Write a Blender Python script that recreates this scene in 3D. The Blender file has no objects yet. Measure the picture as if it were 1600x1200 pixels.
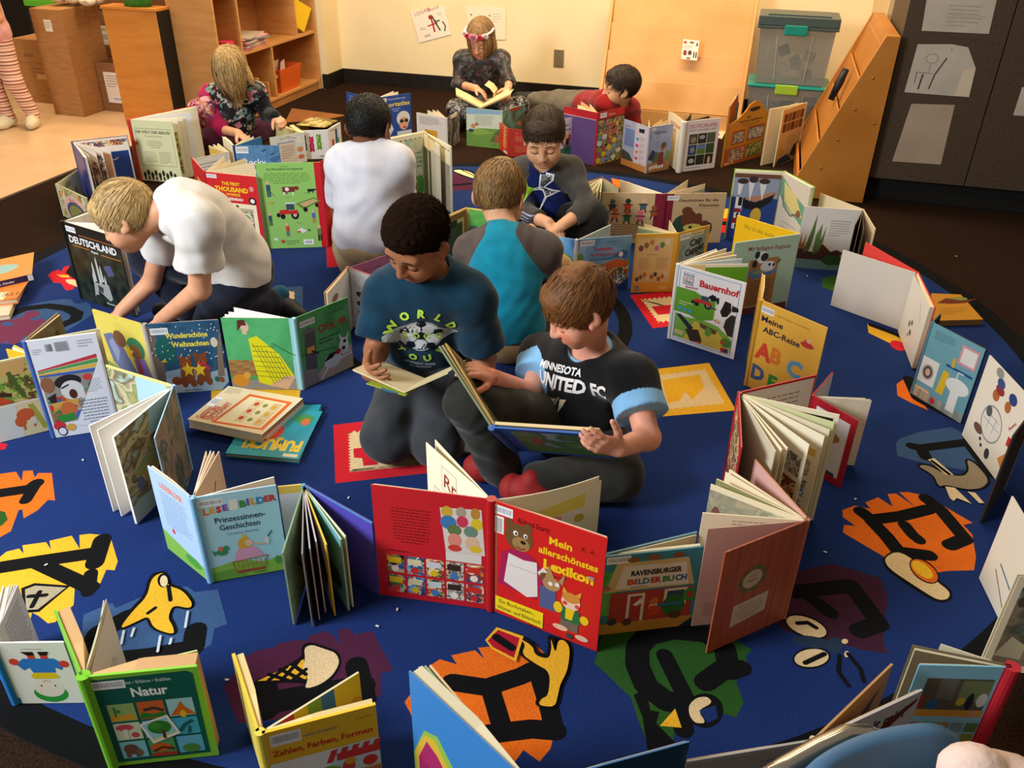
import bpy, bmesh, math, random
import numpy as np
from mathutils import Vector, Matrix
from mathutils.bvhtree import BVHTree
random.seed(7); np.random.seed(7)
sc = bpy.context.scene
COL = sc.collection

# ---------------------------------------------------------------- camera
FOC, CAMH = 1335.0, 1.45
_p, _r, _y = math.radians(30.9), math.radians(1.08), math.radians(-15.3)
_f0 = Vector((math.sin(_y), math.cos(_y), 0)); _r0 = Vector((math.cos(_y), -math.sin(_y), 0)); _u0 = Vector((0, 0, 1))
CF = math.cos(_p)*_f0 - math.sin(_p)*_u0
_u = math.sin(_p)*_f0 + math.cos(_p)*_u0
CR = math.cos(_r)*_r0 + math.sin(_r)*_u
CU = -math.sin(_r)*_r0 + math.cos(_r)*_u
CO = Vector((0, 0, CAMH))
cam = bpy.data.cameras.new('camera'); camo = bpy.data.objects.new('camera', cam); COL.objects.link(camo)
cam.sensor_fit = 'HORIZONTAL'; cam.sensor_width = 36; cam.lens = FOC*36/1600; cam.clip_start = .02
M = Matrix((CR, CU, -CF)).transposed().to_4x4(); M.translation = CO
camo.matrix_world = M
sc.camera = camo
# ---------------------------------------------------------------- light, world, exposure
sc.view_settings.view_transform = 'Standard'; sc.view_settings.look = 'None'
sc.view_settings.gamma = 1; sc.view_settings.use_curve_mapping = False
sc.view_settings.exposure = 0.12
w = bpy.data.worlds.new('World'); sc.world = w; w.use_nodes = True
w.node_tree.nodes['Background'].inputs[0].default_value = (1, .86, .68, 1)
w.node_tree.nodes['Background'].inputs[1].default_value = .25
def area(name, loc, target, sx, sy, power, col):
    l = bpy.data.lights.new(name, 'AREA'); l.shape = 'RECTANGLE'; l.size = sx; l.size_y = sy; l.energy = power; l.color = col
    o = bpy.data.objects.new(name, l); COL.objects.link(o); o.location = loc
    o.rotation_euler = (Vector(target)-Vector(loc)).to_track_quat('-Z', 'Y').to_euler(); return o
area('ceiling_light', (-1.2, 5.0, 2.75), (-1.2, 5.0, 0), 3.6, .5, 125, (1, .81, .54))
area('ceiling_light', (-.9, 3.0, 2.75), (-.9, 3.0, 0), 3.6, .5, 34, (1, .82, .58))
area('ceiling_light', (-4.4, 4.6, 2.75), (-4.4, 4.6, 0), 1.5, 1.5, 60, (1, .76, .46))
area('window_light', (-2.9, -.3, 2.1), (-.95, 1.35, .1), 1.2, 1.0, 165, (.90, .96, 1.0))

# ---------------------------------------------------------------- pixels (1600x1200) to places
def ray(x, y): return CR*((x-800)/FOC) - CU*((y-600)/FOC) + CF
def P(x, y, z=0.0):
    d = ray(x, y); return CO + d*((z-CAMH)/d.z)
def PY(x, y, Y):
    d = ray(x, y); return CO + d*(Y/d.y)
def PX(x, y, X):
    d = ray(x, y); return CO + d*(X/d.x)
def hgt(top, bot):
    b = P(*bot); d = ray(*top); k = math.hypot(b.x, b.y)/math.hypot(d.x, d.y); return CAMH + k*d.z
RUGC, RUGR = Vector((-.887, 2.752, 0)), 2.005
def gz(p): return .0105 if math.hypot(p[0]-RUGC.x, p[1]-RUGC.y) < RUGR+.02 else .001

# ---------------------------------------------------------------- materials
_mats = {}
def lin(h):
    h = h.lstrip('#')
    if len(h) == 3: h = ''.join(c*2 for c in h)
    o = []
    for i in (0, 2, 4):
        c = int(h[i:i+2], 16)/255
        o.append(c/12.92 if c <= .04045 else ((c+.055)/1.055)**2.4)
    return (*o, 1)
def bsdf(name, rough=.6, spec=.3):
    m = bpy.data.materials.new(name); m.use_nodes = True
    b = m.node_tree.nodes['Principled BSDF']; b.inputs['Roughness'].default_value = rough
    b.inputs['Specular IOR Level'].default_value = spec
    return m, m.node_tree, b
def mat(hexc, rough=.5, spec=.3, metal=0.0):
    k = (hexc, rough, spec, metal)
    if k not in _mats:
        m, nt, b = bsdf('paint_'+hexc.lstrip('#'), rough, spec); b.inputs['Base Color'].default_value = lin(hexc)
        b.inputs['Metallic'].default_value = metal; _mats[k] = m
    return _mats[k]
def noise_mat(name, c1, c2, scale, rough=.8, bump=.3, bscale=None, spec=.15, detail=4, stretch=None, c3=None, sheen=0, dist=.004):
    if name in _mats: return _mats[name]
    m, nt, b = bsdf(name, rough, spec); N = nt.nodes; L = nt.links
    tc = N.new('ShaderNodeTexCoord'); mp = N.new('ShaderNodeMapping'); L.new(tc.outputs['Object'], mp.inputs[0])
    if stretch: mp.inputs['Scale'].default_value = stretch
    n = N.new('ShaderNodeTexNoise'); n.inputs['Scale'].default_value = scale; n.inputs['Detail'].default_value = detail
    L.new(mp.outputs[0], n.inputs['Vector'])
    r = N.new('ShaderNodeValToRGB'); r.color_ramp.elements[0].position = .35; r.color_ramp.elements[1].position = .65
    r.color_ramp.elements[0].color = lin(c1); r.color_ramp.elements[1].color = lin(c2)
    if c3: e = r.color_ramp.elements.new(.8); e.color = lin(c3)
    L.new(n.outputs['Fac'], r.inputs[0]); L.new(r.outputs[0], b.inputs['Base Color'])
    if bump:
        n2 = N.new('ShaderNodeTexNoise'); n2.inputs['Scale'].default_value = bscale or scale; n2.inputs['Detail'].default_value = 3
        L.new(mp.outputs[0], n2.inputs['Vector'])
        bp = N.new('ShaderNodeBump'); bp.inputs['Strength'].default_value = bump; bp.inputs['Distance'].default_value = dist
        L.new(n2.outputs['Fac'], bp.inputs['Height']); L.new(bp.outputs[0], b.inputs['Normal'])
    if sheen:
        b.inputs['Sheen Weight'].default_value = sheen; b.inputs['Sheen Roughness'].default_value = .5
    _mats[name] = m; return m
def busy(cols, scale=40, name=None):
    """crowded little illustration: coloured cells broken up by noise"""
    k = ('busy', tuple(cols), scale)
    if k in _mats: return _mats[k]
    m, nt, b = bsdf('illustration', .4, .3); N = nt.nodes; L = nt.links
    tc = N.new('ShaderNodeTexCoord'); v = N.new('ShaderNodeTexVoronoi'); v.inputs['Scale'].default_value = scale
    n = N.new('ShaderNodeTexNoise'); n.inputs['Scale'].default_value = scale*.8; n.inputs['Detail'].default_value = 3
    mx = N.new('ShaderNodeMix'); mx.data_type = 'VECTOR'; mx.inputs[0].default_value = .06
    L.new(tc.outputs['Object'], mx.inputs[4]); L.new(n.outputs['Color'], mx.inputs[5]); L.new(tc.outputs['Object'], n.inputs['Vector'])
    L.new(mx.outputs[1], v.inputs['Vector'])
    sp = N.new('ShaderNodeSeparateColor'); L.new(v.outputs['Color'], sp.inputs[0])
    r = N.new('ShaderNodeValToRGB'); r.color_ramp.interpolation = 'CONSTANT'
    el = r.color_ramp.elements
    while len(el) < len(cols): el.new(.5)
    for i, c in enumerate(cols): el[i].position = i/len(cols); el[i].color = lin(c)
    L.new(sp.outputs[0], r.inputs[0]); L.new(r.outputs[0], b.inputs['Base Color'])
    _mats[k] = m; return m
def wash(cols, scale=12):
    """soft watercolour ground"""
    k = ('wash', tuple(cols), scale)
    if k in _mats: return _mats[k]
    m, nt, b = bsdf('watercolour', .5, .25); N = nt.nodes; L = nt.links
    tc = N.new('ShaderNodeTexCoord'); n = N.new('ShaderNodeTexNoise'); n.inputs['Scale'].default_value = scale; n.inputs['Detail'].default_value = 5
    n.inputs['Distortion'].default_value = .8
    L.new(tc.outputs['Object'], n.inputs['Vector']); r = N.new('ShaderNodeValToRGB'); el = r.color_ramp.elements
    while len(el) < len(cols): el.new(.5)
    for i, c in enumerate(cols): el[i].position = .3+.4*i/max(1, len(cols)-1); el[i].color = lin(c)
    L.new(n.outputs['Fac'], r.inputs[0]); L.new(r.outputs[0], b.inputs['Base Color']); _mats[k] = m; return m
def pile(hexc):
    return noise_mat('pile_'+hexc, shade(hexc, .95), shade(hexc, 1.04), 300, .95, .7, 420, .04, 2, sheen=.03, dist=.003)
def shade(h, f):
    h = h.lstrip('#'); h = ''.join(c*2 for c in h) if len(h) == 3 else h
    return ''.join('%02x' % max(0, min(255, int(int(h[i:i+2], 16)*f))) for i in (0, 2, 4))
def wood(c1, c2, name, rough=.4):
    return noise_mat(name, c1, c2, 6, rough, .05, 40, .3, 5, (1.2, 1.2, 9) if 'v' not in name else (9, 9, 1.0))

# ---------------------------------------------------------------- mesh helpers
WL = {}
class MB:
    def __init__(s): s.v, s.f, s.m, s.ms = [], [], [], []
    def mi(s, m):
        if m not in s.ms: s.ms.append(m)
        return s.ms.index(m)
    def add(s, vs, fs, m):
        o = len(s.v); k = s.mi(m); s.v += [tuple(v) for v in vs]
        for f in fs: s.f.append(tuple(i+o for i in f)); s.m.append(k)
    def box(s, a, b, m, M=None):
        (x0, y0, z0), (x1, y1, z1) = a, b
        vs = [Vector(q) for q in ((x0,y0,z0),(x1,y0,z0),(x1,y1,z0),(x0,y1,z0),(x0,y0,z1),(x1,y0,z1),(x1,y1,z1),(x0,y1,z1))]
        if M: vs = [M @ q for q in vs]
        s.add(vs, ((0,3,2,1),(4,5,6,7),(0,1,5,4),(1,2,6,5),(2,3,7,6),(3,0,4,7)), m)
    def prism(s, pts, vec, m):
        n = len(pts); pts = [Vector(p) for p in pts]; vec = Vector(vec)
        nn = Vector((0, 0, 0))
        for i in range(n): nn += pts[i].cross(pts[(i+1) % n])
        if nn.dot(vec) < 0: pts = pts[::-1]
        s.add(pts+[p+vec for p in pts], [tuple(range(n))[::-1], tuple(range(n, 2*n))]+[(i, (i+1) % n, n+(i+1) % n, n+i) for i in range(n)], m)
    def face(s, pts, m): s.add(pts, [tuple(range(len(pts)))], m)
    def tube(s, pts, r, m, n=8, cap=True):
        pts = [Vector(p) for p in pts]; rs = r if isinstance(r, (list, tuple)) else [r]*len(pts)
        vs, fs = [], []; ref = None
        for i, p in enumerate(pts):
            t = (pts[min(i+1, len(pts)-1)]-pts[max(i-1, 0)]).normalized()
            if ref is None: ref = t.orthogonal().normalized()
            ref = (ref - t*ref.dot(t)).normalized(); bn = t.cross(ref)
            for k in range(n):
                a = 2*math.pi*k/n; vs.append(p+ref*math.cos(a)*rs[i]+bn*math.sin(a)*rs[i])
        for i in range(len(pts)-1):
            for k in range(n): fs.append((i*n+k, i*n+(k+1) % n, (i+1)*n+(k+1) % n, (i+1)*n+k))
        if cap: fs += [tuple(range(n))[::-1], tuple(range((len(pts)-1)*n, len(pts)*n))]
        s.add(vs, fs, m)
    def ball(s, c, r, m, nu=12, nv=8, R=None):
        c = Vector(c); r = (r, r, r) if not isinstance(r, (tuple, list)) else r; vs = []; fs = []
        for i in range(nv+1):
            th = math.pi*i/nv
            for k in range(nu):
                ph = 2*math.pi*k/nu; q = Vector((r[0]*math.sin(th)*math.cos(ph), r[1]*math.sin(th)*math.sin(ph), r[2]*math.cos(th)))
                vs.append(c+((R @ q) if R else q))
        for i in range(nv):
            for k in range(nu): fs.append((i*nu+k, (i+1)*nu+k, (i+1)*nu+(k+1) % nu, i*nu+(k+1) % nu))
        s.add(vs, fs, m)
    def build(s, name, parent=None, smooth=False, bevel=0, loc=None):
        if parent is not None: base = Vector(WL[parent.name])
        else:
            base = Vector(loc) if loc is not None else Vector((0, 0, 0))
        me = bpy.data.meshes.new(name); me.from_pydata([tuple(Vector(v)-base) for v in s.v], [], s.f)
        for m in s.ms: me.materials.append(m)
        me.polygons.foreach_set('material_index', s.m)
        if smooth: me.polygons.foreach_set('use_smooth', [True]*len(me.polygons))
        me.update()
        o = bpy.data.objects.new(name, me); COL.objects.link(o)
        if parent is not None: o.parent = parent
        else: o.location = base
        WL[o.name] = base
        if bevel:
            b = o.modifiers.new('bevel', 'BEVEL'); b.width = bevel; b.segments = 2; b.limit_method = 'ANGLE'
        return o
def root(name, loc, label, cat, group=None):
    o = bpy.data.objects.new(name, None); COL.objects.link(o); o.location = loc; o.empty_display_size = .05
    WL[o.name] = Vector(loc); return tag(o, label, cat, group)
def tag(o, label, cat, group=None):
    o['label'] = label; o['category'] = cat
    if group: o['group'] = group
    return o
def struct(o): o['kind'] = 'structure'; return o

# flat text outlines, cached
_txt = {}
def text_mesh(s, bold=0.0):
    k = (s, bold)
    if k not in _txt:
        c = bpy.data.curves.new('t', 'FONT'); c.body = s; c.size = 1; c.offset = bold; c.resolution_u = 2
        o = bpy.data.objects.new('t', c)
        me = o.to_mesh(); vs = [(v.co.x, v.co.y) for v in me.vertices]; fs = [tuple(p.vertices) for p in me.polygons]
        o.to_mesh_clear(); bpy.data.objects.remove(o); bpy.data.curves.remove(c)
        xs = [v[0] for v in vs] or [0, 1]
        _txt[k] = (vs, fs, min(xs), max(xs))
    return _txt[k]
# ---- pictures on a flat face: shapes in 0..1 units of the face
def art(mb, fn, w, h, shapes, step=.000028):
    """fn(u, v, lift) -> point; u, v in metres from the lower left as the viewer sees the face"""
    lay = 0
    rnd = random.Random(len(shapes)*7+int(w*1000))
    def poly(pts, m):
        mb.face([fn(x*w, y*h, lay) for x, y in pts], m)
    for sh in shapes:
        t = sh[0]; m = sh[1] if not isinstance(sh[1], str) or t == 'g' else mat(sh[1], .42, .35)
        lay += step
        if t == 'r': x0, y0, x1, y1 = sh[2:6]; poly([(x0, y0), (x1, y0), (x1, y1), (x0, y1)], m)
        elif t == 'e':
            cx, cy, rx, ry = sh[2:6]; a0 = sh[6] if len(sh) > 6 else 0; n = 18; ca, sa = math.cos(a0), math.sin(a0)
            pts = []
            for k in range(n):
                a = 2*math.pi*k/n; X, Y = rx*math.cos(a)*w, ry*math.sin(a)*h
                pts.append((cx+(X*ca-Y*sa)/w, cy+(X*sa+Y*ca)/h))
            poly(pts, m)
        elif t == 'p': q = sh[2]; poly([(q[i], q[i+1]) for i in range(0, len(q), 2)], m)
        elif t == 's':   # stroke through points, width in fraction of h
            q = sh[2]; wd = sh[3]*h; pts = [(q[i]*w, q[i+1]*h) for i in range(0, len(q), 2)]
            L, R = [], []
            for i, (x, y) in enumerate(pts):
                a = pts[max(i-1, 0)]; b = pts[min(i+1, len(pts)-1)]; dx, dy = b[0]-a[0], b[1]-a[1]; d = math.hypot(dx, dy) or 1
                L.append((x-dy/d*wd/2, y+dx/d*wd/2)); R.append((x+dy/d*wd/2, y-dx/d*wd/2))
            for i in range(len(pts)-1):
                mb.face([fn(*R[i], lay), fn(*R[i+1], lay), fn(*L[i+1], lay), fn(*L[i], lay)], m)
        elif t == 't':   # text: col, string, x, y, size, align, rot, bold, fit
            s_, x, y, sz = sh[2:6]; al = sh[6] if len(sh) > 6 else 'l'; rot = math.radians(sh[7]) if len(sh) > 7 else 0
            bold = sh[8] if len(sh) > 8 else .0; fit = sh[9] if len(sh) > 9 else None
            vs, fs, a, b = text_mesh(s_, bold); S = sz*h; wd = (b-a)*S; sx = S
            if fit and wd > 0: sx = S*fit*w/wd; wd = fit*w
            ox = {'l': 0, 'c': -wd/2, 'r': -wd}[al]; ca, sa = math.cos(rot), math.sin(rot)
            q = []
            for vx, vy in vs:
                X, Y = (vx-a)*sx+ox, vy*S; q.append(fn(x*w+X*ca-Y*sa, y*h+X*sa+Y*ca, lay))
            mb.add(q, fs, m)
        elif t == 'l':   # lines of small print
            x0, y0, x1, y1, n = sh[2:7]; al = sh[7] if len(sh) > 7 else 'l'; dy = (y1-y0)/n
            for i in range(n):
                y = y1-(i+.65)*dy; wd = (x1-x0)*(rnd.uniform(.82, 1) if i < n-1 else .55)
                xs = x0 if al == 'l' else (x0+x1)/2-wd/2
                while xs < (x0 if al == 'l' else (x0+x1)/2-wd/2)+wd-.001:   # words
                    ww = min(rnd.uniform(.05, .13)*(x1-x0), ((x0 if al == 'l' else (x0+x1)/2-wd/2)+wd)-xs)
                    poly([(xs, y), (xs+ww, y), (xs+ww, y+dy*.34), (xs, y+dy*.34)], m); xs += ww+.022*(x1-x0)
        elif t == 'bar': # library sticker with bars
            x, y, ww, hh = sh[1:5]; wt = mat('e9e8ea'); bk = mat('7f8794')
            poly([(x, y), (x+ww, y), (x+ww, y+hh), (x, y+hh)], wt); lay += step
            xs = x+ww*.06
            while xs < x+ww*.93:
                b = ww*rnd.choice((.012, .02, .03)); poly([(xs, y+hh*.25), (xs+b, y+hh*.25), (xs+b, y+hh*.8), (xs, y+hh*.8)], bk); xs += b+ww*rnd.choice((.015, .025))
        elif t == 'g':   # grid of small pictures: materials, x0,y0,x1,y1, cols, rows, gap
            x0, y0, x1, y1, nc, nr, gap = sh[2:9]; ms = sh[1]; k = 0
            for j in range(nr):
                for i in range(nc):
                    cw, ch = (x1-x0)/nc, (y1-y0)/nr; a = x0+i*cw+gap*cw/2; b = y0+j*ch+gap*ch/2
                    mm = ms[k % len(ms)]; mm = mat(mm) if isinstance(mm, str) else mm; k += 1
                    poly([(a, b), (a+cw*(1-gap), b), (a+cw*(1-gap), b+ch*(1-gap)), (a, b+ch*(1-gap))], mm)

def squeeze_art(shapes, s, o):
    """squeeze a set of shapes vertically"""
    out = []
    for h in shapes:
        h = list(h)
        if h[0] == 'p': h[2] = [v*s+o if i % 2 else v for i, v in enumerate(h[2])]
        elif h[0] == 'e': h[3] = h[3]*s+o; h[5] *= s
        elif h[0] in 'rl': h[3] = h[3]*s+o; h[5] = h[5]*s+o
        out.append(tuple(h))
    return out
def ch(q, n=2):
    """round the corners of a closed outline"""
    for _ in range(n):
        r = []
        for i in range(0, len(q), 2):
            j = (i+2) % len(q); r += [.78*q[i]+.22*q[j], .78*q[i+1]+.22*q[j+1], .22*q[i]+.78*q[j], .22*q[i+1]+.78*q[j+1]]
        q = r
    return q
# ================================================================ the room
carpet = noise_mat('brown_carpet', '33221a', '20150e', 160, .95, .8, 300, .03, 3, dist=.004)
tilem = noise_mat('vinyl_tile', 'dab389', 'cda67c', 5, .35, .03, 60, .4, 5)
wallm = noise_mat('cream_wall', 'efdab0', 'ecd5a8', 4, .7, .08, 150, .2, 3)
basem = noise_mat('black_baseboard', '17130f', '201a15', 20, .4, .03, None, .35)
lam = noise_mat('dark_laminate', '4c3d30', '443527', 90, .55, .05, None, .25)
WY, SX, TX = 6.42, -3.19, -3.57
b = MB(); b.box((-3.57, -2, -.12), (4, WY, 0), carpet); f = struct(b.build('floor'))
b = MB(); b.box((-8, -2, -.12), (TX, 8, .002), tilem)
for i in range(0): pass
struct(b.build('floor_tile'))
b = MB(); b.box((TX-.012, -2, .0), (TX+.012, 4.84, .006), mat('3b2a1c', .6)); struct(b.build('trim_1'))
b = MB(); b.box((SX, WY, 0), (4, WY+.1, 3), wallm); struct(b.build('wall_back'))
b = MB(); b.box((-4.2, 6.165, 0), (SX, WY+.1, 3), wallm); struct(b.build('wall_column'))
b = MB(); b.box((-8, 8, 0), (-4.2, 8.1, 3), wallm); struct(b.build('wall_far'))
b = MB(); b.box((SX, WY-.012, 0), (1.2, WY, .108), basem); struct(b.build('baseboard_back'))
b = MB(); b.box((SX, 6.153, 0), (SX+.012, WY-.012, .108), basem); b.box((-3.23, 6.153, 0), (SX, 6.165, .108), basem); struct(b.build('baseboard_column'))
# right pilaster behind the display rack
b = MB(); b.box((.62, 5.55, 0), (3, WY, 3), noise_mat('tan_wall', 'd6b98c', 'cfb184', 4, .7, .08, 150, .2)); struct(b.build('wall_right'))

# ---------------------------------------------------------------- rug
rug = MB(); ZR = .008
navy = pile('192f66'); blk = pile('0d0d0f')
n = 128
def ringpts(r, z): return [(RUGC.x+r*math.cos(2*math.pi*k/n), RUGC.y+r*math.sin(2*math.pi*k/n), z) for k in range(n)]
rug.prism([Vector(q) for q in ringpts(RUGR, .0006)], (0, 0, ZR-.0006), blk)
_lz = [ZR]
def rlayer(): _lz[0] += .00002; return _lz[0]
def RL(): _lz[0] = ZR+.0001
def rp(hexc, q):
    z = rlayer(); rug.face([P(q[i], q[i+1], z) for i in range(0, len(q), 2)], pile(hexc))
def rs(hexc, wd, q, cap=True):
    wd *= .8 if wd > .03 else .95
    """a woven stroke of given width through pixel points"""
    m = pile(hexc); pts = [P(q[i], q[i+1], ZR) for i in range(0, len(q), 2)]
    for a, c in zip(pts, pts[1:]):
        d = (c-a).normalized()*wd/2; s = Vector((-d.y, d.x, rlayer()-ZR)); t = Vector((d.y, -d.x, s.z)); rug.face([a+t, c+t, c+s, a+s], m)
    for a in pts:
        z = rlayer()-ZR; rug.face([a+Vector((wd/2*math.cos(t*math.pi/6), wd/2*math.sin(t*math.pi/6), z)) for t in range(12)], m)
def re(hexc, x, y, rx, ry, a=0):
    q = []
    for k in range(20):
        t = 2*math.pi*k/20; X, Y = rx*math.cos(t), ry*math.sin(t); q += [x+X*math.cos(a)-Y*math.sin(a), y+X*math.sin(a)+Y*math.cos(a)]
    rp(hexc, q)
def zig(a, c, nz, amp):
    """zig-zag edge from pixel a to pixel c"""
    o = []
    for i in range(nz*2):
        t = i/(nz*2); s = amp if i % 2 else 0; dx, dy = c[0]-a[0], c[1]-a[1]; L = math.hypot(dx, dy)
        o += [a[0]+dx*t-dy/L*s, a[1]+dy*t+dx/L*s]
    return o
def zigpoly(pts, nz, amp):
    o = []
    for i in range(len(pts)): o += zig(pts[i], pts[(i+1) % len(pts)], nz, amp)
    return o
rug.face([Vector((q[0], q[1], rlayer()*0+ZR+.00005)) for q in ringpts(RUGR-.072, 0)], navy); _lz[0] += .0001
RED, CREAM, YEL, ORA, SLA, PUR, GRE, BLK = 'c8202c', 'd9bf93', 'e0aa2c', 'dd6a1c', '36527a', '4a1f3a', '28521f', '0f0f11'
# track round the letter tiles
RL()
for (a0, a1) in ((0, 360),):
    pts = []
    z = rlayer(); m = blk; rr = (P(975, 500).xy-RUGC.xy).length
    for k in range(96):
        t0, t1 = [2*math.pi*(k+j)/96 for j in (0, 1)]
        rug.face([RUGC+Vector((r_*math.cos(t), r_*math.sin(t), z)) for r_, t in ((rr-.025, t0), (rr+.025, t0), (rr+.025, t1), (rr-.025, t1))], m)
# letter tiles
RL()
rp(RED, [521, 664, 690, 644, 706, 735, 524, 755]); rp(CREAM, zigpoly([(543, 674), (686, 656), (696, 722), (545, 738)], 14, 4))
rp(RED, [552, 701, 640, 690, 628, 709, 592, 714, 590, 726, 568, 728, 566, 716, 553, 715])
rp(YEL, [1013, 578, 1108, 567, 1150, 641, 1031, 651]); rp(CREAM, zigpoly([(1024, 586), (1102, 576), (1134, 631), (1040, 641)], 8, 2))
rp(YEL, [1034, 594, 1094, 585, 1100, 606, 1082, 624, 1070, 612, 1062, 626, 1044, 630])
rp(RED, [984, 461, 1075, 452, 1124, 500, 1020, 513]); rp(CREAM, zigpoly([(1000, 467), (1068, 460), (1104, 496), (1028, 505)], 9, 3))
rp(RED, [1018, 479, 1060, 475, 1068, 488, 1028, 492])
rp(SLA, [396, 452, 473, 447, 473, 500, 392, 504]); rp(CREAM, zigpoly([(404, 457), (461, 454), (460, 492), (402, 497)], 7, 2)); rp('232f63', [424, 465, 440, 468, 451, 475, 446, 481, 424, 482])
rp(RED, [509, 372, 566, 372, 566, 414, 511, 418]); rp(CREAM, zigpoly([(524, 380), (560, 380), (560, 405), (525, 408)], 6, 2))
rp(YEL, [330, 604, 470, 604, 468, 622, 330, 624])
# octopus circle, far left
RL()
rp(SLA, ch([-10, 505, 18, 492, 40, 478, 75, 470, 110, 466, 118, 476, 138, 470, 147, 490, 128, 502, 100, 520, 60, 532, -10, 540]))
rs(BLK, .055, [10, 494, 40, 482, 75, 478, 105, 482, 121, 490, 118, 499, 95, 509, 55, 517])
rp('70304a', ch([-10, 500, 14, 500, 36, 496, 40, 487, 55, 485, 63, 489, 60, 494, 48, 497, 47, 502, 68, 497, 72, 502, 60, 512, 64, 520, 40, 526, 20, 531, -10, 528]))
rs('70304a', .05, [20, 520, 2, 533]); rs('70304a', .05, [35, 515, 22, 534]); re(SLA, 12, 506, 10, 3)
# red letter with a bird
RL()
rp(RED, [75, 430, 82, 424, 92, 421, 95, 425, 100, 417, 108, 415, 118, 428, 128, 425, 132, 436, 118, 444, 115, 452, 103, 454, 95, 442, 84, 442, 80, 437])
rp(BLK, [102, 426, 110, 415, 128, 417, 132, 432, 116, 436]); rp(CREAM, ch([101, 437, 114, 436, 124, 441, 130, 454, 116, 446, 106, 443])); rp(YEL, [88, 429, 108, 430, 108, 434, 96, 433])
# orange letter L
RL()
rp(ORA, [-12, 742, 25, 737, 34, 752, 36, 736, 51, 735, 54, 746, 60, 739, 81, 739, 86, 782, 75, 781, 59, 797, 37, 810, 35, 796, 29, 797, 17, 830, -12, 846])
rs(BLK, .05, [-10, 772, 45, 764, 57, 755]); rs(BLK, .04, [57, 755, 40, 782]); rp(GRE, [-12, 795, 8, 800, 12, 812, 2, 822, -12, 818])
# yellow letter K with a kite
RL()
rp(YEL, [-12, 880, 10, 862, 30, 857, 37, 865, 35, 852, 72, 847, 80, 859, 77, 845, 112, 837, 125, 858, 124, 836, 140, 834, 172, 837, 184, 877, 179, 891, 166, 890, 157, 911, 139, 924, 117, 916, 115, 945, 86, 972, 75, 974, 60, 962, 50, 957, 47, 970, 37, 970, 30, 950, -12, 950])
rs(BLK, .055, [-8, 888, 60, 877, 148, 864]); rs(BLK, .055, [160, 843, 148, 880]); rs(BLK, .05, [60, 880, 142, 918]); rs(BLK, .04, [142, 896, 138, 925])
rp(BLK, [33, 919, 54, 911, 110, 915, 61, 956, 37, 958]); rp('a3967c', [39, 921, 55, 915, 103, 918, 59, 952, 41, 953]); rs(BLK, .012, [45, 932, 72, 930]); rs(BLK, .012, [50, 948, 62, 925])
# slate letter J with a yellow bird
RL()
rp(SLA, [131, 960, 175, 942, 181, 950, 225, 931, 260, 922, 292, 916, 305, 925, 340, 921, 355, 975, 335, 982, 330, 1007, 312, 1017, 240, 1030, 175, 1042, 125, 1010])
rs(BLK, .06, [140, 1030, 152, 990, 200, 964]); rs(BLK, .06, [150, 1034, 230, 1026, 302, 1012]); rs(BLK, .06, [302, 1012, 306, 985])
BIRD = ch([237, 902, 257, 893, 262, 915, 285, 922, 301, 942, 297, 951, 270, 945, 262, 965, 271, 980, 272, 992, 240, 982, 232, 962, 212, 972, 185, 984, 207, 955, 230, 932])
for i in range(0, len(BIRD), 2):
    j = (i+2) % len(BIRD); rs(BLK, .014, [BIRD[i], BIRD[i+1], BIRD[j], BIRD[j+1]])
rp(YEL, BIRD); rs(BLK, .01, [232, 960, 243, 952]); rs(BLK, .01, [264, 918, 267, 940]); re(BLK, 255, 907, 9, 11); re(CREAM, 256, 908, 6, 9)
for q in ([194, 988, 190, 1008], [210, 984, 206, 996], [251, 996, 247, 1020], [268, 1000, 266, 1008], [294, 958, 290, 982]): rs('b9c2cf', .006, q)
# purple letter I with an ice cream
RL()
rp(PUR, [350, 1075, 385, 1025, 400, 1017, 432, 1010, 435, 1005, 467, 999, 480, 1002, 482, 994, 507, 986, 520, 992, 532, 1007, 527, 985, 542, 981, 555, 992, 560, 990, 582, 986, 597, 1015, 615, 1047, 595, 1052, 595, 1087, 575, 1096, 480, 1120, 372, 1130])
rs(BLK, .07, [412, 1075, 416, 1108]); rs(BLK, .07, [420, 1098, 520, 1080, 566, 1072]); rs(BLK, .06, [557, 1040, 570, 1095])
rp(BLK, ch([398, 1068, 473, 1026, 470, 1015, 474, 1006, 488, 1003, 508, 1010, 529, 1017, 535, 1036, 522, 1060, 501, 1076, 474, 1081, 478, 1066]))
rp(YEL, [402, 1064, 475, 1030, 479, 1061]); rp(CREAM, ch([475, 1012, 487, 1007, 507, 1014, 525, 1020, 531, 1035, 520, 1055, 500, 1070, 475, 1077, 482, 1060, 472, 1047, 477, 1030]))
for q in ([420, 1063, 448, 1042], [440, 1063, 466, 1034], [458, 1062, 478, 1046], [420, 1054, 452, 1064], [438, 1046, 472, 1063], [456, 1038, 478, 1054]): rs(BLK, .009, q)
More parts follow.
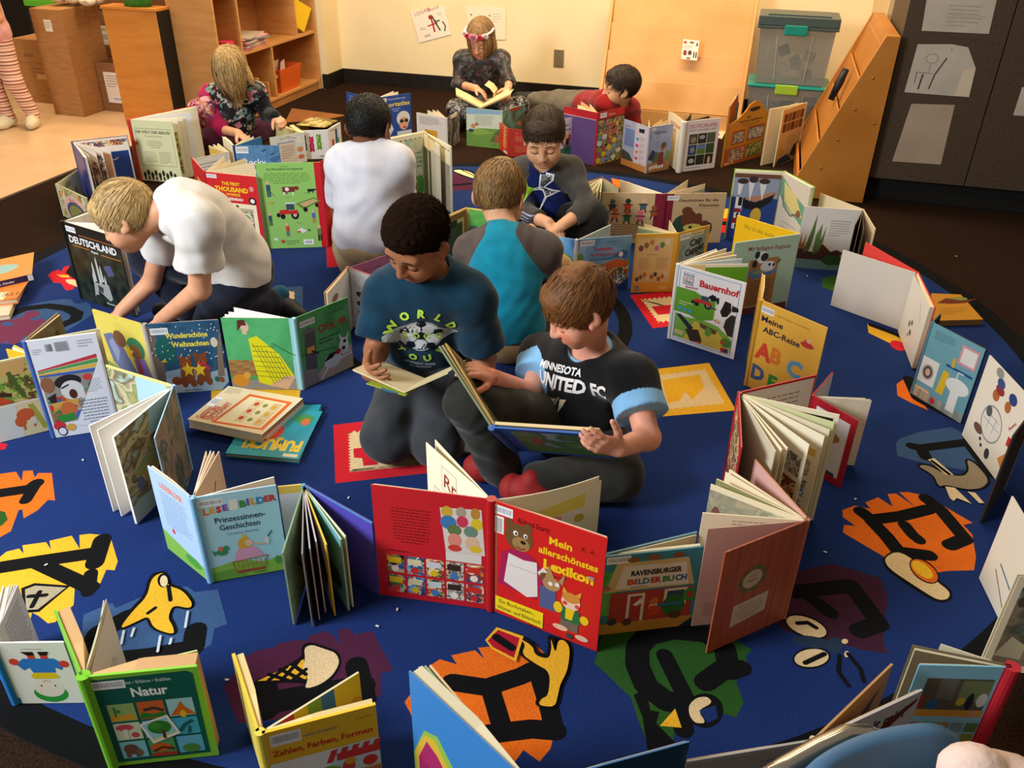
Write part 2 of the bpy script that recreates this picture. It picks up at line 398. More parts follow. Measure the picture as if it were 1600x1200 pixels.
# orange letter H with a kangaroo
RL()
rp(ORA, [632, 1097, 645, 1080, 672, 1040, 687, 1030, 714, 1038, 705, 1024, 742, 1016, 757, 1030, 747, 1012, 770, 1010, 800, 1030, 830, 1000, 850, 1020, 842, 1060, 858, 1085, 873, 1112, 872, 1122, 860, 1170, 843, 1190, 818, 1172, 800, 1196, 700, 1196, 660, 1150])
rs(BLK, .055, [706, 1066, 760, 1074, 815, 1056, 834, 1046]); rs(BLK, .05, [840, 1050, 858, 1105, 866, 1140]); rs(BLK, .05, [768, 1082, 786, 1142]); rs(BLK, .055, [740, 1150, 830, 1139, 868, 1142])
KAN = ch([860, 995, 868, 1022, 872, 1000, 882, 1000, 891, 1012, 887, 1047, 875, 1070, 872, 1085, 867, 1105, 841, 1102, 845, 1092, 857, 1087, 860, 1050, 835, 1036, 815, 1022, 822, 1005, 800, 992, 832, 1008, 836, 1024, 858, 1030, 862, 1012])
for i in range(0, len(KAN), 2):
    j = (i+2) % len(KAN); rs(BLK, .016, [KAN[i], KAN[i+1], KAN[j], KAN[j+1]])
rp(YEL, KAN); rp(YEL, [758, 1000, 776, 980, 818, 994, 806, 1034, 768, 1014]); rp('a8182c', [762, 1001, 778, 984, 812, 997, 803, 1028, 770, 1011]); rs(BLK, .02, [775, 998, 800, 1015])
# green letter G with a toucan
RL()
rp(GRE, [940, 992, 929, 1036, 986, 1090, 997, 1125, 1012, 1162, 1052, 1160, 1060, 1110, 1132, 1115, 1150, 1121, 1162, 1097, 1150, 1065, 1170, 1045, 1165, 1025, 1175, 1015, 1150, 1000, 1100, 978, 1000, 975])
rs(BLK, .065, [1100, 990, 1050, 985, 1012, 994, 996, 1012, 996, 1040, 1010, 1072, 1040, 1095, 1068, 1100]); rs(BLK, .06, [1100, 990, 1132, 1012, 1138, 1040, 1102, 1066]); rs(BLK, .055, [1140, 1050, 1158, 1044]); rs(BLK, .045, [1038, 1024, 1072, 1092])
rp(BLK, [990, 1086, 1008, 1075, 1016, 1110, 1030, 1112, 1025, 1130, 1055, 1160, 1012, 1172, 1004, 1120])
rs(BLK, .05, [1062, 1104, 1068, 1140]); rp(YEL, [1055, 1107, 1065, 1137, 1031, 1134]); re(BLK, 1101, 1110, 29, 27); rp(CREAM, ch([1114, 1098, 1105, 1088, 1088, 1090, 1076, 1102, 1077, 1118, 1086, 1130, 1104, 1130, 1090, 1110])); rp('192f66', [1118, 1102, 1092, 1110, 1106, 1130, 1122, 1122])
# dark purple letter F with a fly
RL()
rp('3b1c30', [1235, 895, 1300, 880, 1375, 903, 1387, 932, 1383, 965, 1380, 1000, 1387, 1021, 1350, 1016, 1300, 1002, 1230, 988, 1205, 970])
rs(BLK, .055, [1240, 925, 1330, 915, 1374, 975, 1342, 986]); rs(BLK, .045, [1262, 930, 1298, 958])
re(BLK, 1260, 979, 36, 17, .35); re(CREAM, 1260, 979, 33, 14, .35); re(BLK, 1268, 1028, 30, 17, -.1); re(CREAM, 1268, 1028, 27, 14, -.1); rs(BLK, .012, [1246, 974, 1262, 973, 1275, 981]); rs(BLK, .012, [1258, 1036, 1275, 1028, 1288, 1022])
re('26364d', 1268, 1003, 30, 9, .15); re('26364d', 1305, 1008, 13, 13); re(CREAM, 1320, 1002, 5, 4); re(CREAM, 1323, 1022, 4, 5); rs(BLK, .01, [1312, 1025, 1310, 1050, 1326, 1072]); rs(BLK, .01, [1325, 1022, 1344, 1045, 1350, 1065])
# orange letter E with an egg
RL()
rp(ORA, [1316, 797, 1335, 790, 1360, 795, 1352, 785, 1372, 777, 1395, 792, 1387, 772, 1400, 771, 1430, 792, 1405, 769, 1420, 769, 1447, 775, 1482, 795, 1520, 817, 1505, 820, 1519, 835, 1525, 870, 1522, 891, 1480, 892, 1425, 901, 1375, 866, 1317, 832, 1319, 820, 1337, 822, 1317, 808])
rs(BLK, .05, [1345, 799, 1362, 812, 1410, 806, 1450, 796]); rs(BLK, .05, [1447, 779, 1470, 797, 1508, 842, 1484, 852]); rs(BLK, .05, [1362, 814, 1385, 838, 1404, 862, 1452, 868]); rs(BLK, .042, [1413, 820, 1426, 836, 1436, 844])
rp(BLK, ch([1377, 872, 1400, 857, 1425, 868, 1464, 904, 1489, 923, 1486, 939, 1464, 942, 1430, 922, 1384, 890])); rp(CREAM, ch([1381, 872, 1400, 861, 1422, 870, 1462, 907, 1485, 925, 1482, 936, 1465, 938, 1432, 917, 1388, 888]))
re(BLK, 1444, 892, 27, 15, .65); re(ORA, 1444, 892, 25, 13, .65); re('e8b930', 1441, 890, 20, 9, .65)
# slate letter D with a grey animal
RL()
rp(SLA, [1400, 692, 1407, 685, 1437, 675, 1487, 667, 1505, 677, 1560, 728, 1555, 742, 1510, 735, 1437, 722, 1402, 712])
rs(BLK, .045, [1425, 697, 1440, 700, 1512, 691]); rs(BLK, .045, [1440, 702, 1446, 714]); rs(BLK, .05, [1512, 691, 1552, 742])
ANI = ch([1432, 727, 1452, 727, 1474, 740, 1505, 745, 1515, 735, 1510, 717, 1525, 725, 1546, 750, 1535, 763, 1510, 765, 1477, 757, 1467, 761, 1459, 742])
for i in range(0, len(ANI), 2):
    j = (i+2) % len(ANI); rs(BLK, .014, [ANI[i], ANI[i+1], ANI[j], ANI[j+1]])
rp('8a7d68', ANI); rp('d8c5a0', [1450, 718, 1460, 716, 1490, 742, 1478, 742]); rp('d8c5a0', [1477, 760, 1492, 762, 1518, 787, 1495, 778, 1490, 783, 1484, 778]); rp('d8c5a0', [1512, 768, 1524, 770, 1538, 786, 1530, 786]); rs(BLK, .012, [1456, 722, 1482, 742])
# orange letter C, yellow B, green A
RL()
rp(ORA, [1401, 600, 1415, 590, 1450, 641, 1425, 630, 1402, 618]); rp(ORA, [1435, 592, 1500, 600, 1502, 652, 1475, 638, 1440, 614]); rs(BLK, .05, [1420, 592, 1434, 622, 1470, 642, 1494, 654])
rp(YEL, [1355, 506, 1370, 508, 1412, 532, 1410, 545, 1390, 536, 1357, 520]); rs(BLK, .03, [1362, 508, 1410, 526]); re(RED, 1403, 540, 13, 7, .4)
rp(GRE, [1285, 435, 1305, 429, 1318, 450, 1307, 457, 1284, 448])
# umbrella letter at the back, and the patches between the books
RL()
rp(PUR, [700, 272, 715, 270, 742, 285, 737, 297, 700, 298]); rs(BLK, .04, [700, 290, 734, 287]); rp(BLK, ch([705, 265, 722, 263, 743, 269, 752, 282, 733, 279, 714, 272])); rp('ecd6a4', ch([707, 266, 721, 265, 739, 270, 748, 281, 734, 277, 715, 270])); rs(BLK, .01, [722, 266, 742, 275])
rp(YEL, [1126, 326, 1142, 326, 1139, 341, 1126, 342]); rp(BLK, [1126, 345, 1139, 345, 1138, 352, 1126, 352]); rp(RED, [1125, 341, 1140, 341, 1139, 346, 1125, 346]); rp(RED, [1124, 352, 1138, 352, 1136, 364, 1124, 363])
rp(ORA, [955, 278, 985, 285, 982, 296, 960, 294]); rp(RED, [-10, 690, 12, 694, 8, 702, -10, 704])
ro = rug.build('alphabet_rug', loc=RUGC)
tag(ro, 'round navy alphabet rug with coloured letters and animals lying on brown carpet', 'rug')

# ================================================================ left side: boxes, cabinet, shelf
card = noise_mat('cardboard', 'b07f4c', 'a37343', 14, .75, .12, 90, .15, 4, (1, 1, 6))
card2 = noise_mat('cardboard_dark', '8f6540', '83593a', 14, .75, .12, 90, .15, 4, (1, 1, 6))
def carton(name, x0, x1, y0, y1, h, label, stickers=(), m=card, z0=.003, rot=0, flaps=False):
    c = Vector(((x0+x1)/2, (y0+y1)/2, z0)); r = root(name, c, label, 'box')
    R = Matrix.Translation(c) @ Matrix.Rotation(rot, 4, 'Z') @ Matrix.Translation(-c)
    b = MB()
    if flaps:
        t = .006
        b.box((x0, y0, z0), (x1, y0+t, z0+h), m, R); b.box((x0, y1-t, z0), (x1, y1, z0+h), m, R); b.box((x0, y0+t, z0), (x0+t, y1-t, z0+h), m, R); b.box((x1-t, y0+t, z0), (x1, y1-t, z0+h), m, R); b.box((x0+t, y0+t, z0), (x1-t, y1-t, z0+t), m, R)
    else: b.box((x0, y0, z0), (x1, y1, z0+h), m, R)
    b.build('body', r, bevel=.002)
    if not flaps:
        b = MB(); b.box((x0-.0005, (y0+y1)/2-.03, z0+h), (x1+.0005, (y0+y1)/2+.03, z0+h+.0006), mat('c39a63', .25, .5), R); b.build('packing_tape', r)
    for st in stickers:
        b = MB(); ax, u0, u1, v0, v1, shp = st
        if ax == 'y': fn = lambda u, v, l: R @ Vector((u0+u, y0-.0012-l, v0+v)); b.box((u0, y0-.001, v0), (u1, y0-.0001, v1), shp[0], R)
        else: fn = lambda u, v, l: R @ Vector((x1+.0012+l, u0+u, v0+v)); b.box((x1+.0001, u0, v0), (x1+.001, u1, v1), shp[0], R)
        art(b, fn, u1-u0, v1-v0, shp[1]); b.build('printed_label' if shp[2] else 'print', r)
    return r
wh = mat('e6dccb', .5); ink = '33261c'
carton('cardboard_box', -4.545, -4.315, 4.82, 5.16, .66, 'tall narrow cardboard box with a small white sticker beside the striped leggings', [('y', -4.455, -4.40, .53, .60, (wh, [('l', '8d857c', .15, .2, .85, .85, 4)], True))], rot=.0)
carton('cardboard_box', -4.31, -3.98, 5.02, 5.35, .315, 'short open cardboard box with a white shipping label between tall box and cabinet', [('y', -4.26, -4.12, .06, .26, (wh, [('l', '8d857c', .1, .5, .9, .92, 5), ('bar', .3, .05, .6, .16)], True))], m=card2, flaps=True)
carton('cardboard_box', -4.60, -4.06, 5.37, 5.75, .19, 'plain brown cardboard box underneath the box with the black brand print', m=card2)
carton('cardboard_box', -4.60, -4.06, 5.365, 5.76, .56, 'upper cardboard box with black brand lettering and arrows behind the orange cabinet', [
    ('y', -4.585, -4.30, .575, .635, (card2, [('s', ink, [.02, 1, .10, .5, .02, 0], .2), ('s', ink, [.19, 1, .11, .5, .19, 0], .2), ('t', ink, 'HOVER', .24, .2, .85, 'l', 0, .02)], False)),
    ('y', -4.59, -4.36, .365, .49, (wh, [('t', '5a5048', 'HOVERBOARD', .25, .75, .16), ('bar', .15, .15, .6, .5), ], True)),
    ('y', -4.555, -4.40, .285, .345, (card2, [('r', ink, .0, 0, .46, 1), ('r', '83593a', .03, .06, .43, .94), ('r', ink, .1, .15, .16, .85), ('p', ink, [.06, .7, .13, .95, .2, .7]), ('r', ink, .28, .15, .34, .85), ('p', ink, [.24, .7, .31, .95, .38, .7]), ('r', ink, .54, 0, 1, 1), ('r', '83593a', .57, .06, .97, .94), ('p', ink, [.65, .8, .9, .8, .77, .2])], False))], m=card2, z0=.195)
carton('cardboard_box', -4.98, -4.63, 5.06, 5.48, .42, 'wide cardboard box with printed lettering behind the legs in striped leggings', [('y', -4.95, -4.60, .05, .40, (card, [('t', '6b4a2c', 'ıhart', .12, .74, .12, 'l', 0, .01), ('r', '8d6238', 0, .63, 1, .64), ('r', '8d6238', 0, .60, 1, .605), ('l', '7d5a38', .2, .35, .5, .55, 3), ('r', 'c39a6a', .3, .33, .75, .42), ('t', '7d5a38', 'FRAGILE', .45, .1, .1)], False))])
carton('cardboard_box', -5.07, -4.66, 5.5, 5.85, .52, 'cardboard box with an upright flap behind the wide lettered box', flaps=True)
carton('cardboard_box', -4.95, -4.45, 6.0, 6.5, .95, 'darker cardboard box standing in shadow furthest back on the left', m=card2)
b = MB(); b.box((-5.6, 5.9, .50), (-4.5, 5.97, .545), mat('5fae2c', .5)); b.box((-5.6, 5.92, .003), (-5.5, 5.95, .5), mat('2a2622')); b.box((-4.6, 5.92, .003), (-4.5, 5.95, .5), mat('2a2622'))
tag(b.build('green_rail', loc=(-5, 5.93, .003), bevel=.004), 'bright green rail on dark posts behind the cardboard boxes', 'rail')
b = MB(); b.box((-7.2, 6.6, .003), (-4.4, 6.9, 1.5), mat('1d1512', .8)); tag(b.build('dark_cabinet', loc=(-5.8, 6.75, .003), bevel=.006), 'black cabinet in shadow behind the cardboard boxes', 'cabinet')
# plastic wrap heap on the tall box, green planter on the cabinet
b = MB(); rr = random.Random(3); M_ = []
for i in range(9):
    c = Vector((-4.43+.1*(i % 3)+rr.uniform(-.02, .02), 4.98+.07*(i//3), .698+rr.uniform(0, .02)))
    b.ball(c, (.06, .045, .03), noise_mat('plastic_wrap', 'e9dcc0', 'cdb895', 25, .25, .9, 40, .5, dist=.02), 10, 6)
tag(b.build('plastic_wrap', smooth=True, loc=(-4.4, 5, .664)), 'crumpled clear plastic wrap heaped on the tall narrow cardboard box', 'wrapping')

ply = noise_mat('plywood', 'd0883c', 'c47b30', 5, .4, .04, 60, .3, 5, (1, 1, 5))
birch = noise_mat('birch_plywood', 'c99055', 'bd8347', 5, .4, .04, 60, .3, 5, (1, 1, 6))
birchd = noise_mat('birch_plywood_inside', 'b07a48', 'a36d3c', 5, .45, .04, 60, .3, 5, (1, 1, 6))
r = root('storage_cabinet', (-3.725, 4.79, .003), 'low honey-coloured plywood cabinet beside the tall open bookshelf', 'cabinet')
b = MB(); b.box((-3.921, 4.73, .003), (-3.545, 4.852, .70), ply); b.build('body', r, bevel=.004)
b = MB(); b.box((-3.925, 4.72, .701), (-3.535, 4.853, .72), ply); b.build('top', r, bevel=.004)
b = MB(); b.box((-3.5445, 4.735, .003), (-3.536, 4.852, .699), mat('1c1510', .6)); b.build('shaded_side', r)  # near-black colour paints the shade on the cabinet's right side
# planter
r = root('green_planter', (-3.70, 4.785, .721), 'green crinkled pot standing on the low plywood cabinet', 'pot')
b = MB(); n = 40; prof = [(.085, 0), (.10, .05), (.105, .12), (.10, .125), (.09, .12), (.08, .02)]
vs, fs = [], []
for i, (rad, z) in enumerate(prof):
    for k in range(n):
        a = 2*math.pi*k/n; q = rad*(1+.06*math.sin(a*10)); vs.append((-3.70+q*math.cos(a), 4.785+q*.62*math.sin(a), .721+z))
for i in range(len(prof)-1):
    for k in range(n): fs.append((i*n+k, i*n+(k+1) % n, (i+1)*n+(k+1) % n, (i+1)*n+k))
fs.append(tuple(range(n))[::-1]); fs.append(tuple(range((len(prof)-1)*n, len(prof)*n)))
b.add(vs, fs, mat('1f7a26', .35, .5)); b.build('pot', r, smooth=True)

# open bookshelf along the left wall
X0, X1, Y0, Y1, HT = -3.56, -3.24, 4.857, 6.145, 1.25
r = root('bookshelf', ((X0+X1)/2, (Y0+Y1)/2, .003), 'tall open birch bookshelf with cubbies along the left wall', 'bookshelf')
for (ya, yb) in ((Y0, Y0+.02), (Y1-.02, Y1)):
    b = MB(); b.box((X0, ya, .003), (X1, yb, HT), birch); b.build('side_panel', r, bevel=.003)
b = MB(); b.box((X0, Y0+.021, .05), (X0+.008, Y1-.021, HT), birchd); b.build('back_panel', r)
for z in (.055, .405, .80, HT-.02):
    b = MB(); b.box((X0+.009, Y0+.021, z), (X1-.004, Y1-.021, z+.02), birch); b.build('shelf', r, bevel=.002)
b = MB(); b.box((X1-.03, Y0+.021, .003), (X1-.012, Y1-.021, .054), birchd); b.build('kick_board', r)
for (y, z0, z1) in ((5.13, .426, .799), (5.86, .426, .799), (5.49, .076, .404)):
    b = MB(); b.box((X0+.009, y, z0), (X1-.006, y+.018, z1), birch); b.build('divider', r, bevel=.002)
def sheet(name, pts, m, label, cat='paper', t=.0015, group=None, loc=None, shapes=None):
    b = MB(); pts = [Vector(p) for p in pts]; nrm = (pts[1]-pts[0]).cross(pts[3]-pts[0]).normalized(); b.prism(pts, nrm*t, m)
    if shapes:
        ux, uy = pts[1]-pts[0], pts[3]-pts[0]; w_, h_ = ux.length, uy.length
        art(b, lambda u, v, l: pts[0]+ux*(u/w_)+uy*(v/h_)+nrm*(t+.0002+l), w_, h_, shapes)
    return tag(b.build(name, loc=loc or sum(pts, Vector())/len(pts)), label, cat, group)
# orange bin in the lower right cubby
r = root('orange_bin', (-3.37, 5.72, .077), 'orange plastic bin holding white papers in the lower shelf cubby', 'bin')
om = mat('d9601f', .4, .4); b = MB(); bx = [(-3.47, 5.60), (-3.27, 5.60), (-3.27, 5.86), (-3.47, 5.86)]; tx = [(-3.49, 5.57), (-3.25, 5.57), (-3.25, 5.89), (-3.49, 5.89)]
zb, zt = .077, .235
for i in range(4):
    j = (i+1) % 4; q = [Vector((*bx[i], zb)), Vector((*bx[j], zb)), Vector((*tx[j], zt)), Vector((*tx[i], zt))]
    nn = (q[1]-q[0]).cross(q[3]-q[0]).normalized(); b.prism(q, -nn*.004, om)
b.box((-3.466, 5.604, zb), (-3.274, 5.856, zb+.004), om); b.build('tub', r)
b = MB(); b.box((-3.27, 5.563, .185), (-3.36, 5.57, .205), mat('e9c9a8')); b.build('name_tag', r)
for i, (dx, a) in enumerate(((0, .1), (.05, -.15))):
    sheet('paper_sheet', [Vector((-3.42+dx, 5.66+.09*i, .10)), Vector((-3.42+dx, 5.80+.05*i, .10)), Vector((-3.40+dx+a*.1, 5.81+.04*i, .262)), Vector((-3.40+dx, 5.68+.09*i, .255))], mat('e7dfd6'), ('white paper standing in the front of the orange bin', 'white paper standing at the back of the orange bin')[i], group='papers in the orange bin')
# things in the cubbies
sheet('yellow_folder', [Vector((-3.29, 5.882, .50)), Vector((-3.26, 5.99, .428)), Vector((-3.25, 6.115, .575)), Vector((-3.29, 5.96, .655))], mat('e3b90f', .4), 'yellow folder leaning in the upper right shelf cubby', 'folder', .004)
b = MB(); b.box((-3.42, 6.03, .427), (-3.34, 6.11, .79), mat('d8d5cf')); tag(b.build('white_binder', loc=(-3.38, 6.07, .427), bevel=.003), 'white binder at the far end of the upper cubby', 'binder')
b = MB(); b.ball((-3.40, 5.955, .465), (.07, .055, .038), mat('2e5a2a', .6)); tag(b.build('green_pouch', smooth=True, loc=(-3.4, 5.955, .427)), 'dark green pouch behind the yellow folder', 'pouch')
pk = random.Random(5)
for i in range(9):
    y = 5.20+.028*i; z = .427+.006*(i % 4); c = ['d98f92', 'b77a78', 'e6c9b6', '8f8b86', 'd46f7e', 'c9b9a6', '7c8a94', 'e0a39f', 'bfae9a'][i]
    b = MB(); a = pk.uniform(-.25, .25)
    Mx = Matrix.Translation((-3.37, 5.33, .427+.0085*i)) @ Matrix.Rotation(a, 4, 'Z'); b.box((-.115, -.15, 0), (.115, .15, .0075), mat(c, .5), Mx)
    tag(b.build('paper_folder', loc=(-3.37, 5.33, .427+.0085*i)), ['pink folder at the bottom of the pile on the middle shelf', 'brown-pink folder second from the bottom of the shelf pile', 'cream folder third from the bottom of the shelf pile', 'grey folder fourth from the bottom of the shelf pile', 'rose folder in the middle of the shelf pile', 'beige folder fourth from the top of the shelf pile', 'slate folder third from the top of the shelf pile', 'salmon folder second from the top of the shelf pile', 'tan folder topmost of the pile on the middle shelf'][i], 'folder', 'folders piled on the middle shelf')
b = MB(); b.box((-3.36, 5.03, .427), (-3.28, 5.11, .50), mat('d2334f', .5)); tag(b.build('pink_box', loc=(-3.32, 5.07, .427), bevel=.004), 'small bright pink box on the middle shelf beside the folders', 'box')
for i, y in enumerate((5.28, 5.40)):
    b = MB(); b.box((-3.50, y, .077), (-3.25, y+.012, .24-.05*i), birch); tag(b.build('wooden_board', loc=(-3.4, y, .077), bevel=.002), ('taller thin wooden board standing in the lower left cubby', 'shorter thin wooden board next to the cubby divider')[i], 'board', 'boards in the lower cubby')

# ---------------------------------------------------------------- back display rack with ledges (faces the camera)
maple = noise_mat('maple_ply', 'dda566', 'd39a5a', 4, .4, .04, 60, .3, 5, (1, 1, 1))
def display(name, label, T, W, m, H=.815, studs=False, base=.36, top=.07):
    """T maps local (x along width, y depth from front, z) to the room"""
    c = T @ Vector((W/2, base/2, .003)); r = root(name, c, label, 'display rack')
    for x in (0, W-.022):
        b = MB(); q = [(x, 0, .003), (x, base, .003), (x, base, H), (x, base-top, H), (x, 0, .10)]
        b.prism([T @ Vector(p) for p in q], (T.to_3x3() @ Vector((.022, 0, 0))), m); b.build('side_panel', r, bevel=.002)
    sl = (base-top)/(H-.10)          # slope of the front edge
    TX = T.to_3x3() @ Vector((W-.046, 0, 0)); nt_ = 4; dz = (H-.16)/nt_
    for i in range(nt_):
        z = .10+dz*i; y0 = sl*(z-.10)+.030; y1 = sl*(z+dz-.10)+.012
        b = MB(); q = [(.023, y0, z), (.023, y0+.010, z), (.023, y1+.010, z+dz+.012), (.023, y1, z+dz+.012)]
        b.prism([T @ Vector(p) for p in q], TX, m); b.build('tier_panel', r, bevel=.0015)
    b = MB(); q = [(.023, base-top-.012, H-.062), (.023, base-.002, H-.062), (.023, base-.002, H-.001), (.023, base-top+.004, H-.001)]
    b.prism([T @ Vector(p) for p in q], T.to_3x3() @ Vector((W-.046, 0, 0)), m); b.build('top_rail', r)
    b = MB(); q = [(.023, .006, .003), (.023, .02, .003), (.023, .02, .099), (.023, .006, .099)]
    b.prism([T @ Vector(p) for p in q], T.to_3x3() @ Vector((W-.046, 0, 0)), m); b.build('kick_board', r)
    if studs:
        for (y, z) in ((.267, .622), (.217, .47), (.32, .41), (.165, .315), (.115, .165)):
            b = MB(); b.ball(T @ Vector((-.001, y, z)), .007, mat('b9793c', .3, .5, .6), 8, 6); b.build('screw', r, smooth=True)
    return r
display('book_display', 'wide light wooden book display with empty ledges against the back wall', Matrix.Translation((-1.045, 5.86, 0)), .95, maple, H=.815, base=.42, top=.12)
oak = noise_mat('oak_ply', 'b4742f', 'a66624', 4, .4, .04, 60, .3, 5, (1, 1, 1))
T2 = Matrix.Translation((.25, 4.64, 0)) @ Matrix(((0, 1, 0, 0), (1, 0, 0, 0), (0, 0, 1, 0), (0, 0, 0, 1)))
display('book_display', 'narrow orange-brown wooden book display seen from its side by the dark cabinet', T2, .86, oak, studs=True, base=.352, top=.065)
# slim black umbrella lying in the right display
b = MB(); pts = [PY(1322, 108, 5.0), PY(1312, 128, 4.98), PY(1298, 156, 4.96)]
b.tube(pts, [.018, .022, .016], mat('16161c', .4), 10); tag(b.build('umbrella', smooth=True, loc=pts[1]), 'slim folded black umbrella lying in the orange-brown display', 'umbrella')
# card on the back display
c0 = [PY(1064, 92, 5.955), PY(1089, 95, 5.955), PY(1093, 64, 5.985), PY(1068, 61, 5.985)]
sheet('picture_card', c0, mat('efe0d0'), 'small white picture card leaning on the back display ledge', 'card', .006, shapes=[('r', '8c2f1f', .1, .2, .3, .45), ('e', '5c3620', .5, .35, .12, .12), ('r', '40433a', .72, .12, .8, .42), ('r', '40433a', .86, .12, .94, .42), ('e', 'b33a2a', .15, .85, .1, .07), ('e', 'a03040', .55, .87, .15, .05), ('p', '3c3c3c', [.8, .7, .95, .75, .88, .95]), ('r', '8a4a2a', .35, .03, .55, .12), ('l', 'b09c90', .1, .5, .7, .72, 3)])

# ---------------------------------------------------------------- clear totes
tm = bpy.data.materials.new('clear_plastic'); tm.use_nodes = True; nb = tm.node_tree.nodes['Principled BSDF']
nb.inputs['Base Color'].default_value = lin('8c8f8a'); nb.inputs['Roughness'].default_value = .25; nb.inputs['Alpha'].default_value = .42
def tote(z0, h, lidm, rimm, latch, label, x0, x1, y0, y1, lid):
    cx, cy = (x0+x1)/2, (y0+y1)/2; r = root('storage_tote', (cx, cy, z0), label, 'storage tote')
    b = MB(); s = .86
    B = [(cx+(x-cx)*s, cy+(y-cy)*s) for x, y in ((x0, y0), (x1, y0), (x1, y1), (x0, y1))]; Tq = [(x0+.015, y0+.015), (x1-.015, y0+.015), (x1-.015, y1-.015), (x0+.015, y1-.015)]
    for i in range(4):
        j = (i+1) % 4; b.face([Vector((*B[i], z0+.002)), Vector((*B[j], z0+.002)), Vector((*Tq[j], z0+h)), Vector((*Tq[i], z0+h))], tm)
    b.face([Vector((*q, z0+.002)) for q in B], tm); o = b.build('tub', r); so = o.modifiers.new('solid', 'SOLIDIFY'); so.thickness = .003
    b = MB(); b.box((x0, y0, z0+h-.005), (x1, y1, z0+h+.012), rimm)
    if lid: b.prism([Vector((x0, y0, z0+h+.013)), Vector((x1, y0, z0+h+.013)), Vector((x1, y1, z0+h+.013)), Vector((x0, y1, z0+h+.013))], (0, 0, .05), lidm); b.box((x0+.05, y0+.05, z0+h+.063), (x1-.05, y1-.05, z0+h+.07), lidm)
    b.build('lid', r, bevel=.008)
    b = MB(); b.box((cx-.075, y0-.014, z0+h-.035), (cx+.055, y0-.001, z0+h+.02), latch); b.build('latch', r, bevel=.005)
    for x in (cx-.11, cx+.09):
        b = MB(); a = Vector((x, y0+.012, z0+h-.04)); c = Vector((cx+(x-cx)*s, cy+(y0-cy)*s-.002, z0+.02)); b.prism([a, a+Vector((.004, 0, 0)), c+Vector((.004, 0, 0)), c], (0, -.003, 0), mat('a5a7a0', .3)); b.build('rib', r)
    return r
TE = mat('0f7f73', .35, .4); DK = mat('3c4b4a', .4, .4); LI = mat('8fb32a', .4, .4)
tote(.003, .37, DK, TE, LI, 'lower clear storage tote with teal rim and lime latch beside the back display', -.08, .40, 5.52, 5.86, False)
tote(.39, .31, DK, DK, TE, 'upper clear storage tote full of clutter with dark lid and teal latch', -.07, .385, 5.54, 5.85, True)
rr = random.Random(11)
names = ['scrap of tan paper inside the upper tote', 'white packet inside the upper tote', 'grey cloth bundle inside the upper tote', 'brown cardboard piece inside the upper tote', 'cream envelope inside the upper tote', 'dark bag inside the upper tote', 'silver foil piece inside the upper tote', 'small beige carton inside the upper tote']
cs = ['b99a6a', 'cfc7b6', '8d8a80', '7a5a3a', 'd8cbb0', '4a4238', '9b9f9f', 'bfa888']
for i in range(8):
    c = Vector((.0+.05*(i % 4)*1.5+.03, 5.63+.09*(i//4), .43+.03*(i % 3)+.06*(i//4)))
    b = MB(); R = Matrix.Translation(c) @ Matrix.Rotation(rr.uniform(-.6, .6), 4, 'Y') @ Matrix.Rotation(rr.uniform(-.4, .4), 4, 'Z')
    b.box((-.03, -.02, -.025), (.03, .02, .035), mat(cs[i], .6), R); tag(b.build('tote_clutter', loc=c, bevel=.006), names[i], 'clutter', 'clutter in the upper tote')
for i in range(3):
    c = Vector((.06+.12*i, 5.70, .12)); b = MB(); b.box((c.x-.05, 5.6, .012), (c.x+.05, 5.8, .22+.03*i), mat(['2c2a27', '39352f', '23211f'][i], .7)); tag(b.build('dark_bundle', loc=c, bevel=.015), ['black bundle on the left in the lower tote', 'dark brown bundle in the middle of the lower tote', 'black bundle on the right in the lower tote'][i], 'bundle', 'bundles in the lower tote')

# ---------------------------------------------------------------- dark cabinet on the right with papers
r = root('wall_cabinet', (1.6, 4.98, .003), 'dark brown laminate cabinet with children\'s papers taped to its doors', 'cabinet')
b = MB(); b.box((.615, 4.722, .124), (3.2, 5.3, 2.3), lam); b.build('body', r)
for x0, x1 in ((.612, 1.0655), (1.0705, 1.53), (1.535, 2.1)):
    b = MB(); b.box((x0, 4.70, .124), (x1, 4.7215, 2.3), lam); b.build('door', r, bevel=.002)
b = MB(); b.box((.62, 4.745, .003), (3.2, 5.3, .1235), mat('0c0a09', .7)); b.build('kick_board', r)
pw = noise_mat('sheet_paper', 'b9ae9f', 'b0a596', 9, .7, .15, 30, .2, 3)
Yp = 4.699
def pap(px, label, shapes=None, m=pw, extra=None):
    pts = [PY(x, y, Yp) for x, y in px]; return sheet('paper_sheet', pts, m, label, 'paper', .0008, None, None, shapes)
pap([(1440, 48), (1545, 53), (1562, -20), (1452, -26)], 'pencil-sketched paper taped highest on the dark cabinet', [('l', '9a9084', .35, .1, .85, .6, 6), ('r', '9a9084', .4, .35, .9, .36), ('e', '8c8377', .3, .75, .05, .03)])
b = MB(); q = [PY(x, y, Yp) for x, y in ((1413, 144), (1514, 152), (1525, 108), (1513, 74), (1487, 69), (1434, 69))]; b.prism(q, (0, -.0008, 0), pw)
o = q[0]; fnp = lambda u, v, l: Vector((o.x+u, Yp-.001-l, o.z+v))
art(b, fnp, .29, .225, [('s', '4a443e', [.52, .75, .40, .4, .36, .1], .03), ('s', '4a443e', [.12, .42, .12, .2], .015), ('s', '4a443e', [.22, .40, .2, .08], .035), ('s', '6a635b', [.1, .43, .36, .42], .012), ('e', '8d857b', .3, .72, .1, .1), ('e', 'b9ae9f', .3, .72, .085, .085), ('s', '6a635b', [.3, .6, .3, .45], .01), ('s', '6a635b', [.55, .92, .57, .92], .03)])
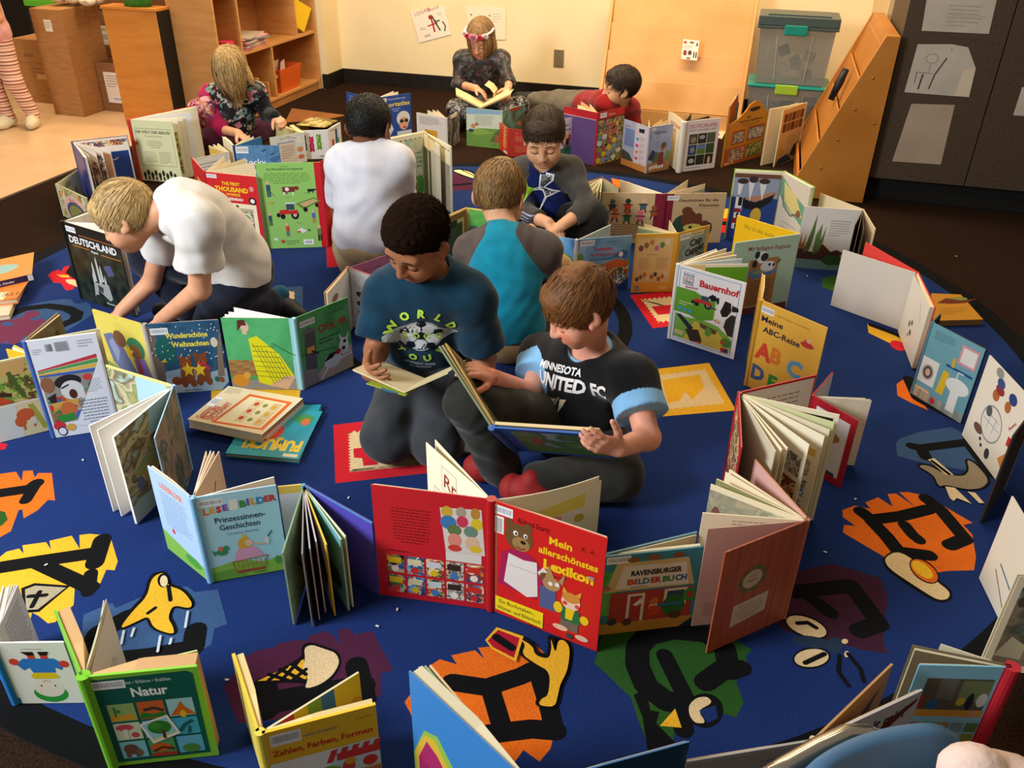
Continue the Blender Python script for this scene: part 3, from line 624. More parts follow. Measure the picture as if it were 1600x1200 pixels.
b.prism([PY(1492, 150, Yp-.001), PY(1505, 110, Yp-.001), PY(1524, 108, Yp-.001), PY(1514, 151, Yp-.001)], (0, -.004, 0), mat('c9b79f', .7))
tag(b.build('paper_sheet', loc=q[0]), 'paper with pencil strokes and a folded corner in the middle of the dark cabinet', 'paper')
pap([(1394, 252), (1470, 257), (1492, 164), (1424, 162)], 'blank curling paper taped lowest on the dark cabinet', None, noise_mat('sheet_paper_b', 'a8937f', '9d8975', 5, .7, .15, 20, .2, 3))
pap([(1583, 180), (1640, 184), (1650, 140), (1597, 136)], 'paper at the picture edge on the next dark cabinet door')
# drawings on the back wall and the outlet
q = [PY(x, y, WY-.004) for x, y in ((655, 67), (705, 54), (694, 8), (641, 17))]
sheet('child_drawing', q, mat('efe2cf'), 'child drawing with red and green figure taped to the back wall', 'drawing', .0008, shapes=[('t', 'a05a5a', 'LOGAN', .1, .8, .17, 'l', 5), ('t', 'b04a50', 'Bored', .52, .82, .16, 'l', 5), ('s', 'b02a2a', [.55, .62, .55, .2], .06), ('s', 'b02a2a', [.38, .42, .7, .45], .04), ('s', '1d4a34', [.6, .65, .66, .4, .72, .2], .05), ('s', '1d4a34', [.6, .5, .78, .5], .04), ('e', 'a02a2a', .54, .66, .07, .07), ('s', '222222', [.85, .45, .9, .3, .84, .15], .04), ('t', '55504a', 'MMI', .22, .1, .12), ('t', '77706a', 'ALL', .15, .35, .12), ('t', '77706a', 'TO', .75, .65, .1)])
q = [PY(x, y, WY-.004) for x, y in ((733, 62), (790, 62), (790, 12), (728, 10))]
sheet('child_drawing', q, mat('eeddc0'), 'nearly blank drawing on the wall behind the girl with the flower headband', 'drawing', .0008, shapes=[('e', '6a6058', .12, .75, .02, .03), ('e', '6a6058', .62, .72, .03, .02), ('l', 'c9b9a5', .7, .5, .95, .8, 4)])
r = root('wall_outlet', (-1.448, WY-.006, .292), 'grey-brown metal outlet cover on the cream back wall', 'outlet')
b = MB(); b.box((-1.485, WY-.006, .233), (-1.411, WY-.0005, .352), mat('8d7a5e', .4, .4, .3)); b.build('cover_plate', r, bevel=.002)
for z in (.245, .34):
    b = MB(); b.ball((-1.448, WY-.007, z), .004, mat('6d5c45', .3, .5, .6), 8, 6); b.build('screw', r)
b = MB(); b.box((-1.46, WY-.0075, .275), (-1.436, WY-.0055, .31), mat('7c6a50', .5)); b.build('socket', r)
# bits of paper on the floor
for i, (x, y) in enumerate(((1494, 401), (1260, 435), (131, 724), (292, 1053), (366, 869), (356, 1068), (545, 783), (1288, 868), (1335, 785), (540, 128), (508, 140), (621, 958), (590, 984), (74, 888))):
    p = P(x, y); p.z = gz(p)+.001; b = MB(); a = i*1.3; Mx = Matrix.Translation(p) @ Matrix.Rotation(a, 4, 'Z'); b.box((-.004, -.002, 0), (.004, .002, .001), mat('d9d4cc'), Mx)
    tag(b.build('paper_scrap', loc=p), 'tiny white paper scrap lying on the floor', 'scrap', 'paper scraps on the floor')
# ================================================================ books
Z = Vector((0, 0, 1))
cream = 'ece0c4'
def leaf(mb, S, E, z, h, t, m, off, n):
    """upright board from S to E; off = distance of its near side along n, t = thickness along n"""
    a, c = S+n*off, E+n*off
    mb.prism([Vector((a.x, a.y, z)), Vector((c.x, c.y, z)), Vector((c.x, c.y, z))+n*t, Vector((a.x, a.y, z))+n*t], (0, 0, h), m)
def face_fn(S, E, z, n, off):
    right = Z.cross(n); d = E-S; o = S if right.dot(d) > 0 else E
    return lambda u, v, l: Vector((o.x, o.y, z))+right*u+Z*v+n*(off+l)
def flat(p): return Vector((p.x, p.y, 0))
BOOKS = 0
def book(label, S, A, B, hp, ca='c8202c', cb=None, sp=None, Ao=(), Ai=(), Bo=(), Bi=(), blk=(.008, .008), pg=(), pc=cream, name='picture_book', tc=.003, sr=.006, z=None, cat='book', group='picture books standing open on the floor', shape=None, rough=.38, cam=False):
    cb = cb or ca; sp = sp or ca
    h = hp if isinstance(hp, (int, float)) else hgt(*hp)
    g = gz(P(*S, h)) if z is None else z
    top = g+h; s, a, b_ = [flat(P(*q, top)) for q in (S, A, B)]
    r = root(name, (s.x, s.y, g), label, cat, group)
    da, db = (a-s), (b_-s)
    na = Z.cross(da).normalized(); na = -na if na.dot(db) > 0 else na     # outward normals
    nb = Z.cross(db).normalized(); nb = -nb if nb.dot(da) > 0 else nb
    if cam:
        na = -na if na.dot(flat(CO)-s) < 0 else na; nb = -nb if nb.dot(flat(CO)-s) < 0 else nb
    for (E, n, d, c, o_art, i_art, k) in ((a, na, da, ca, Ao, Ai, 0), (b_, nb, db, cb, Bo, Bi, 1)):
        m = MB(); cm = c if not isinstance(c, str) else mat(c, rough, .4); s0 = s+d.normalized()*.003
        if shape:
            pts = [Vector((s0.x, s0.y, g))+(E-s0)*u+Z*(h*v) for u, v in shape]; m.prism(pts, n*tc, cm)
        else: leaf(m, s0, E, g, h, tc, cm, 0, n)
        if o_art: art(m, face_fn(s0, E, g, n, tc+.0002), (E-s0).length, h, o_art)
        bt = blk[k]
        if i_art and bt <= 0: art(m, face_fn(s0, E, g, -n, .0002), (E-s0).length, h, i_art)
        m.build('cover', r)
        if bt > 0:
            m = MB(); pm = mat(pc, .7, .1); dn = d.normalized(); L = d.length-.004; z0 = g+.003; hh = h-.006
            e = s+dn*L; q = [s+dn*.004-n*.0004, e-n*.0004, e-n*bt, s+dn*L*.5-n*bt, s+dn*.006-n*min(bt*.35, .004)]
            m.prism([Vector((p.x, p.y, z0)) for p in q], (0, 0, hh), pm)
            ed = mat(shade(pc, .84), .8, .1)      # page edges
            for j in range(max(2, int(bt/.003))):
                o = bt*(j+.5)/max(2, int(bt/.003))
                p0, p1 = s+dn*L*.45-n*o, e-n*o+dn*.0003
                m.face([Vector((p.x, p.y, z0+hh+.0002)) for p in (p0, p1, p1-n*.0006, p0-n*.0006)], ed)
                m.face([Vector((p1.x, p1.y, z0)), Vector((p1.x, p1.y, z0))-n*.0006, Vector((p1.x, p1.y, z0+hh))-n*.0006, Vector((p1.x, p1.y, z0+hh))], ed)
            if i_art:
                o_ = s+dn*L*.5; art(m, face_fn(o_, e, z0, -n, bt+.0003), L*.5, hh, i_art) if False else art(m, face_fn(s+dn*.012, e, z0, -n, bt+.0004), L-.012, hh, i_art)
            m.build('page_block', r)
    m = MB(); m.tube([Vector((s.x, s.y, g)), Vector((s.x, s.y, g+h))], sr, mat(sp, rough, .4) if isinstance(sp, str) else sp, 14); m.build('spine', r, smooth=False)
    for it in pg:
        E = flat(P(*it[0], top-.004)); f1 = it[1] if len(it) > 1 else (); f2 = it[2] if len(it) > 2 else (); tt = it[3] if len(it) > 3 else .0012; pcc = it[4] if len(it) > 4 else pc; bow = it[5] if len(it) > 5 else 0
        d = E-s; dn = d.normalized(); n = Z.cross(dn); n = -n if n.dot(Vector((CO.x, CO.y, 0))-s) < 0 else n   # n looks at the camera
        m = MB(); pm = mat(pcc, .65, .12); s1 = s+dn*.005
        K = 6
        def crv(t): return s1+(E-s1)*t+n*(bow*math.sin(math.pi*t))
        for k in range(K):
            leaf(m, crv(k/K), crv((k+1)/K), g+.002, h-.006, tt, pm, -tt/2, n)
        if f1: art(m, face_fn(s1, E, g+.002, n, tt/2+.0003+max(0, bow)), (E-s1).length, h-.006, f1)
        if f2: art(m, face_fn(s1, E, g+.002, -n, tt/2+.0003), (E-s1).length, h-.006, f2)
        m.build('page', r)
    return r
TX_ = '6f6a66'
BZ = dict(
 warm=busy(['8a4a2a', 'd9b07a', 'c0392b', 'e8d7a8', '4a6a3a', '3a3a44'], 90), farm=busy(['7aa23a', 'b7c26a', '6a4a2a', 'd9c07a', '8a5a3a', '4f7a35'], 70),
 town=busy(['d9c7a0', '8a7a6a', 'b05a3a', '5a6a7a', 'e8e0d0', '3f4a3f'], 110), comic=busy(['e8e2d2', '44505a', 'b9a58a', 'd8d0c0', '6a5a4a', '7a8f9a'], 120),
 wild=busy(['2a2a22', '6a7a3a', 'd9c04a', '8a8a9a', '9a3a3a', '3a4a2a'], 90), blue=busy(['2f5fa8', '6fa8d8', 'e8e8e0', 'c05a3a', '3a7a5a', '1f3f7a'], 90),
 toy=busy(['b0b0a0', 'c0392b', '2f7a4a', 'c98a4a', '3a5a9a', '8a6a4a', '222222'], 60), zoo=busy(['cfc79a', '9a9a5a', 'd98a3a', '6a8a4a', 'e8dcb8'], 60),
 castle=noise_mat('castle_photo', '0e120d', '2b3526', 26, .35, 0, None, .4, 6), photo=busy(['c87a3a', 'e0c49a', '3a4a6a', '8a3a2a', 'f0e6d6', '5a6a8a'], 70),
 water=wash(['a9a06a', '7a8a5a', 'c9c09a', '6a5a3a', 'a9c0b0'], 16), wat2=wash(['8fc0cf', '9ab08a', 'c9c0a0', '6f9fb0'], 14), grn=wash(['3f8a3a', '5aa84a', '8ac06a'], 9), grey=wash(['6a5a4c', '8a7a68', '3f4a3f', '9aa0a0'], 12),
 sky=wash(['3f7fb8', '7fb0d8', 'b9d4e4'], 7), jung=wash(['2a3a22', '4a5a2a', '1a241a'], 14), snow=wash(['1f3f5f', '2f5a7a', '16324a'], 9))
# ---- far left group
book('small zoo board book with an arched pink title near the left tile edge', (88, 287), (135, 309), (121, 265), ((88, 287), (97.5, 337.5)), 'b9b58c', 'a8a57e', 'c9c39a', name='board_book', tc=.004, blk=(.006, .004), pc='cfc79a',
     Ao=[('r', BZ['zoo'], .05, .03, .95, .97), ('e', 'e7b9a8', .55, .38, .42, .46), ('e', '4a5a72', .55, .32, .33, .34), ('e', '8f8a4a', .55, .28, .26, .28), ('r', BZ['zoo'], .05, .03, .95, .1), ('t', 'b2432f', 'Im Zoo', .5, .62, .17, 'c', -4, .02)], Ai=[('r', 'b9b48a', 0, 0, 1, 1)], Bi=[('r', 'c9c49c', 0, 0, 1, 1), ('e', '8a9a4a', .4, .8, .15, .1), ('s', '5a4a32', [.7, .6, .75, .2], .06)])
book('blue-bound photo album book opened wide with colourful pictures, left of the red-edged job book', (112.5, 221), (131, 246), (199, 211.5), ((202, 211), (217, 289)), '2a3f88', '2a3f88', '2a3f88', blk=(.014, .012), pc='e2d8cc',
     Bi=[('r', BZ['photo'], .02, .02, .98, .97), ('r', 'e8e2dc', .45, .0, .99, .86), ('r', '243f8a', .56, .0, .97, .74), ('t', 'd8dcec', 'Pinsel', .62, .55, .06, 'l', 20)],
     pg=[((139, 243), [('r', BZ['photo'], 0, 0, 1, .85)]), ((150, 239), [('r', BZ['photo'], 0, 0, 1, .8)]), ((160, 237), [('r', BZ['photo'], 0, 0, 1, .9)]), ((172, 233), [('r', 'cfa890', 0, 0, 1, .9)])])
book('tall book with a cream title page about jobs and a red cover edge', (201, 186), (269, 190), (305, 165), ((269, 190), (281, 286)), 'e3ddb0', 'c8362a', 'c8362a', blk=(.004, .02), pc='ebe6d0', sr=.011,
     Ao=[('r', 'dfe0b4', 0, 0, 1, 1), ('r', 'a8a880', .08, .26, .94, .27), ('r', 'a8a880', .08, .86, .94, .87), ('r', 'a8a880', .08, .26, .09, .87), ('r', 'a8a880', .93, .26, .94, .87), ('t', '26221c', 'DIE WELT DER BERUFE', .5, .79, .06, 'c', 0, .02, .8), ('t', '4a463c', 'Ein buntes Wörterbuch', .5, .735, .032, 'c'), ('l', '8f8c72', .3, .55, .7, .68, 4, 'c'), ('l', '8f8c72', .2, .3, .5, .5, 9), ('l', '8f8c72', .55, .3, .85, .5, 9)] + [('e', '2c2a24', .12+.09*i, .10+.04*(i % 2), .035, .05) for i in range(9)] + [('r', '2c2a24', .1+.09*i, .02, .14+.09*i, .08) for i in range(9)] + [('e', 'c05a3a', .06, .62, .05, .03)],
     pg=[((277, 187), [('r', BZ['farm'], .1, .1, .95, .8)], (), .002), ((285, 184),), ((290, 182),), ((297, 176), (), (), .002, 'd9dde6')])
# ---- books round the girl in pink and the boy in the white T-shirt
book('cream-paged book with a yellow inner page standing left of the blue animal book', (356, 236.5), (303, 248), (340, 224), .26, 'cfc6b0', 'd8c9a0', 'd8cdb4', blk=(.006, .004), pc='e9d9ae', Ao=[('r', 'd9d3c6', .03, .03, .97, .97), ('l', '8a8a8a', .1, .6, .9, .9, 5)], pg=[((326, 227), [('r', 'e0b450', .0, .0, .95, .97)]), ((333, 225),)])
book('blue book with white lettering and water picture beside the green farm book', (365, 227), (436, 227), (348, 213), .29, '3d6ea8', 'e9dfc4', '1f3566', blk=(.01, .012), pc='e6d7b6',
     Ao=[('r', wash(['3f6f9f', '5a88b4', '2f5a88'], 18), 0, 0, 1, 1), ('bar', .02, .87, .28, .11), ('t', 'e9edf2', 'Rocky', .16, .67, .15, 'l', 0, .01, .5), ('t', 'e9edf2', 'Moore', .3, .52, .12, 'l', 0, .01), ('e', '9a5a48', .75, .5, .1, .06), ('s', '22364f', [.6, .9, .7, .93], .02), ('s', '22364f', [.78, .84, .86, .87], .02)],
     pg=[((390, 211),), ((396, 213), [('r', 'd8e0e6', 0, 0, 1, 1)]), ((408, 213), [('r', '2f6ea8', .0, .0, 1, 1)])])
book('pale watercolour book with a pasted text box standing behind the blue animal book', (473.5, 206.5), (421, 215), (457, 194), ((473.5, 206.5), (478, 252)), 'cdd3d2', 'e2d6b4', 'd6d2c2', blk=(.012, .02), pc='e9dcae',
     Ao=[('r', wash(['c3ccd0', 'd6d3c6', 'b9c4cc'], 14), 0, 0, 1, 1), ('s', '9aa090', [.3, .88, .55, .93, .78, .84], .03), ('e', 'c98f5a', .87, .45, .1, .09), ('e', 'c8704a', .88, .2, .1, .08), ('r', '5f82b4', .2, .12, .72, .77), ('r', 'd2c2ae', .24, .1, .74, .74), ('l', '8a7a6e', .3, .2, .7, .66, 6)] + [('e', 'eef0f2', .84+.05*(i % 2), .88-.07*(i//2), .018, .02) for i in range(6)],
     pg=[((428, 190), [('e', '8a8a3a', .2, .8, .04, .03)], (), .004, 'eadc9c'), ((435, 195), (), (), .003, 'e4d592'), ((443, 199), (), (), .003, 'eadc9c')])
book('red dictionary book with yellow capital title and a street picture behind the blond boy', (319.5, 268), (400, 276), (299, 245), ((400, 276), (412, 391)), 'cf2126', 'cf2126', 'b81a20', blk=(.012, .004), pc='e9e0c8',
     Ao=[('bar', .02, .93, .2, .05), ('t', 'f4c820', 'THE FIRST', .48, .855, .058, 'c', 0, .03, .36), ('t', 'f4c820', 'THOUSAND', .48, .77, .085, 'c', 0, .04, .66), ('t', 'f4c820', 'WORDS', .5, .715, .05, 'c', 0, .03, .28), ('t', 'f2ead8', 'IN GERMAN', .47, .655, .052, 'c', 0, .03, .42), ('e', 'd98a84', .88, .83, .045, .035), ('e', '16161a', .87, .67, .075, .05), ('e', 'e8e2d8', .87, .67, .045, .03), ('r', 'ecdfbc', .08, .03, .93, .62), ('r', 'b7a98a', .13, .5, .86, .56), ('r', BZ['town'], .14, .06, .85, .52), ('r', 'd8cfae', .2, .36, .8, .5), ('p', 'b23a2a', [.2, .5, .2, .36, .42, .36, .3, .47]), ('e', '4f9a3a', .68, .42, .1, .06), ('r', '6a4a2a', .665, .32, .695, .38)] + [('e', ['3a3a3a', '7a3a2a', 'e8e2d8'][i % 3], .4+.06*(i % 7), .1+.05*(i//7), .025, .02) for i in range(21)] + [('e', 'c0392b', .2, .585, .05, .02), ('e', '3a3a3a', .55, .58, .03, .02)],
     Bo=[('t', 'e8b62a', 'BUCH', .7, .25, .16, 'c', 90, .02), ('r', 'e2b04a', .3, .45, .62, .8), ('r', 'd2c4a2', .1, .03, .9, .38)], pg=[((397, 254),), ((384, 247),), ((360, 250),), ((350, 244), [('r', 'e4c68a', .2, .2, .95, .95)])])
TR = lambda x, y, s: [('e', '1c1c1e', x-.09*s, y-.045*s, .04*s, .035*s), ('e', '1c1c1e', x+.11*s, y-.03*s, .065*s, .055*s), ('e', 'c9b7a8', x+.11*s, y-.03*s, .03*s, .026*s), ('p', 'c6262c', [x-.15*s, y-.02*s, x-.13*s, y+.03*s, x, y+.035*s, x+.02*s, y+.02*s, x+.16*s, y+.03*s, x+.16*s, y-.02*s]), ('r', '3a4a5a', x-.02*s, y+.03*s, x+.11*s, y+.1*s), ('r', 'd8dde4', x-.03*s, y+.1*s, x+.13*s, y+.115*s), ('e', '1c1c1e', x-.16*s, y-.03*s, .03*s, .026*s)]
def man(x, y, s, body, legs='3a3a3a', head='d9b08a'): return [('e', head, x, y+.055*s, .018*s, .016*s), ('r', body, x-.022*s, y-.01*s, x+.022*s, y+.04*s), ('r', legs, x-.02*s, y-.06*s, x-.004*s, y-.01*s), ('r', legs, x+.004*s, y-.06*s, x+.02*s, y-.01*s)]
COW = lambda x, y, s, c1, c2: [('r', c1, x-.1*s, y-.02*s, x+.08*s, y+.035*s), ('e', c2, x-.03*s, y+.01*s, .03*s, .02*s), ('e', c1, x+.11*s, y+.02*s, .035*s, .02*s), ('r', c2, x-.09*s, y-.05*s, x-.07*s, y-.02*s), ('r', c2, x+.04*s, y-.055*s, x+.06*s, y-.02*s), ('r', c1, x-.05*s, y-.04*s, x-.03*s, y-.02*s)]
book('large light-green farm book with tractor picture and a red spine', (499, 253), (399, 255), (540, 229), ((499, 253), (512, 384)), '8fc266', 'b3202a', 'c01e2c', blk=(.008, .01), pc='e6dcc0', name='picture_book',
     Ao=[('r', 'c01e2c', .915, 0, 1, 1), ('t', '3f5a2c', 'Ilse Brunner', .45, .955, .018, 'c'), ('t', '2c421e', 'Das Wimmelbuch vom Bauernhof', .45, .92, .036, 'c', 0, .01, .58), ('l', '5d8a3c', .05, .76, .88, .89, 6, 'c')] + TR(.42, .43, 1) + [('p', '5f8a3a', [.56, .53, .86, .60, .97, .56, .68, .46]), ('p', 'c9a878', [.62, .53, .86, .585, .93, .56, .7, .49]), ('e', '1c1c1e', .71, .46, .035, .03), ('e', '1c1c1e', .9, .51, .03, .026)] + COW(.48, .69, 1.1, '7a2f26', 'e8e2dc') + COW(.83, .68, .55, '1e1e1e', '1e1e1e') + man(.15, .70, 1.4, '3a4a6a', '2f3f5a') + [('s', '5a4a3a', [.17, .68, .24, .62], .006)] + man(.12, .35, 1.2, '3a4a6a', '3f5a4a') + man(.83, .37, 1.2, '4a6ab0', 'c98a3a') + man(.38, .22, 1.2, 'c8442e', '5a6a9a') + man(.90, .17, 1.5, '6a7a4a', '22221e') + [('p', 'e6e0da', [.52, .2, .6, .245, .7, .21, .64, .18]), ('p', 'c0392b', [.5, .2, .6, .21, .58, .185]), ('e', '3a6a4a', .73, .215, .02, .015), ('p', 'e8e4dc', [.12, .12, .2, .13, .2, .09]), ('e', 'b8442a', .28, .085, .035, .02), ('r', 'eef0ee', .62, .04, .79, .1)] + [('r', '4a4f48', .65+.02*i, .055, .66+.02*i, .085) for i in range(6)] + [('l', '5f8a44', .06, .28, .22, .29, 1), ('l', '5f8a44', .40, .6, .56, .61, 1), ('l', '5f8a44', .70, .65, .9, .66, 1), ('l', '5f8a44', .52, .30, .72, .31, 1), ('l', '5f8a44', .34, .04, .56, .1, 3), ('e', 'b9a25a', .16, .55, .05, .015)],
     Bo=[('r', 'b01c28', 0, 0, .22, 1), ('r', BZ['town'], .22, .3, .97, .97), ('r', '2e4a5c', .3, .88, .97, .96)])
GB = lambda x, y, c: [('e', c, x, y, .09, .16), ('e', c, x, y+.2, .085, .11), ('e', c, x-.05, y+.3, .035, .045), ('e', c, x+.05, y+.3, .035, .045), ('e', shade(c, 1.5), x-.03, y+.22, .03, .05), ('e', shade(c, 1.4), x, y, .035, .05), ('e', c, x-.05, y-.14, .045, .06), ('e', c, x+.05, y-.14, .045, .06)]
book('white board book with jelly bears in blue, red and green', (511, 202.5), (468, 204), (530.5, 191), ((511, 202.5), (517, 247)), 'e6e2df', 'dedad8', 'e2dedb', name='board_book', tc=.005, blk=(.008, .008), pc='dfd0a2',
     Ao=GB(.13, .5, '23477f') + GB(.40, .45, 'a82a46') + GB(.68, .52, '5f9a35') + [('t', '4a4a4a', 'HABA', .75, .07, .07, 'c', 0, .02), ('l', 'a8a4a0', .05, .1, .35, .16, 1)], Bo=GB(.3, .25, 'a82a46') + GB(.6, .55, '23477f') + GB(.7, .2, '4a8a35') + [('l', '8a8684', .1, .86, .9, .95, 2)])
book('blue sports atlas with yellow title and a person in sunglasses, behind the dark-haired boy', (587, 153), (641, 145), (541, 143.5), ((641, 145), (641, 209)), '2a4a94', '2a4a94', '22407f', blk=(.004, .003), pc='efe6d6',
     Ao=[('bar', .05, .88, .24, .08), ('t', 'c9d2e4', 'Ravensburger', .35, .9, .055, 'l', 0, 0, .5), ('t', 'e9c738', 'Sportatlas', .14, .74, .145, 'l', 0, .02, .82), ('l', 'aeb8d4', .4, .6, .7, .7, 2, 'c'), ('e', 'd6d6d6', .75, .42, .2, .18), ('e', 'd9a088', .76, .3, .14, .16), ('e', '2a2a2e', .70, .36, .06, .045), ('e', '2a2a2e', .84, .36, .06, .045), ('e', 'b04a44', .78, .2, .05, .03), ('r', 'c9ced2', .55, 0, .98, .12), ('p', 'c9cdd2', [0, .4, .3, .5, .45, .2, .3, 0, 0, 0]), ('p', 'b8604a', [.1, .2, .2, .3, .35, .1, .2, 0])], Bo=[('t', 'e9c738', 'Sport', .1, .74, .14, 'l', 0, .02), ('l', '8f9cc4', .1, .85, .8, .95, 2)], pg=[((615, 142),), ((622, 143),)])
book('white paperback with a yellow picture on its back and a grey photo side', (697.5, 184), (651, 175.5), (717, 174), ((697.5, 184), (701, 233)), 'ddd5cf', '6a6862', 'd8d0ca', blk=(.012, .008), pc='ece0c4', Ao=[('l', '77706c', .1, .66, .85, .92, 6), ('r', 'd99a1e', .27, .1, .7, .52), ('e', '5a3a1e', .45, .28, .14, .12), ('e', '3a2a1e', .38, .4, .05, .04), ('r', '4a3a22', .3, .1, .66, .2)], Bo=[('r', noise_mat('grey_photo', '3a3833', '8a857c', 30, .4, 0, None, .3), 0, 0, 1, 1), ('e', 'd8ccc4', .55, .95, .3, .06), ('s', '25241f', [.3, .05, .5, .5, .6, .9], .08), ('s', 'a8a49a', [.7, .05, .6, .4], .05)], pg=[((668, 172),), ((676, 171),), ((683, 171.5),)])
DASH = [('r', '2a2622', .06+.105*i, .925, .11+.105*i, .94) for i in range(9)]
book('large open board book with dashed page borders and an underwater picture', (662, 205), (585, 219), (705, 229), ((705, 229), (705, 333)), 'e4dab8', 'e4dab8', 'd6caa6', name='board_book', tc=.003, blk=(.012, .003), pc='e2d9bc',
     Ai=DASH + [('r', BZ['wat2'], .62, .0, .97, .93), ('e', '6a9a4a', .35, .68, .09, .055), ('e', '4f8a3a', .38, .70, .05, .03), ('s', '2a2a2a', [.05, .78, .12, .8], .012), ('s', '2a2a2a', [.2, .85, .3, .87], .012), ('t', '26221e', 'OPA', .2, .42, .09), ('r', BZ['wild'], .68, .08, .95, .35), ('e', '4f8a3a', .9, .2, .08, .15)] + [('e', ['3a5a7a', '8a8a4a', 'c08a4a'][i % 3], .68+.06*(i % 5), .5+.07*(i//5), .02, .015) for i in range(20)], Bi=DASH + [('r', noise_mat('page_grey', 'b9b29c', '9a9484', 9, .6, 0), .0, .0, .97, .72)],
     pg=[((668, 213), [('r', BZ['jung'], 0, 0, 1, .8)], (), .004, 'e8d49c'), ((673, 216), [('r', '4a3f36', 0, 0, 1, .8)], (), .004, 'e8c98c'), ((680, 222), [('r', 'b9b29c', 0, 0, 1, .8)], (), .004, 'e8d49c'), ((687, 228), [('r', 'c4bda6', 0, 0, 1, .85)], (), .004)])
# ---- back row
book('board book with a green meadow and gnome picture in front of the seated girl', (784, 173), (729, 168), (819, 163), ((729, 168), (730, 227)), 'b9cfb0', '7a9a8a', 'c4c9b4', name='board_book', tc=.005, blk=(.004, .004), pc='cfd2bc', Ao=[('r', wash(['cfd6c4', 'dfe2cc'], 5), 0, 0, 1, 1), ('p', '8fb4d2', [0, 1, 1, 1, 1, .9, 0, .84]), ('p', '6f9a44', [0, .42, .4, .5, 1, .52, 1, 0, 0, 0]), ('p', '8ab04f', [0, .42, .4, .5, .8, .4, .3, .3]), ('l', '8a9484', .25, .56, .8, .84, 7), ('p', '5a6a3a', [.68, .18, .84, .42, 1, .55, 1, .15]), ('r', 'a0603a', .83, .15, 1, .36), ('e', 'c98f5a', .2, .54, .07, .06), ('e', 'a8763f', .3, .6, .05, .045), ('e', '33486a', .14, .42, .08, .045), ('e', '5f8a3a', .8, .09, .06, .04)], Bo=[('r', wash(['7a9a94', '5a7a6a', '4a4a3a'], 8), 0, 0, 1, 1), ('p', 'a83a2a', [.3, .98, .8, 1, .78, .93, .35, .92]), ('p', '4a4436', [.05, .2, .3, .55, .5, .3, .9, .45, .95, .1, .1, .1]), ('e', 'a8603a', .75, .55, .1, .06)])
book('small red book with a yellow lettered cover beside the green meadow board book', (795.6, 201), (781, 190.5), (828, 203), ((795.6, 201), (795, 244)), 'c43526', 'b5322a', 'b8302a', blk=(.003, .004), Ao=[('t', 'dfae5a', 'GERMAN', .75, .2, .4, 'l', 90, .03, .8), ('r', 'd8cfc6', .5, .03, .9, .12)], Bo=[('e', 'd87a5a', .35, .85, .04, .03), ('l', 'd08a5a', .3, .55, .9, .75, 4), ('l', 'd87a4a', .3, .15, .9, .4, 6)])
book('tall purple book with red top band and a crowd of creatures on its front', (934, 176), (882, 165.5), (976, 166), ((934, 176), (930, 259)), '5f4377', '2c2c22', 'b0202a', blk=(.006, .008), pc='ecd9b0', Ao=[('r', 'b81f26', 0, .86, 1, 1), ('r', 'd9b9c4', 0, .855, 1, .865)], Bo=[('r', BZ['wild'], 0, 0, 1, .84), ('r', 'b81f26', 0, .86, 1, 1), ('bar', .08, .885, .24, .085), ('t', 'd9a8a0', 'Usborne', .38, .9, .06, 'l', 0, .01), ('t', 'a83a4a', 'WER', .56, .68, .1, 'c', 0, .04), ('t', 'b04a5a', 'DABEI', .5, .56, .1, 'c', 0, .04, .5)] + [('e', ['d2be3a', '8a93b0', '6a8a9a', 'c9cdd8', '7a8a4a', 'a8505a'][i % 6], .1+.19*(i % 5), .08+.11*(i//5), .09, .05) for i in range(22)], pg=[((903, 164), (), (), .003, 'efdcae'), ((922, 163), (), (), .002, 'efdcae'), ((908, 158.5), (), (), .002, 'e7b78a')])
book('book with a pale comic cover half hidden behind the boy in the sports shirt', (862, 190), (897.5, 182.5), (868, 178), ((897.5, 182.5), (895, 249)), 'c9bfd2', 'a89ab0', 'bab0c4', blk=(.004, .003), Ao=[('t', '9a3a4a', 'Fünf', .55, .82, .09, 'l', 0, .02), ('t', '8a3a4a', 'Freunde', .5, .72, .08, 'l', 0, .02), ('p', '2f6a5a', [0, .3, 1, .34, 1, .1, 0, .1]), ('p', 'c98f3a', [.3, 0, 1, 0, 1, .1, .4, .08]), ('r', '243f6a', 0, .0, .5, .1)] + man(.6, .5, 3, '4a4a6a') + man(.8, .5, 3, 'a83a3a') + man(.7, .42, 3, '22222a'))
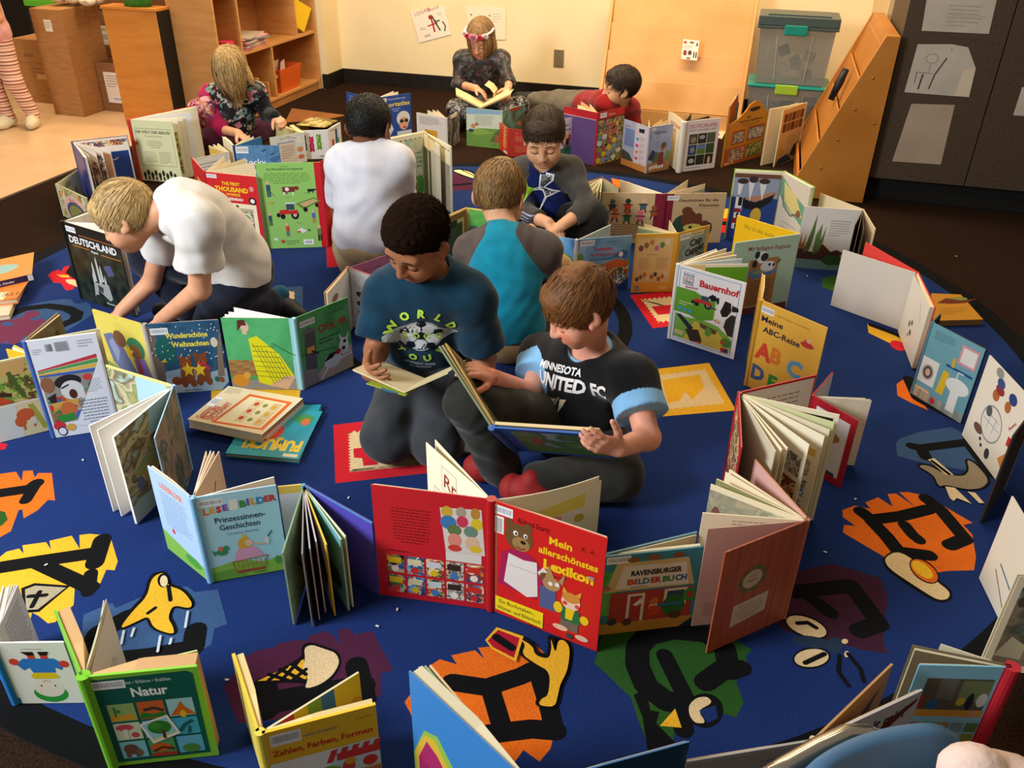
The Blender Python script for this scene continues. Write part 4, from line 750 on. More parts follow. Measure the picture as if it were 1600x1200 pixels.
book('adventure book with a child in a red tunic under a blue-grey sky', (1015.6, 198.7), (976, 185.5), (1052, 193), ((1015.6, 198.7), (1008.7, 270.6)), '9aa0b4', '7f8bb0', 'a8a4a8', blk=(.003, .012), pc='ecd9b0', Ao=[('r', 'bfb6c0', .5, 0, 1, 1), ('p', '3f3f38', [0, .35, .3, .3, .5, .15, 0, .12]), ('r', 'b8763a', 0, 0, 1, .14), ('t', 'b04a44', 'Robin', .08, .86, .07, 'l', 0, .02), ('r', '6a7aa4', .08, .45, .46, .83), ('p', '22262e', [.62, .9, .85, .92, .84, .83, .64, .82])] + [('r', ['d9a0a0', '3a8aa8', 'a83a4a', 'd8743a', 'c8342a'][i], .55, .78-.14*i, .65, .84-.14*i) for i in range(5)] + [('l', '9a8a8a', .7, .1+.135*i, .92, .2+.135*i, 3) for i in range(5)],
     Bo=[('r', wash(['7f8bb4', '9aa4c4', '8a92b0'], 8), 0, 0, 1, 1), ('p', '3a3f5a', [0, .3, .15, .5, .3, .46, .4, .2]), ('p', '5a6a3a', [.2, .2, .35, .45, .5, .4, .45, .1]), ('p', '7a8a4a', [.7, .2, .8, .45, 1, .4, 1, .1]), ('r', 'a87a4a', 0, 0, 1, .2), ('p', '8a2f38', [.45, .12, .5, .42, .68, .42, .72, .12]), ('e', 'a8603f', .63, .52, .1, .08), ('e', '6a4a2a', .66, .57, .12, .06), ('t', '6a3a4a', 'Robin Hood', .22, .83, .09, 'l', 0, .02, .5), ('l', 'c0c8dc', .2, .68, .7, .8, 3), ('bar', .06, .92, .2, .05)] + [('r', 'e6e2da', .1+.13*i, .06+.01*(i % 3), .2+.13*i, .13+.01*(i % 3)) for i in range(5)], pg=[((1014, 187),), ((1035, 186),), ((1046, 187),)])
book('thick white photo book about Germany with nine small pictures', (1069, 190), (1046, 174), (1126, 184), ((1067, 190), (1060, 269)), 'e2d3b4', 'd6d2d2', 'ded8cc', blk=(.02, .02), pc='a8967a', sr=.016, Ao=[('t', 'b0403a', 'DEUTSCHLAND', .2, .8, .1, 'l', 0, .02, .7), ('t', 'b0603a', 'WIR', .4, .7, .08)],
     Bo=[('r', 'dcd8da', 0, 0, 1, 1), ('t', 'a8404a', 'DEUTSCHLAND', .54, .85, .105, 'c', 0, .015, .78), ('t', '4a4448', 'WIE ES SICH SELBST SIEHT', .54, .79, .05, 'c', 0, .01, .76), ('g', ['26261f', '2c3326', '2f2a20', '2f4a6a', '5a7a3a', '35502f', '4a4a3a', '2a2f2a', '4f5a4a'], .17, .1, .92, .74, 3, 3, .05), ('r', '5a7fb4', .43, .42, .66, .5), ('e', '8a8468', .3, .62, .08, .06), ('e', 'a8b0a8', .3, .2, .08, .05), ('e', '9aa8b8', .54, .66, .08, .04), ('e', '8a8f8a', .3, .42, .06, .06), ('e', 'c9b98a', .8, .18, .04, .08), ('l', '8a868a', .15, .03, .9, .08, 1)], pg=[((1108, 181), (), (), .008, '4a443c'), ((1080, 177), (), (), .004, '5a5244'), ((1072, 178), (), (), .004, '7a6a52')])
WSH = [(0, 0), (1, 0), (1, .78), (.9, .8), (.82, .9), (.72, .98), (.6, 1), (.48, .96), (.38, .86), (.26, .78), (.12, .72), (0, .7)]
book('die-cut yellow house-shaped busy-picture book leaning in front of the clear totes', (1141, 166), (1204, 152), (1158, 140), ((1141, 163), (1132, 257.5)), 'c88a2a', '5a6f78', 'a8742a', name='board_book', tc=.005, blk=(0, 0), shape=WSH, Ao=[('r', 'b8622a', .0, .0, 1, .3), ('r', BZ['town'], .12, .06, .48, .26), ('r', BZ['farm'], .56, .06, .95, .28), ('r', '9a3a2a', .14, .34, .44, .56), ('r', BZ['comic'], .17, .36, .42, .53), ('r', '9a3a2a', .52, .35, .94, .58), ('r', BZ['comic'], .55, .37, .92, .55), ('t', '4a2f14', 'Mein', .5, .74, .05, 'c', 0, .02), ('t', '4a2f14', 'Wimmelhaus', .56, .68, .055, 'c', 0, .02, .6), ('l', '8f5f1e', .3, .6, .85, .66, 3, 'c'), ('e', '2a2018', .62, .87, .14, .035), ('r', 'd8c9a8', .03, .02, .16, .05), ('r', 'd8c9a8', .2, .02, .25, .06)], pg=[((1150, 150), (), (), .004, 'c9b48a'), ((1154, 146), (), (), .004, 'b86a3a')])
book('cream book with rows of small portraits beside the house-shaped book', (1260, 160), (1224, 172), (1203, 170), ((1224, 171), (1210, 260)), 'd3b988', 'd8c8a4', 'd8c6a0', blk=(.006, .006), pc='e3d3ae', Ao=[('g', ['6a4028', '7a5a3a', '5a3a2a', '8a6a4a', '6f4a30'], .08, .58, .97, .92, 5, 2, .12), ('e', 'bfae80', .55, .42, .2, .09), ('p', 'c9a850', [.02, .1, .2, .34, .35, .2]), ('p', '5a3a26', [.6, .1, .75, .3, .98, .33, .95, .08]), ('p', '2a4450', [.0, .0, .12, .12, .5, .16, .75, .02])], Bo=[('r', 'dccfae', 0, 0, 1, 1), ('r', '6a4a34', .15, .76, .24, .9)], pg=[((1242, 161),), ((1236, 163),)])
b = MB(); q = [P(1112, 212, .002), P(1128, 218, .002), P(1134, 206, .002), P(1117, 198, .002)]; b.prism(q, (0, 0, .006), mat('e6cfae', .6)); art(b, lambda u, v, l: q[0]+(q[1]-q[0]).normalized()*u+(q[3]-q[0]).normalized()*v+Z*(.0065+l), (q[1]-q[0]).length, (q[3]-q[0]).length, [('e', 'b0302a', .3, .5, .15, .1), ('e', '3a2a22', .6, .25, .15, .06), ('r', 'c8442a', .1, .7, .4, .78)])
tag(b.build('thin_booklet', loc=q[0]), 'thin pale booklet lying flat behind the thick white photo book', 'booklet')
# ---- middle right group
book('open board book with trees on pale pages beside the seated boy\'s knee', (941, 277), (880, 294), (968, 294), .2, '8a3a2a', '8a3a2a', '8a4a3a', name='board_book', tc=.003, blk=(.004, .003), pc='e9dfc0', Ai=[('r', wash(['d8dcc8', 'e6e2cc', 'b9c4b0'], 8), 0, 0, 1, 1), ('e', '5f7a3a', .5, .5, .14, .2), ('s', '5a6a52', [.3, .8, .34, .9], .04)], Bi=[('r', wash(['cfd8c8', 'dfe2cc'], 8), 0, 0, 1, 1), ('p', '6a7a5a', [.3, .5, .5, .85, .6, .5])], pg=[((918, 292), (), (), .003), ((925, 296), [('r', '4a5a52', 0, 0, 1, .8)], (), .003), ((932, 299), (), (), .003), ((938, 300), [('r', '8a9a8a', 0, 0, 1, .8)], (), .003)])
DC = [('3a3a44', .17, .72, '55504a'), ('c8302e', .42, .74, '1f2f26'), ('3f5a6a', .67, .75, 'd9a888'), ('8a4a22', .85, .62, '8a4a22'), ('d2703a', .22, .55, 'b0602f'), ('1f6a44', .42, .52, 'b0602f'), ('d26a80', .64, .52, 'd26a80')]
book('beige story book with bears in an armchair and dancing animals, dark red cloth spine', (1040, 302.5), (942, 300), (1135.6, 301), ((1135.6, 301), (1125, 378)), 'c2a57c', 'c2a57c', '6f1628', blk=(.006, .01), pc='e9dbbe', sr=.009,
     Ao=[('r', '7a1a30', .85, 0, 1, 1)] + sum([[('e', c, x, y, .055, .07), ('e', hd, x, y+.1, .045, .05), ('s', '2a2420', [x-.08, y+.03, x+.08, y+.03], .02), ('s', '2a2420', [x-.03, y-.05, x-.05, y-.13], .025), ('s', '2a2420', [x+.03, y-.05, x+.05, y-.13], .025)] for c, x, y, hd in DC], []) + [('l', '8f7a58', .15, .1, .8, .4, 6, 'c')],
     Bo=[('r', '7a1a30', 0, 0, .13, 1), ('bar', .02, .87, .2, .09), ('t', '3a2a1e', 'Geschichten für die', .88, .84, .075, 'r', 0, .02, .66), ('t', '3a2a1e', 'Kleinsten', .9, .74, .075, 'r', 0, .02, .33), ('r', '8f7a58', .5, .7, .88, .705), ('e', '2a4436', .35, .35, .2, .24), ('e', '6a3a26', .42, .5, .13, .17), ('e', '6a3a26', .38, .66, .09, .08), ('e', '6a3a26', .56, .45, .09, .12), ('e', '6a3a26', .58, .55, .06, .06), ('e', '6a3a26', .7, .36, .08, .1), ('e', 'c9b85a', .5, .32, .16, .08), ('r', 'c9b85a', .6, .3, .75, .35), ('e', '3a3226', .46, .33, .03, .03), ('e', '3a4a38', .78, .3, .05, .12)], pg=[((969, 281), [('l', 'b9ad98', .2, .7, .6, .8, 2)], (), .004), ((1075, 281),), ((1102, 287), [('r', 'a8ac9c', .3, 0, 1, .9)])])
book('board book with a police boat scene and red title between the two boys', (901, 374), (987, 367), (854, 366), ((987, 367), (981, 447)), '4f86b4', '5a90bc', 'd8cbc0', name='board_book', tc=.005, blk=(.004, .004), pc='e3d3b2', sr=.008,
     Ao=[('r', BZ['sky'], 0, 0, 1, 1), ('p', '7a9a5a', [0, .45, .4, .5, 1, .55, 1, .3, 0, .3]), ('r', BZ['warm'], .05, .0, .98, .42), ('p', 'c9602f', [.5, .5, .75, .58, .98, .52, .95, .42, .55, .4]), ('p', '2f5f9a', [.65, .62, .85, .75, .97, .7, .9, .58]), ('e', 'e6e6e6', .82, .66, .04, .05), ('p', 'e0ddd8', [.3, .3, .55, .45, .55, .2, .42, .15]), ('e', '2a2f38', .47, .32, .05, .07), ('r', BZ['blue'], .6, .03, .98, .28), ('bar', .05, .87, .26, .1), ('t', '5a7f9f', 'Inga Müller', .5, .9, .05), ('t', 'c02a3e', 'Tatütata,', .30, .76, .095, 'l', 0, .03, .36), ('t', 'c02a3e', 'die Polizei ist da!', .24, .66, .085, 'l', 0, .02, .5), ('t', '3a3a44', 'Meine ersten Polizeigeschichten', .25, .585, .04, 'l', 0, .01, .42), ('p', '1f3f8a', [.75, 0, 1, .2, 1, 0]), ('e', '6a9a4a', .06, .67, .06, .07)],
     Bo=[('r', BZ['sky'], 0, 0, 1, 1), ('e', '5f9a4a', .72, .5, .3, .2), ('e', '4f8a3e', .62, .58, .18, .14), ('p', '8a9a5a', [0, .35, 1, .3, 1, 0, 0, 0]), ('e', 'b0603a', .2, .2, .12, .1)], pg=[((954, 351), [('r', 'a8bcc8', 0, 0, 1, 1), ('e', '4a3a3a', .75, .6, .05, .03)], (), .004, 'c9d2d2')])
book('yellow film picture book with little animals on its back and a blue front', (1059, 364), (994, 365.5), (1109, 351), ((994, 365.5), (986, 456)), 'd29a2e', 'd4a03a', 'c9962f', blk=(.01, .004), pc='e9dcb4',
     Ao=[('r', 'cfae74', .04, .17, .93, .93), ('l', '8a6f40', .12, .4, .42, .6, 8), ('l', '8a6f40', .56, .4, .9, .6, 8), ('r', 'd8b27a', .7, .04, .9, .1), ('r', '8a8578', .07, .03, .2, .12), ('l', '9a7f50', .3, .63, .8, .67, 1)] + [('e', ['6a4428', '8a5a38', 'b8703a', 'c06a80', '4a7a3a', 'd8c0a0'][i % 6], .15+.13*i, .76+.05*(i % 3), .06, .05) for i in range(6)] + [('e', ['3a3a4a', '7a5a3a', 'a8603a', 'c9c0b0', 'b03a3a'][i % 5], .12+.09*i, .23+.04*(i % 3), .045, .04) for i in range(9)],
     Bo=[('r', wash(['7a94a4', '8fa4ae', '4a5a52'], 8), .08, .03, .9, .94), ('bar', .05, .86, .35, .1), ('r', 'd8c9a0', .42, .88, .82, .96), ('t', '3a3028', 'Walt Disney', .45, .9, .05, 'l', 0, .01, .34), ('t', '1f2226', 'Cap', .42, .7, .16, 'l', 12, .05), ('t', '1f2226', 'Capper', .3, .55, .16, 'l', 12, .05, .6), ('e', '8f3f22', .35, .14, .25, .12), ('p', '3a4a34', [.7, .03, .9, .03, .9, .5, .78, .4])], pg=[((997, 354), [('r', '8fb094', 0, .85, 1, .97)], (), .003), ((1007, 349.5),), ((1046, 344), [('s', '6a5a3a', [.8, .75, .9, .65], .02)])])
book('open board book: yellow inside and mint back with a spotted dog in a bath tray', (1249, 365), (1148, 379), (1152, 336), ((1249, 366), (1229, 480)), 'a9c4ac', 'e6b312', 'b8c4a4', name='board_book', tc=.005, blk=(0, 0), sr=.005,
     Ao=[('r', '6a2f30', 0, 0, 1, .09), ('t', '8a3a30', 'Mit farbigem Register', .22, .87, .075, 'l', -3, .01, .68), ('r', 'a87238', .28, .1, .74, .74), ('l', '4a3a22', .32, .12, .70, .46, 11), ('p', '4f82b8', [.28, .56, .36, .48, .72, .53, .72, .58, .36, .6]), ('p', '9a9a5a', [.36, .58, .36, .54, .68, .56, .66, .6]), ('e', 'dedfe2', .58, .63, .12, .07), ('e', 'e8e8ea', .47, .76, .09, .08), ('e', '1e1e20', .5, .76, .06, .055), ('e', '1e1e20', .38, .8, .04, .05), ('e', '1e1e20', .36, .68, .04, .05), ('e', '1e1e20', .6, .65, .02, .02), ('e', '1e1e20', .67, .64, .02, .025), ('s', '1e1e20', [.72, .66, .77, .7], .02), ('s', 'd8b04a', [.52, .12, .55, .4], .03)],
     Bi=[('t', '8a6a1a', 'Was ich alles mache', .14, .86, .08, 'l', -2, .0, .5), ('e', '201a14', .38, .66, .12, .09), ('e', '7a4a2a', .48, .58, .12, .06), ('e', '201a14', .72, .6, .06, .06), ('e', 'e8e2d8', .45, .5, .1, .07)])
book('green-edged book open at an upside-down harbour with a lighthouse and yellow moon', (1226.6, 267.4), (1148, 263.5), (1273, 292), ((1148, 263.5), (1136, 372)), '7fae4e', '8fae6a', 'c9c4a0', blk=(.009, .014), pc='e6dfc0',
     Ai=[('r', '24407f', 0, .0, 1, .66), ('r', '8a94aa', 0, .62, 1, .9), ('r', '6a463a', 0, .9, 1, .96), ('p', 'a87a5a', [.25, .6, .9, .72, .95, .66, .6, .55]), ('p', '191a1e', [.2, .62, .5, .55, .9, .68, .93, .72, .88, .58, .6, .44, .3, .46]), ('p', 'd2d0d4', [.1, .83, .22, .83, .18, .66, .12, .66]), ('p', 'd2d0d4', [.32, .86, .46, .86, .4, .56]), ('p', 'd2d0d4', [.56, .84, .72, .84, .66, .58]), ('e', '3a2c2a', .2, .85, .12, .04), ('e', '3a2c2a', .42, .88, .1, .05), ('e', '3a2c2a', .66, .86, .12, .04), ('r', 'd8d4d4', .1, .42, .25, .62), ('r', '16181c', .16, .5, .24, .62), ('r', '8a2230', .1, .4, .24, .46), ('r', 'd8d4d4', .1, .32, .24, .4), ('r', '8a2230', .09, .24, .24, .32), ('r', 'd8d4d4', .09, .16, .24, .24), ('e', '16181c', .18, .36, .03, .04), ('e', '16181c', .18, .2, .03, .04), ('e', 'c9a23a', .58, .36, .12, .12)],
     Bi=[('r', 'cfc4b0', 0, 0, 1, 1), ('p', '6a9a7a', [0, .96, .5, .8, 1, .7, 1, .42, .7, .5, .2, .6, 0, .7]), ('p', 'd2c07a', [.1, .9, .6, .78, .9, .55, .5, .55, .2, .65]), ('s', '6a706a', [.1, .72, .2, .58, .5, .5, .7, .56], .03), ('e', '8a5a3a', .75, .58, .08, .05), ('l', 'b8ab98', .2, .2, .8, .4, 3)])
book('white picture book open at tall green plants and a brown pond bank', (1348.5, 327), (1282, 302), (1367, 357.5), ((1257.5, 322), (1241, 418.6)), 'd8c6a4', 'd6c4a0', 'cbb894', blk=(.0, .0), pc='d8d0c2', tc=.0035,
     pg=[((1257.5, 322), [('r', 'd6d0c8', 0, 0, 1, 1), ('p', '4a2f28', [0, .34, .3, .36, .45, .42, .62, .3, .72, .34, .88, .28, 1, .3, 1, .14, 0, .14]), ('r', '6f9a9c', 0, 0, 1, .15), ('p', '566f3a', [.12, .25, .2, .6, .26, .9, .27, .6, .24, .3]), ('p', '5f7f44', [.3, .25, .3, .55, .38, .75, .4, .5, .36, .25]), ('p', '5f7f44', [.34, .3, .42, .55, .46, .72, .45, .45, .4, .28]), ('p', '9a6a3a', [.02, .35, .05, .6, .07, .36]), ('p', '9a6a3a', [.08, .35, .13, .58, .13, .36]), ('p', '9a6a3a', [.02, .32, .1, .44, .16, .32]), ('p', 'e6e2e0', [.22, .28, .27, .5, .3, .28]), ('l', '9a928a', .52, .55, .9, .82, 7), ('p', '2f5a2c', [.45, .16, .6, .25, .8, .22, .98, .2, .95, .1, .6, .08]), ('e', 'd9d4c8', .83, .24, .025, .025), ('e', '26301e', .83, .24, .012, .012)], (), .004, 'd8d0c2'), ((1342, 356), (), (), .002, '8a745a'), ((1350, 360), (), (), .002, '5a4a3a'), ((1336, 352), (), (), .002, '4a3f34')])
book('large blank-paged book with a red cover near the right edge of the rug', (1434, 425), (1352.5, 378), (1461, 480), ((1317.5, 390), (1302.5, 479)), 'd93a36', 'd03a30', 'c9332c', blk=(0, .014), pc='e3d2b0', tc=.003, Bi=[('r', 'd9cfc2', 0, 0, 1, 1), ('s', '5a544c', [.6, .88, .8, .62], .012), ('e', '5a4a40', .5, .45, .04, .04), ('e', '6a5a50', .4, .38, .04, .05), ('e', '5a4a40', .52, .3, .05, .04), ('e', '8a5a4a', .45, .22, .03, .03)], Ai=[('r', 'd8443e', 0, 0, 1, 1)],
     pg=[((1317.5, 390), [('r', 'd8cdbf', 0, 0, 1, 1)], (), .002, 'dccfbe'), ((1452, 466), (), (), .004, 'd2c4a8')])
q = [P(1457, 505, .022), P(1535, 503, .022), P(1500, 464, .022), P(1454, 462, .022)]; q = [Vector((p.x, p.y, gz(p))) for p in q]
b = MB(); r = root('board_book', q[0], 'yellow-brown board book lying flat behind the red blank-paged book', 'book'); b.prism(q, (0, 0, .004), mat('b8822f', .4)); b.build('cover', r); b = MB(); b.prism([p+Z*.0041 for p in q], (0, 0, .014), mat('8f6f4a', .7)); b.build('page_block', r); b = MB(); b.prism([p+Z*.0182 for p in q], (0, 0, .004), mat('c0862c', .4))
art(b, lambda u, v, l: q[0]+(q[1]-q[0]).normalized()*u+(q[3]-q[0]).normalized()*v+Z*(.0224+l), (q[1]-q[0]).length, (q[3]-q[0]).length, [('e', '7a8a3a', .55, .75, .2, .08), ('p', '6a2f22', [.1, .62, .3, .8, .6, .7, .95, .75, .7, .6, .4, .58]), ('l', '9a6a20', .15, .2, .8, .45, 4)]); b.build('cover', r)
book('teal bathroom picture book with a washbasin, towel and washing machine', (1458, 503), (1541, 546), (1470, 490), ((1541, 546), (1508, 662)), '5f8f9c', '4a6a74', '4f7f8c', blk=(.012, .004), pc='3a352e',
     Ao=[('r', '6a9aa6', 0, 0, 1, 1), ('r', 'd8b07a', 0, .15, .3, .0), ('g', ['a89a8a', '8a8278', '9a8f82'], 0, 0, 1, .12, 12, 3, .1), ('l', '3f5f68', .1, .82, .5, .94, 5), ('r', 'd9d4cc', .0, .22, .34, .56), ('e', '9a8a80', .17, .38, .11, .1), ('e', '4a3a34', .17, .38, .08, .075), ('e', 'c9a08a', .17, .38, .05, .05), ('p', 'd9b02a', [.4, .2, .44, .52, .56, .5, .54, .2]), ('e', 'dcd9d4', .75, .4, .22, .1), ('r', 'dcd9d4', .66, .06, .82, .36), ('r', '1f4a78', .45, .58, .95, .61), ('p', 'c98a94', [.62, .68, .95, .68, .95, .93, .62, .93]), ('p', 'd6d2cc', [.66, .71, .92, .71, .92, .9, .66, .9]), ('r', 'c9a03a', .54, .6, .6, .72), ('e', 'b83038', .4, .06, .05, .04), ('s', 'c9cdd2', [.7, .5, .7, .58, .8, .58], .02)])
book('white book with an igloo and bears along the right edge of the picture', (1618, 632), (1546, 555), (1582, 680), ((1546, 555), (1509, 680)), 'ddd3c4', '3a312c', '8a7f70', name='board_book', tc=.004, blk=(0, 0),
     Ai=[('r', 'ddd3c4', 0, 0, 1, 1), ('e', '8f8f90', .45, .42, .22, .2), ('e', 'd8d0c6', .45, .42, .2, .18), ('s', '8f8f90', [.28, .42, .62, .42], .008), ('s', '8f8f90', [.32, .5, .58, .5], .008), ('s', '8f8f90', [.38, .34, .4, .52], .008), ('s', '8f8f90', [.5, .34, .52, .52], .008), ('e', '55565a', .34, .52, .06, .06), ('e', 'a8622f', .36, .72, .07, .06), ('e', '8a2f34', .4, .8, .09, .05), ('e', '3a4a7a', .38, .87, .08, .05), ('e', 'a8622f', .62, .73, .06, .06), ('e', '2f3f7a', .66, .84, .08, .06), ('e', '6a4a3a', .25, .25, .1, .05), ('e', '3a3a3a', .35, .18, .025, .02), ('e', '3a3a3a', .4, .13, .025, .02), ('e', '3a3a3a', .55, .12, .05, .06), ('e', '8a8a80', .3, .95, .08, .05), ('t', 'a82a2a', 'Ravens', .78, .55, .05, 'l', 60, .02), ('r', 'b82a2a', .8, .4, .95, .5), ('p', 'c9803a', [.75, .2, .9, .38, 1, .3, .9, .12])], Ao=[('r', 'ddd3c4', 0, 0, 1, 1), ('e', '8f8f90', .5, .4, .25, .2)], Bo=[('r', noise_mat('dark_pages', '2a2420', '4a4038', 30, .6, 0, None, .2, 4, (1, 1, .2)), 0, 0, 1, 1)], Bi=[('r', '3a322c', 0, 0, 1, 1)])
book('white picture page reaching into the picture at the right edge above the cream picture', (1640, 870), (1583, 775), (1690, 800), .25, 'ded2bf', 'ded2bf', blk=(.003, .003), Ai=[('s', '5a6a7a', [.5, .4, .9, .3], .02), ('s', '6a5a4a', [.4, .3, .8, .15], .015), ('e', 'c98f8a', .7, .45, .06, .05)], Ao=[('s', '4a6a7a', [.3, .4, .9, .3], .02), ('s', '6a5a4a', [.25, .3, .8, .05], .015)])
book('cream-bordered picture book with a snowy house scene at the right edge', (1700, 900), (1590, 898), (1705, 935), .28, 'd9c9a6', 'd9c9a6', blk=(.003, .003), Ai=[('r', BZ['grey'], .12, .08, .95, .9), ('p', 'b9ae90', [.12, .2, .3, .4, .6, .3, .6, .15]), ('e', '4a3a2a', .25, .75, .1, .05)], Ao=[('r', BZ['grey'], .12, .08, .95, .9), ('p', 'b9ae90', [.12, .2, .3, .4, .6, .3, .6, .15]), ('e', '4a3a2a', .25, .75, .1, .05)])
# ---- right foreground
book('farm book with a tractor, a cow\'s head and red title Bauernhof', (1060, 412), (1167, 442), (1120, 389), ((1060, 412), (1047, 527)), 'e3e0e0', 'e0dcd8', 'd9dbd6', blk=(.004, .012), pc='e9dcc4', sr=.008,
     Ao=[('r', 'e2e0e2', 0, 0, 1, 1), ('r', '5f8fb8', .05, .96, .93, .967), ('r', '5f8fb8', .04, .04, .05, .97), ('r', '5f8fb8', .93, .04, .94, .97), ('r', '5f8fb8', .05, .035, .94, .042), ('p', '5f9a2a', [0, .72, .3, .72, .5, .66, .62, .66, .62, .42, .4, .36, .25, .4, 0, .4]), ('p', '7aa83f', [.05, .38, .2, .36, .5, .38, .7, .36, .93, .24, .93, .06, .05, .06]), ('p', 'd2b84a', [.2, .06, .35, .34, .7, .3, .93, .1, .93, .06]), ('p', '2a2f38', [.06, .36, .12, .38, .35, .24, .28, .2]), ('p', '3f3226', [.22, .2, .42, .24, .5, .1, .32, .06]), ('p', 'b8452a', [.32, .06, .5, .1, .48, .06]), ('p', '5f4a34', [.42, .34, .7, .3, .68, .24, .45, .28]), ('e', '5f9a3a', .57, .25, .05, .06), ('e', '4a7a34', .85, .18, .08, .06), ('e', 'b8442e', .8, .17, .04, .02), ('r', 'c8b87a', .06, .1, .2, .16), ('bar', .08, .88, .2, .07), ('r', '2a2c30', .1, .78, .25, .9), ('r', 'e6e4e4', .11, .79, .24, .89), ('t', '22242a', 'WAS', .175, .80, .04, 'c', 0, .05, .11), ('t', 'c82a3a', 'IST', .175, .833, .03, 'c', 0, .03, .1), ('t', '22242a', 'WAS', .175, .862, .02, 'c', 0, .04, .11), ('t', 'a83a4a', 'Junior', .14, .735, .05, 'l', 4, .02, .2), ('t', 'c41f2a', 'Bauernhof', .35, .80, .115, 'l', 0, .035, .58), ('e', '3f9ac0', .1, .46, .03, .025), ('e', '3f9ac0', .18, .45, .03, .025), ('e', '3f9ac0', .26, .45, .03, .025), ('l', 'cfe0b0', .08, .5, .3, .56, 2)] + TR(.42, .61, .85) + [('s', '4a4a4a', [.5, .58, .64, .57], .02), ('p', '1a1a1c', [.50, .70, .56, .745, .64, .72, .62, .665, .55, .66]), ('p', '1a1a1c', [.86, .68, .95, .665, .96, .62, .88, .60, .84, .63]), ('p', 'e4e2de', [.62, .73, .70, .765, .80, .75, .86, .69, .86, .58, .80, .50, .77, .43, .70, .40, .63, .42, .62, .50, .66, .60]), ('p', '1c1c1e', [.75, .71, .84, .70, .86, .60, .81, .52, .74, .50, .70, .56, .73, .64]), ('p', '1c1c1e', [.62, .71, .66, .73, .67, .66, .64, .63]), ('e', 'e0b8ac', .68, .425, .055, .03), ('e', '4a3430', .655, .432, .010, .009), ('e', '4a3430', .70, .418, .010, .009), ('e', '0c0c0e', .775, .61, .018, .015), ('p', '2a2624', [.80, .48, .87, .56, .93, .56, .93, .28, .86, .28, .78, .38]), ('p', 'b82a34', [.79, .05, .9, .05, .9, .11, .79, .11]), ('p', '24407f', [.83, .06, .9, .06, .9, .1, .86, .11])],
     pg=[((1135, 388), (), (), .003), ((1144, 393), (), (), .003), ((1151, 398), (), (), .004), ((1160, 404), (), (), .004, 'b9c8d0'), ((1169, 412), [('r', 'd8bf88', 0, .5, .38, 1), ('r', '5f9a22', .38, .0, 1, .96), ('t', 'd9e8b8', 'Inhalt', .42, .84, .05), ('r', 'cfe0a8', .6, .8, .78, .805)], (), .002)])
b = book('golden alphabet book with big coloured letters A B C', (1190, 468), (1294, 512), (1192, 427), ((1190, 468), (1165, 600)), 'e0a83a', 'd2a03a', 'c9962f', blk=(.006, .008), pc='e0c890', sr=.008, Ao=[('r', 'e3ad42', 0, 0, 1, 1), ('bar', .02, .88, .2, .07), ('t', '6a4a3a', 'Ingrid Gerber / Susi Löhlen', .27, .9, .03, 'l', 0, .0, .5), ('t', '26243a', 'Meine', .05, .79, .085, 'l', 0, .03, .34), ('t', '26243a', 'ABC-Reise', .1, .68, .085, 'l', 0, .03, .58), ('t', 'd0442c', 'A', .04, .38, .25, 'l', 0, .05), ('t', 'd87a2a', 'B', .28, .40, .23, 'l', -4, .05), ('t', '5a9ac4', 'C', .55, .36, .24, 'l', -4, .05), ('t', '3a5a8a', 'D', .04, .13, .22, 'l', 0, .05), ('t', '2f8a3a', 'E', .32, .10, .22, 'l', 0, .05), ('t', '8a3040', 'F', .56, .08, .22, 'l', 0, .05), ('e', 'c03a3a', .78, .74, .1, .03), ('p', 'c03a3a', [.7, .72, .74, .8, .78, .74]), ('e', 'd8b08a', .8, .79, .03, .025)], Bo=[('l', '8a5a2a', .1, .1, .6, .8, 12)])
book('red comic book standing open with fanned pages of picture strips', (1156, 613), (1160, 699), (1276, 586), ((1312, 647), (1265, 812)), 'b8242c', 'b8242c', 'b01f28', blk=(0, .0), pc='e9dec4', tc=.0035, Ai=[('r', 'c9a0a0', .1, .02, .98, .98)], Bi=[('r', 'dfd6d0', .02, .02, .98, .98), ('l', '9a9490', .1, .4, .9, .9, 12)], Ao=[('r', 'b8242c', 0, 0, 1, 1), ('r', BZ['warm'], .1, .05, .95, .95)],
     pg=[((1231, 700), [('t', '26221e', 'THE', .3, .83, .06, 'l', 0, .03), ('t', '26221e', 'WORD', .18, .72, .1, 'l', 0, .04), ('t', '26221e', 'DETECTIVE', .1, .61, .1, 'l', 0, .04, .75), ('r', BZ['comic'], .1, .1, .6, .4), ('e', 'd8a88a', .8, .5, .1, .1)], [('r', BZ['comic'], .1, .1, .9, .9)], .002), ((1212, 705), [('r', 'c9c0a8', 0, 0, 1, 1)], (), .002), ((1265, 695), [('g', [BZ['comic'], BZ['town'], BZ['warm'], BZ['comic']], .68, .03, .98, .88, 1, 4, .2)], (), .002), ((1289, 682), [('r', 'd9b04a', .62, .8, .95, .86), ('g', [BZ['comic'], BZ['comic'], BZ['blue'], BZ['comic']], .7, .03, .95, .78, 1, 4, .2)], (), .003), ((1297, 672), (), (), .003, 'd9cfb4'), ((1304, 660), (), (), .002, 'cfd2a0'), ((1312, 648), [('r', '26241f', .6, .93, .95, .96)], (), .003), ((1222, 702), (), (), .003)])
